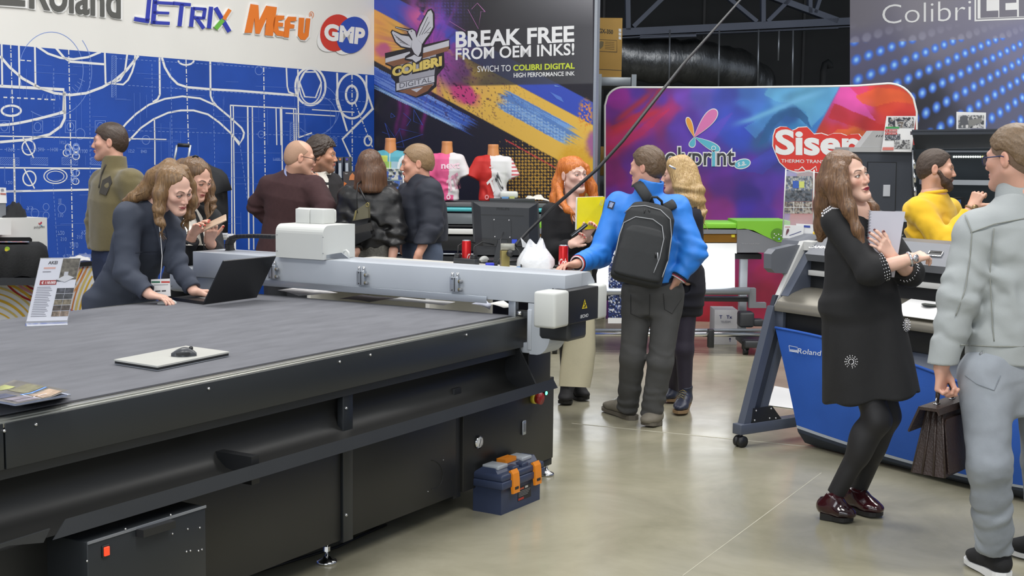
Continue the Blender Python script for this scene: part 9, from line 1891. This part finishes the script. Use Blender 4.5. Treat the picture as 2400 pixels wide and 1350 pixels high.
jk=standing(p11,J,H,(200,146,116),dict(brow=(44,34,28),stub=.45),{},tp,fabric('black_jacket',(38,36,38)),fabric('dark_trousers',(40,42,48)),M_black)
cloth('hair',H.hair_short(.022,[.072,.068,.05,.015,.0,.002,-.03,-.06,-.07],.012,8,.005),.003,hair_mat('wavy_dark_hair',(38,30,26),(78,62,50),(1,1,.7)),p11,'wavy dark hair')
m_=MB(); m_.sheet([[on_surf(us11,xa+(xb-xa)*u,y,9,10.8,.010)for u in np.linspace(0,1,6)]for y,xa,xb in((404,738,762),(420,742,770),(440,750,770),(470,758,768))],M_bl); m_.build('shirt',p11)['label']='open white shirt'
cloth('shirt_collar',[rc(J['nk']+V_(0,0,-.03),H.w(0,.02,-.10),.078,.072,.01,cut=True),rc(J['nk'],H.w(0,.03,-.05),.062,.062,.004,'s')],.005,M_bl,p11,'white collar')
# ---- 12 woman in the leather jacket with a shoulder bag
J=JJ(nk=(868,436,9.2),shL=(818,462,9.25),shR=(912,462,9.2),elL=(806,540,9.2),wrL=(835,590,9.0),elR=(930,545,9.15),wrR=(918,610,9.1),hp=(866,592,9.22)); full(J,9.22,0)
p12=person('woman with a brown bob in a black leather jacket seen from behind',bx_(J['hp'])); H=Head(D(868,394,9.2),80,4,0,.97,True)
M_lj=mat('black_leather',rgb(28,28,29),.40,noise=.15,nscale=12,bump=.08,bscale=160); hl,_=hand_ops(J['wrL'],nrm(V_(-.3,-.4,-.5)),V_(.8,0,0),1,(.6,.7,.7,.8),.9)
tp=trunk(J,[(.02,.178,.13),(.3,.17,.125),(.62,.182,.13),(.82,.165,.11),(.94,.10,.08),(1.02,.066,.062)])+sleeve(J,'L',(.075,.068,.05))+sleeve(J,'R',(.076,.068,.05))+collar(H,J,.066,z1=-.12)+armfolds(J,.012,'LR',3)+[wrinkle(J['hp']*.5+J['nk']*.5,.24,V_(.5,0,.8),45,.009,11),cloth_noise(.0025,9),plane_cut(J['hp']+V_(0,0,.03),V_(.15,0,-1))]
standing(p12,J,H,(206,160,140),dict(),dict(L=hl),tp,M_lj,None,M_black,face=False)
cloth('skirt',[loft(J['hp']+V_(0,0,-.55),J['hp']+V_(0,0,.06),hside(J),hside(J),[(0,.20,.15),(.8,.18,.135),(1,.165,.125)],.03),disp(lambda P:.006*np.sin(P[:,0]*70))],.008,fabric('grey_tweed',(96,94,88),.95,.3,90),p12,'grey tweed skirt'); cloth('tights',legs(J,(.08,.06,.042)),.01,M_tights,p12)
lhair(p12,H,[[(868,378,9.18,.075),(868,410,9.16,.088),(868,440,9.15,.09)],[(848,395,9.2,.045),(843,440,9.2,.042)],[(890,395,9.2,.045),(894,440,9.2,.042)]],hair_mat('bob_hair',(62,42,30),(118,84,60)),lab='straight brown bob',am=.0018,vol=1.0,cut=plane_cut(D(868,452,9.15),V_(0,0,-1),.02),lk=17,wv=.002)
hbg=thing('handbag','black and olive patent shoulder bag hanging on the leather jacket','bag',D(840,580,8.95)); PHb=Plane(D(840,530,8.98),(-.15,-1,0)); M_pat=mat('black_patent',rgb(22,22,23),.1,noise=.1,nscale=10,coat=.5)
for nm,m,pts,dp in(('olive_panel',mat('olive_leather',rgb(96,92,72),.4,noise=.06,nscale=10),((832,494),(862,474),(863,512),(826,518)),.06),('band',M_pat,((826,518),(863,511),(862,524),(818,534)),.075),('middle_panel',fabric('dark_felt',(48,47,46)),((816,534),(864,523),(866,544),(806,556)),.085),('bag_body',M_pat,((806,554),(868,541),(871,556),(830,576),(800,590),(798,566)),.10)):
 m_=MB(); m_.prism([PHb(x,y,dp*.4)for x,y in pts],PHb.n*-dp,m); m_.build(nm,hbg)
m_=MB(); m_.tube([PHb(838,500,.02),PHb(836,460,.0),PHb(838,432,-.02),PHb(846,426,-.10)],.010,M_lj,8,flat=.4); m_.tube([PHb(862,478,.02),PHb(842,440,-.02)],.006,M_lj,8); m_.build('strap',hbg); m_=MB(); m_.tube([PHb(861+3.5*math.cos(t),480+4.5*math.sin(t),.03)for t in np.linspace(0,6.28,11)],.003,M_brass,6,caps=False); m_.prism([PHb(x,y,.035)for x,y in((833,494),(836,493),(832,514),(829,515))],PHb.n*.002,M_brass); m_.build('buckle',hbg)['label']='gold coloured ring and bar'
# ---- 13 man in the navy jacket
J=JJ(nk=(986,425,9.4),shR=(1006,450,9.25),shL=(960,450,9.55),elR=(1012,530,9.2),wrR=(980,598,9.1),elL=(955,535,9.6),wrL=(945,590,9.5),hp=(990,575,9.42)); full(J,9.42,0)
p13=person('stout fair haired man in a navy jacket facing left',bx_(J['hp'])); H=Head(D(977,383,9.4),184,6,0,1.03,False,1.08)
M_nvj=fabric('navy_shell',(36,40,52),.7,.05,10); hr,_=hand_ops(J['wrR'],nrm(V_(-.15,0,-1)),V_(-.6,.6,0),-1,(.4,.5,.5,.6))
tp=trunk(J,[(0,.19,.165),(.3,.2,.175),(.62,.2,.165),(.82,.185,.13),(.94,.12,.095),(1.02,.08,.078)])+sleeve(J,'R',(.088,.078,.056))+sleeve(J,'L',(.08,.072,.055))+collar(H,J,.083,z1=-.085)+armfolds(J,.010,'RL',8)+[cloth_noise(.004,9),plane_cut(J['hp']+V_(0,0,.03),V_(0,0,-1))]
standing(p13,J,H,(208,154,130),dict(brow=(120,96,76)),dict(R=hr),tp,M_nvj,fabric('blue_grey_jeans',(88,100,122),.85,.1),M_black)
cloth('hair',H.hair_short(.012,[.078,.074,.05,.02,.006,.0,-.03,-.055,-.06],.004),.003,hair_mat('sandy_hair',(112,88,62),(164,134,98),(1,1,.5)),p13,'short sandy hair')
# ---- dressed busts on the turquoise striped printer
def bust(label,cx,ytop,ybase,xl,xr,colf,decals,Yb=12.08):
 s=Yb/FPX; c=D(cx,ybase,Yb); c[2]=zt_+.002; Hh=(ybase-ytop)*s; w_=(xr-xl)*s/2; t=thing('bust',label,'mannequin',c,group='dressed busts on the printer')
 top=c+V_(0,0,Hh); sh=c+V_(0,0,Hh*.76); X=V_(1,0,0)
 cloth('torso_form',[rc(c+V_(0,0,.075),c+V_(0,0,Hh*.55),.07,.09,.02),rc(sh-V_(0,0,.05),top,.062,.044,.02,cut=True),rc(top-V_(0,0,.012),top-V_(0,0,.004),.046,.046,.01,cut=True)],.006,mat('tan_plastic',rgb(206,138,86),.35,noise=.03,nscale=10),t,'tan neck and torso')
 so=[loft(c,sh+V_(0,0,.03),X,X,[(0,w_*.66,.085),(.3,w_*.56,.085),(.62,w_*.66,.10),(.86,w_*.70,.085),(1,w_*.40,.055)],.03)]
 for q in(-1,1):a=sh+V_(q*w_*.62,0,-.035); b=sh+V_(q*w_*.92,-.02,-Hh*.34); so+=[rc(a,b,.052,.058,.03,cut=True)]
 so+=[rc(sh+V_(0,0,-.02),top,.062,.05,.004,'s'),wrinkle(c+V_(0,0,Hh*.2),.16,V_(.4,0,.9),60,.006,int(cx)),cloth_noise(.003)]
 col=lambda P:LC(colf((P[:,0]-c[0])/w_,(P[:,2]-c[2])/Hh,P))*.86
 o=fast_obj('shirt',[surf(so,.0055)],M_fabricprint,t,col); us=[q for q in so if q.mode!='d']
 for tx_,qd,cc in decals:
  b=MB(); v,f=text_mesh(tx_,.03,0,1.0,0); P=[]
  for x,y,z in v:
   u=np.array(qd[0])*(1-x)*y+np.array(qd[1])*x*y+np.array(qd[2])*x*(1-y)+np.array(qd[3])*(1-x)*(1-y); P.append(on_surf(us,u[0],u[1],Yb-.6,Yb+.3,.006))
  b.add(P,f,pm(*cc)); b.build('shirt_lettering',o)
W0=lambda c,n:np.zeros((n,3))+np.array(c,float)
def pick(base,rules):
 c=base.copy()
 for m,col in rules:c[m]=col
 return c
bust('bust in a half pink and half white shirt',1047,338,476,1004,1098,lambda u,v,P:pick(W0((236,96,150),len(u)),[((u>.12+.1*(v-.5))&(v>.1),(228,224,226)),((v<.16)&(u>.35),(230,226,228))]),[('next',((1034,382),(1078,380),(1078,395),(1034,396)),(250,214,228)),('T',((1046,424),(1062,410),(1066,440),(1050,456)),(240,200,216)),('TICKET',((1058,412),(1072,404),(1082,440),(1068,450)),(226,150,180)),('o',((1046,456),(1056,456),(1056,468),(1046,468)),(250,214,228))])
bust('bust in a half red and half white shirt',1155,338,470,1104,1211,lambda u,v,P:pick(W0((204,40,34),len(u)),[((u>-.08+.25*(.6-v))&(v>.04),(226,224,226)),((u>.8)&(P[:,2]*60%2>1),(200,90,100))]),[('TICK',((1160,420),(1166,402),(1184,440),(1174,452)),(40,40,44)),('T',((1140,428),(1156,412),(1166,440),(1150,458)),(246,240,240)),('o',((1136,456),(1146,456),(1146,468),(1136,468)),(240,150,150)),('next',((1147,390),(1156,389),(1156,393),(1147,394)),(240,220,220))])
bust('bust in a turquoise and lime zip shirt',915,331,475,872,962,lambda u,v,P:pick(W0((84,166,184),len(u)),[((v<.62)&(v>.52)&(u<.1),(150,190,90)),((v<.72)&(v>.62)&(u<-.1),(196,206,90)),((v<.52)&(v>.36)&(u<.2),(206,216,100)),((v<.62)&(v>.45)&(u>.1)&(u<.5),(160,190,206)),((np.abs(u)<.02)&(v>.5),(220,226,226)),((np.abs(np.hypot(u-.75,(v-.5)*1.6)-.3)<.06),(226,232,234))]),[])
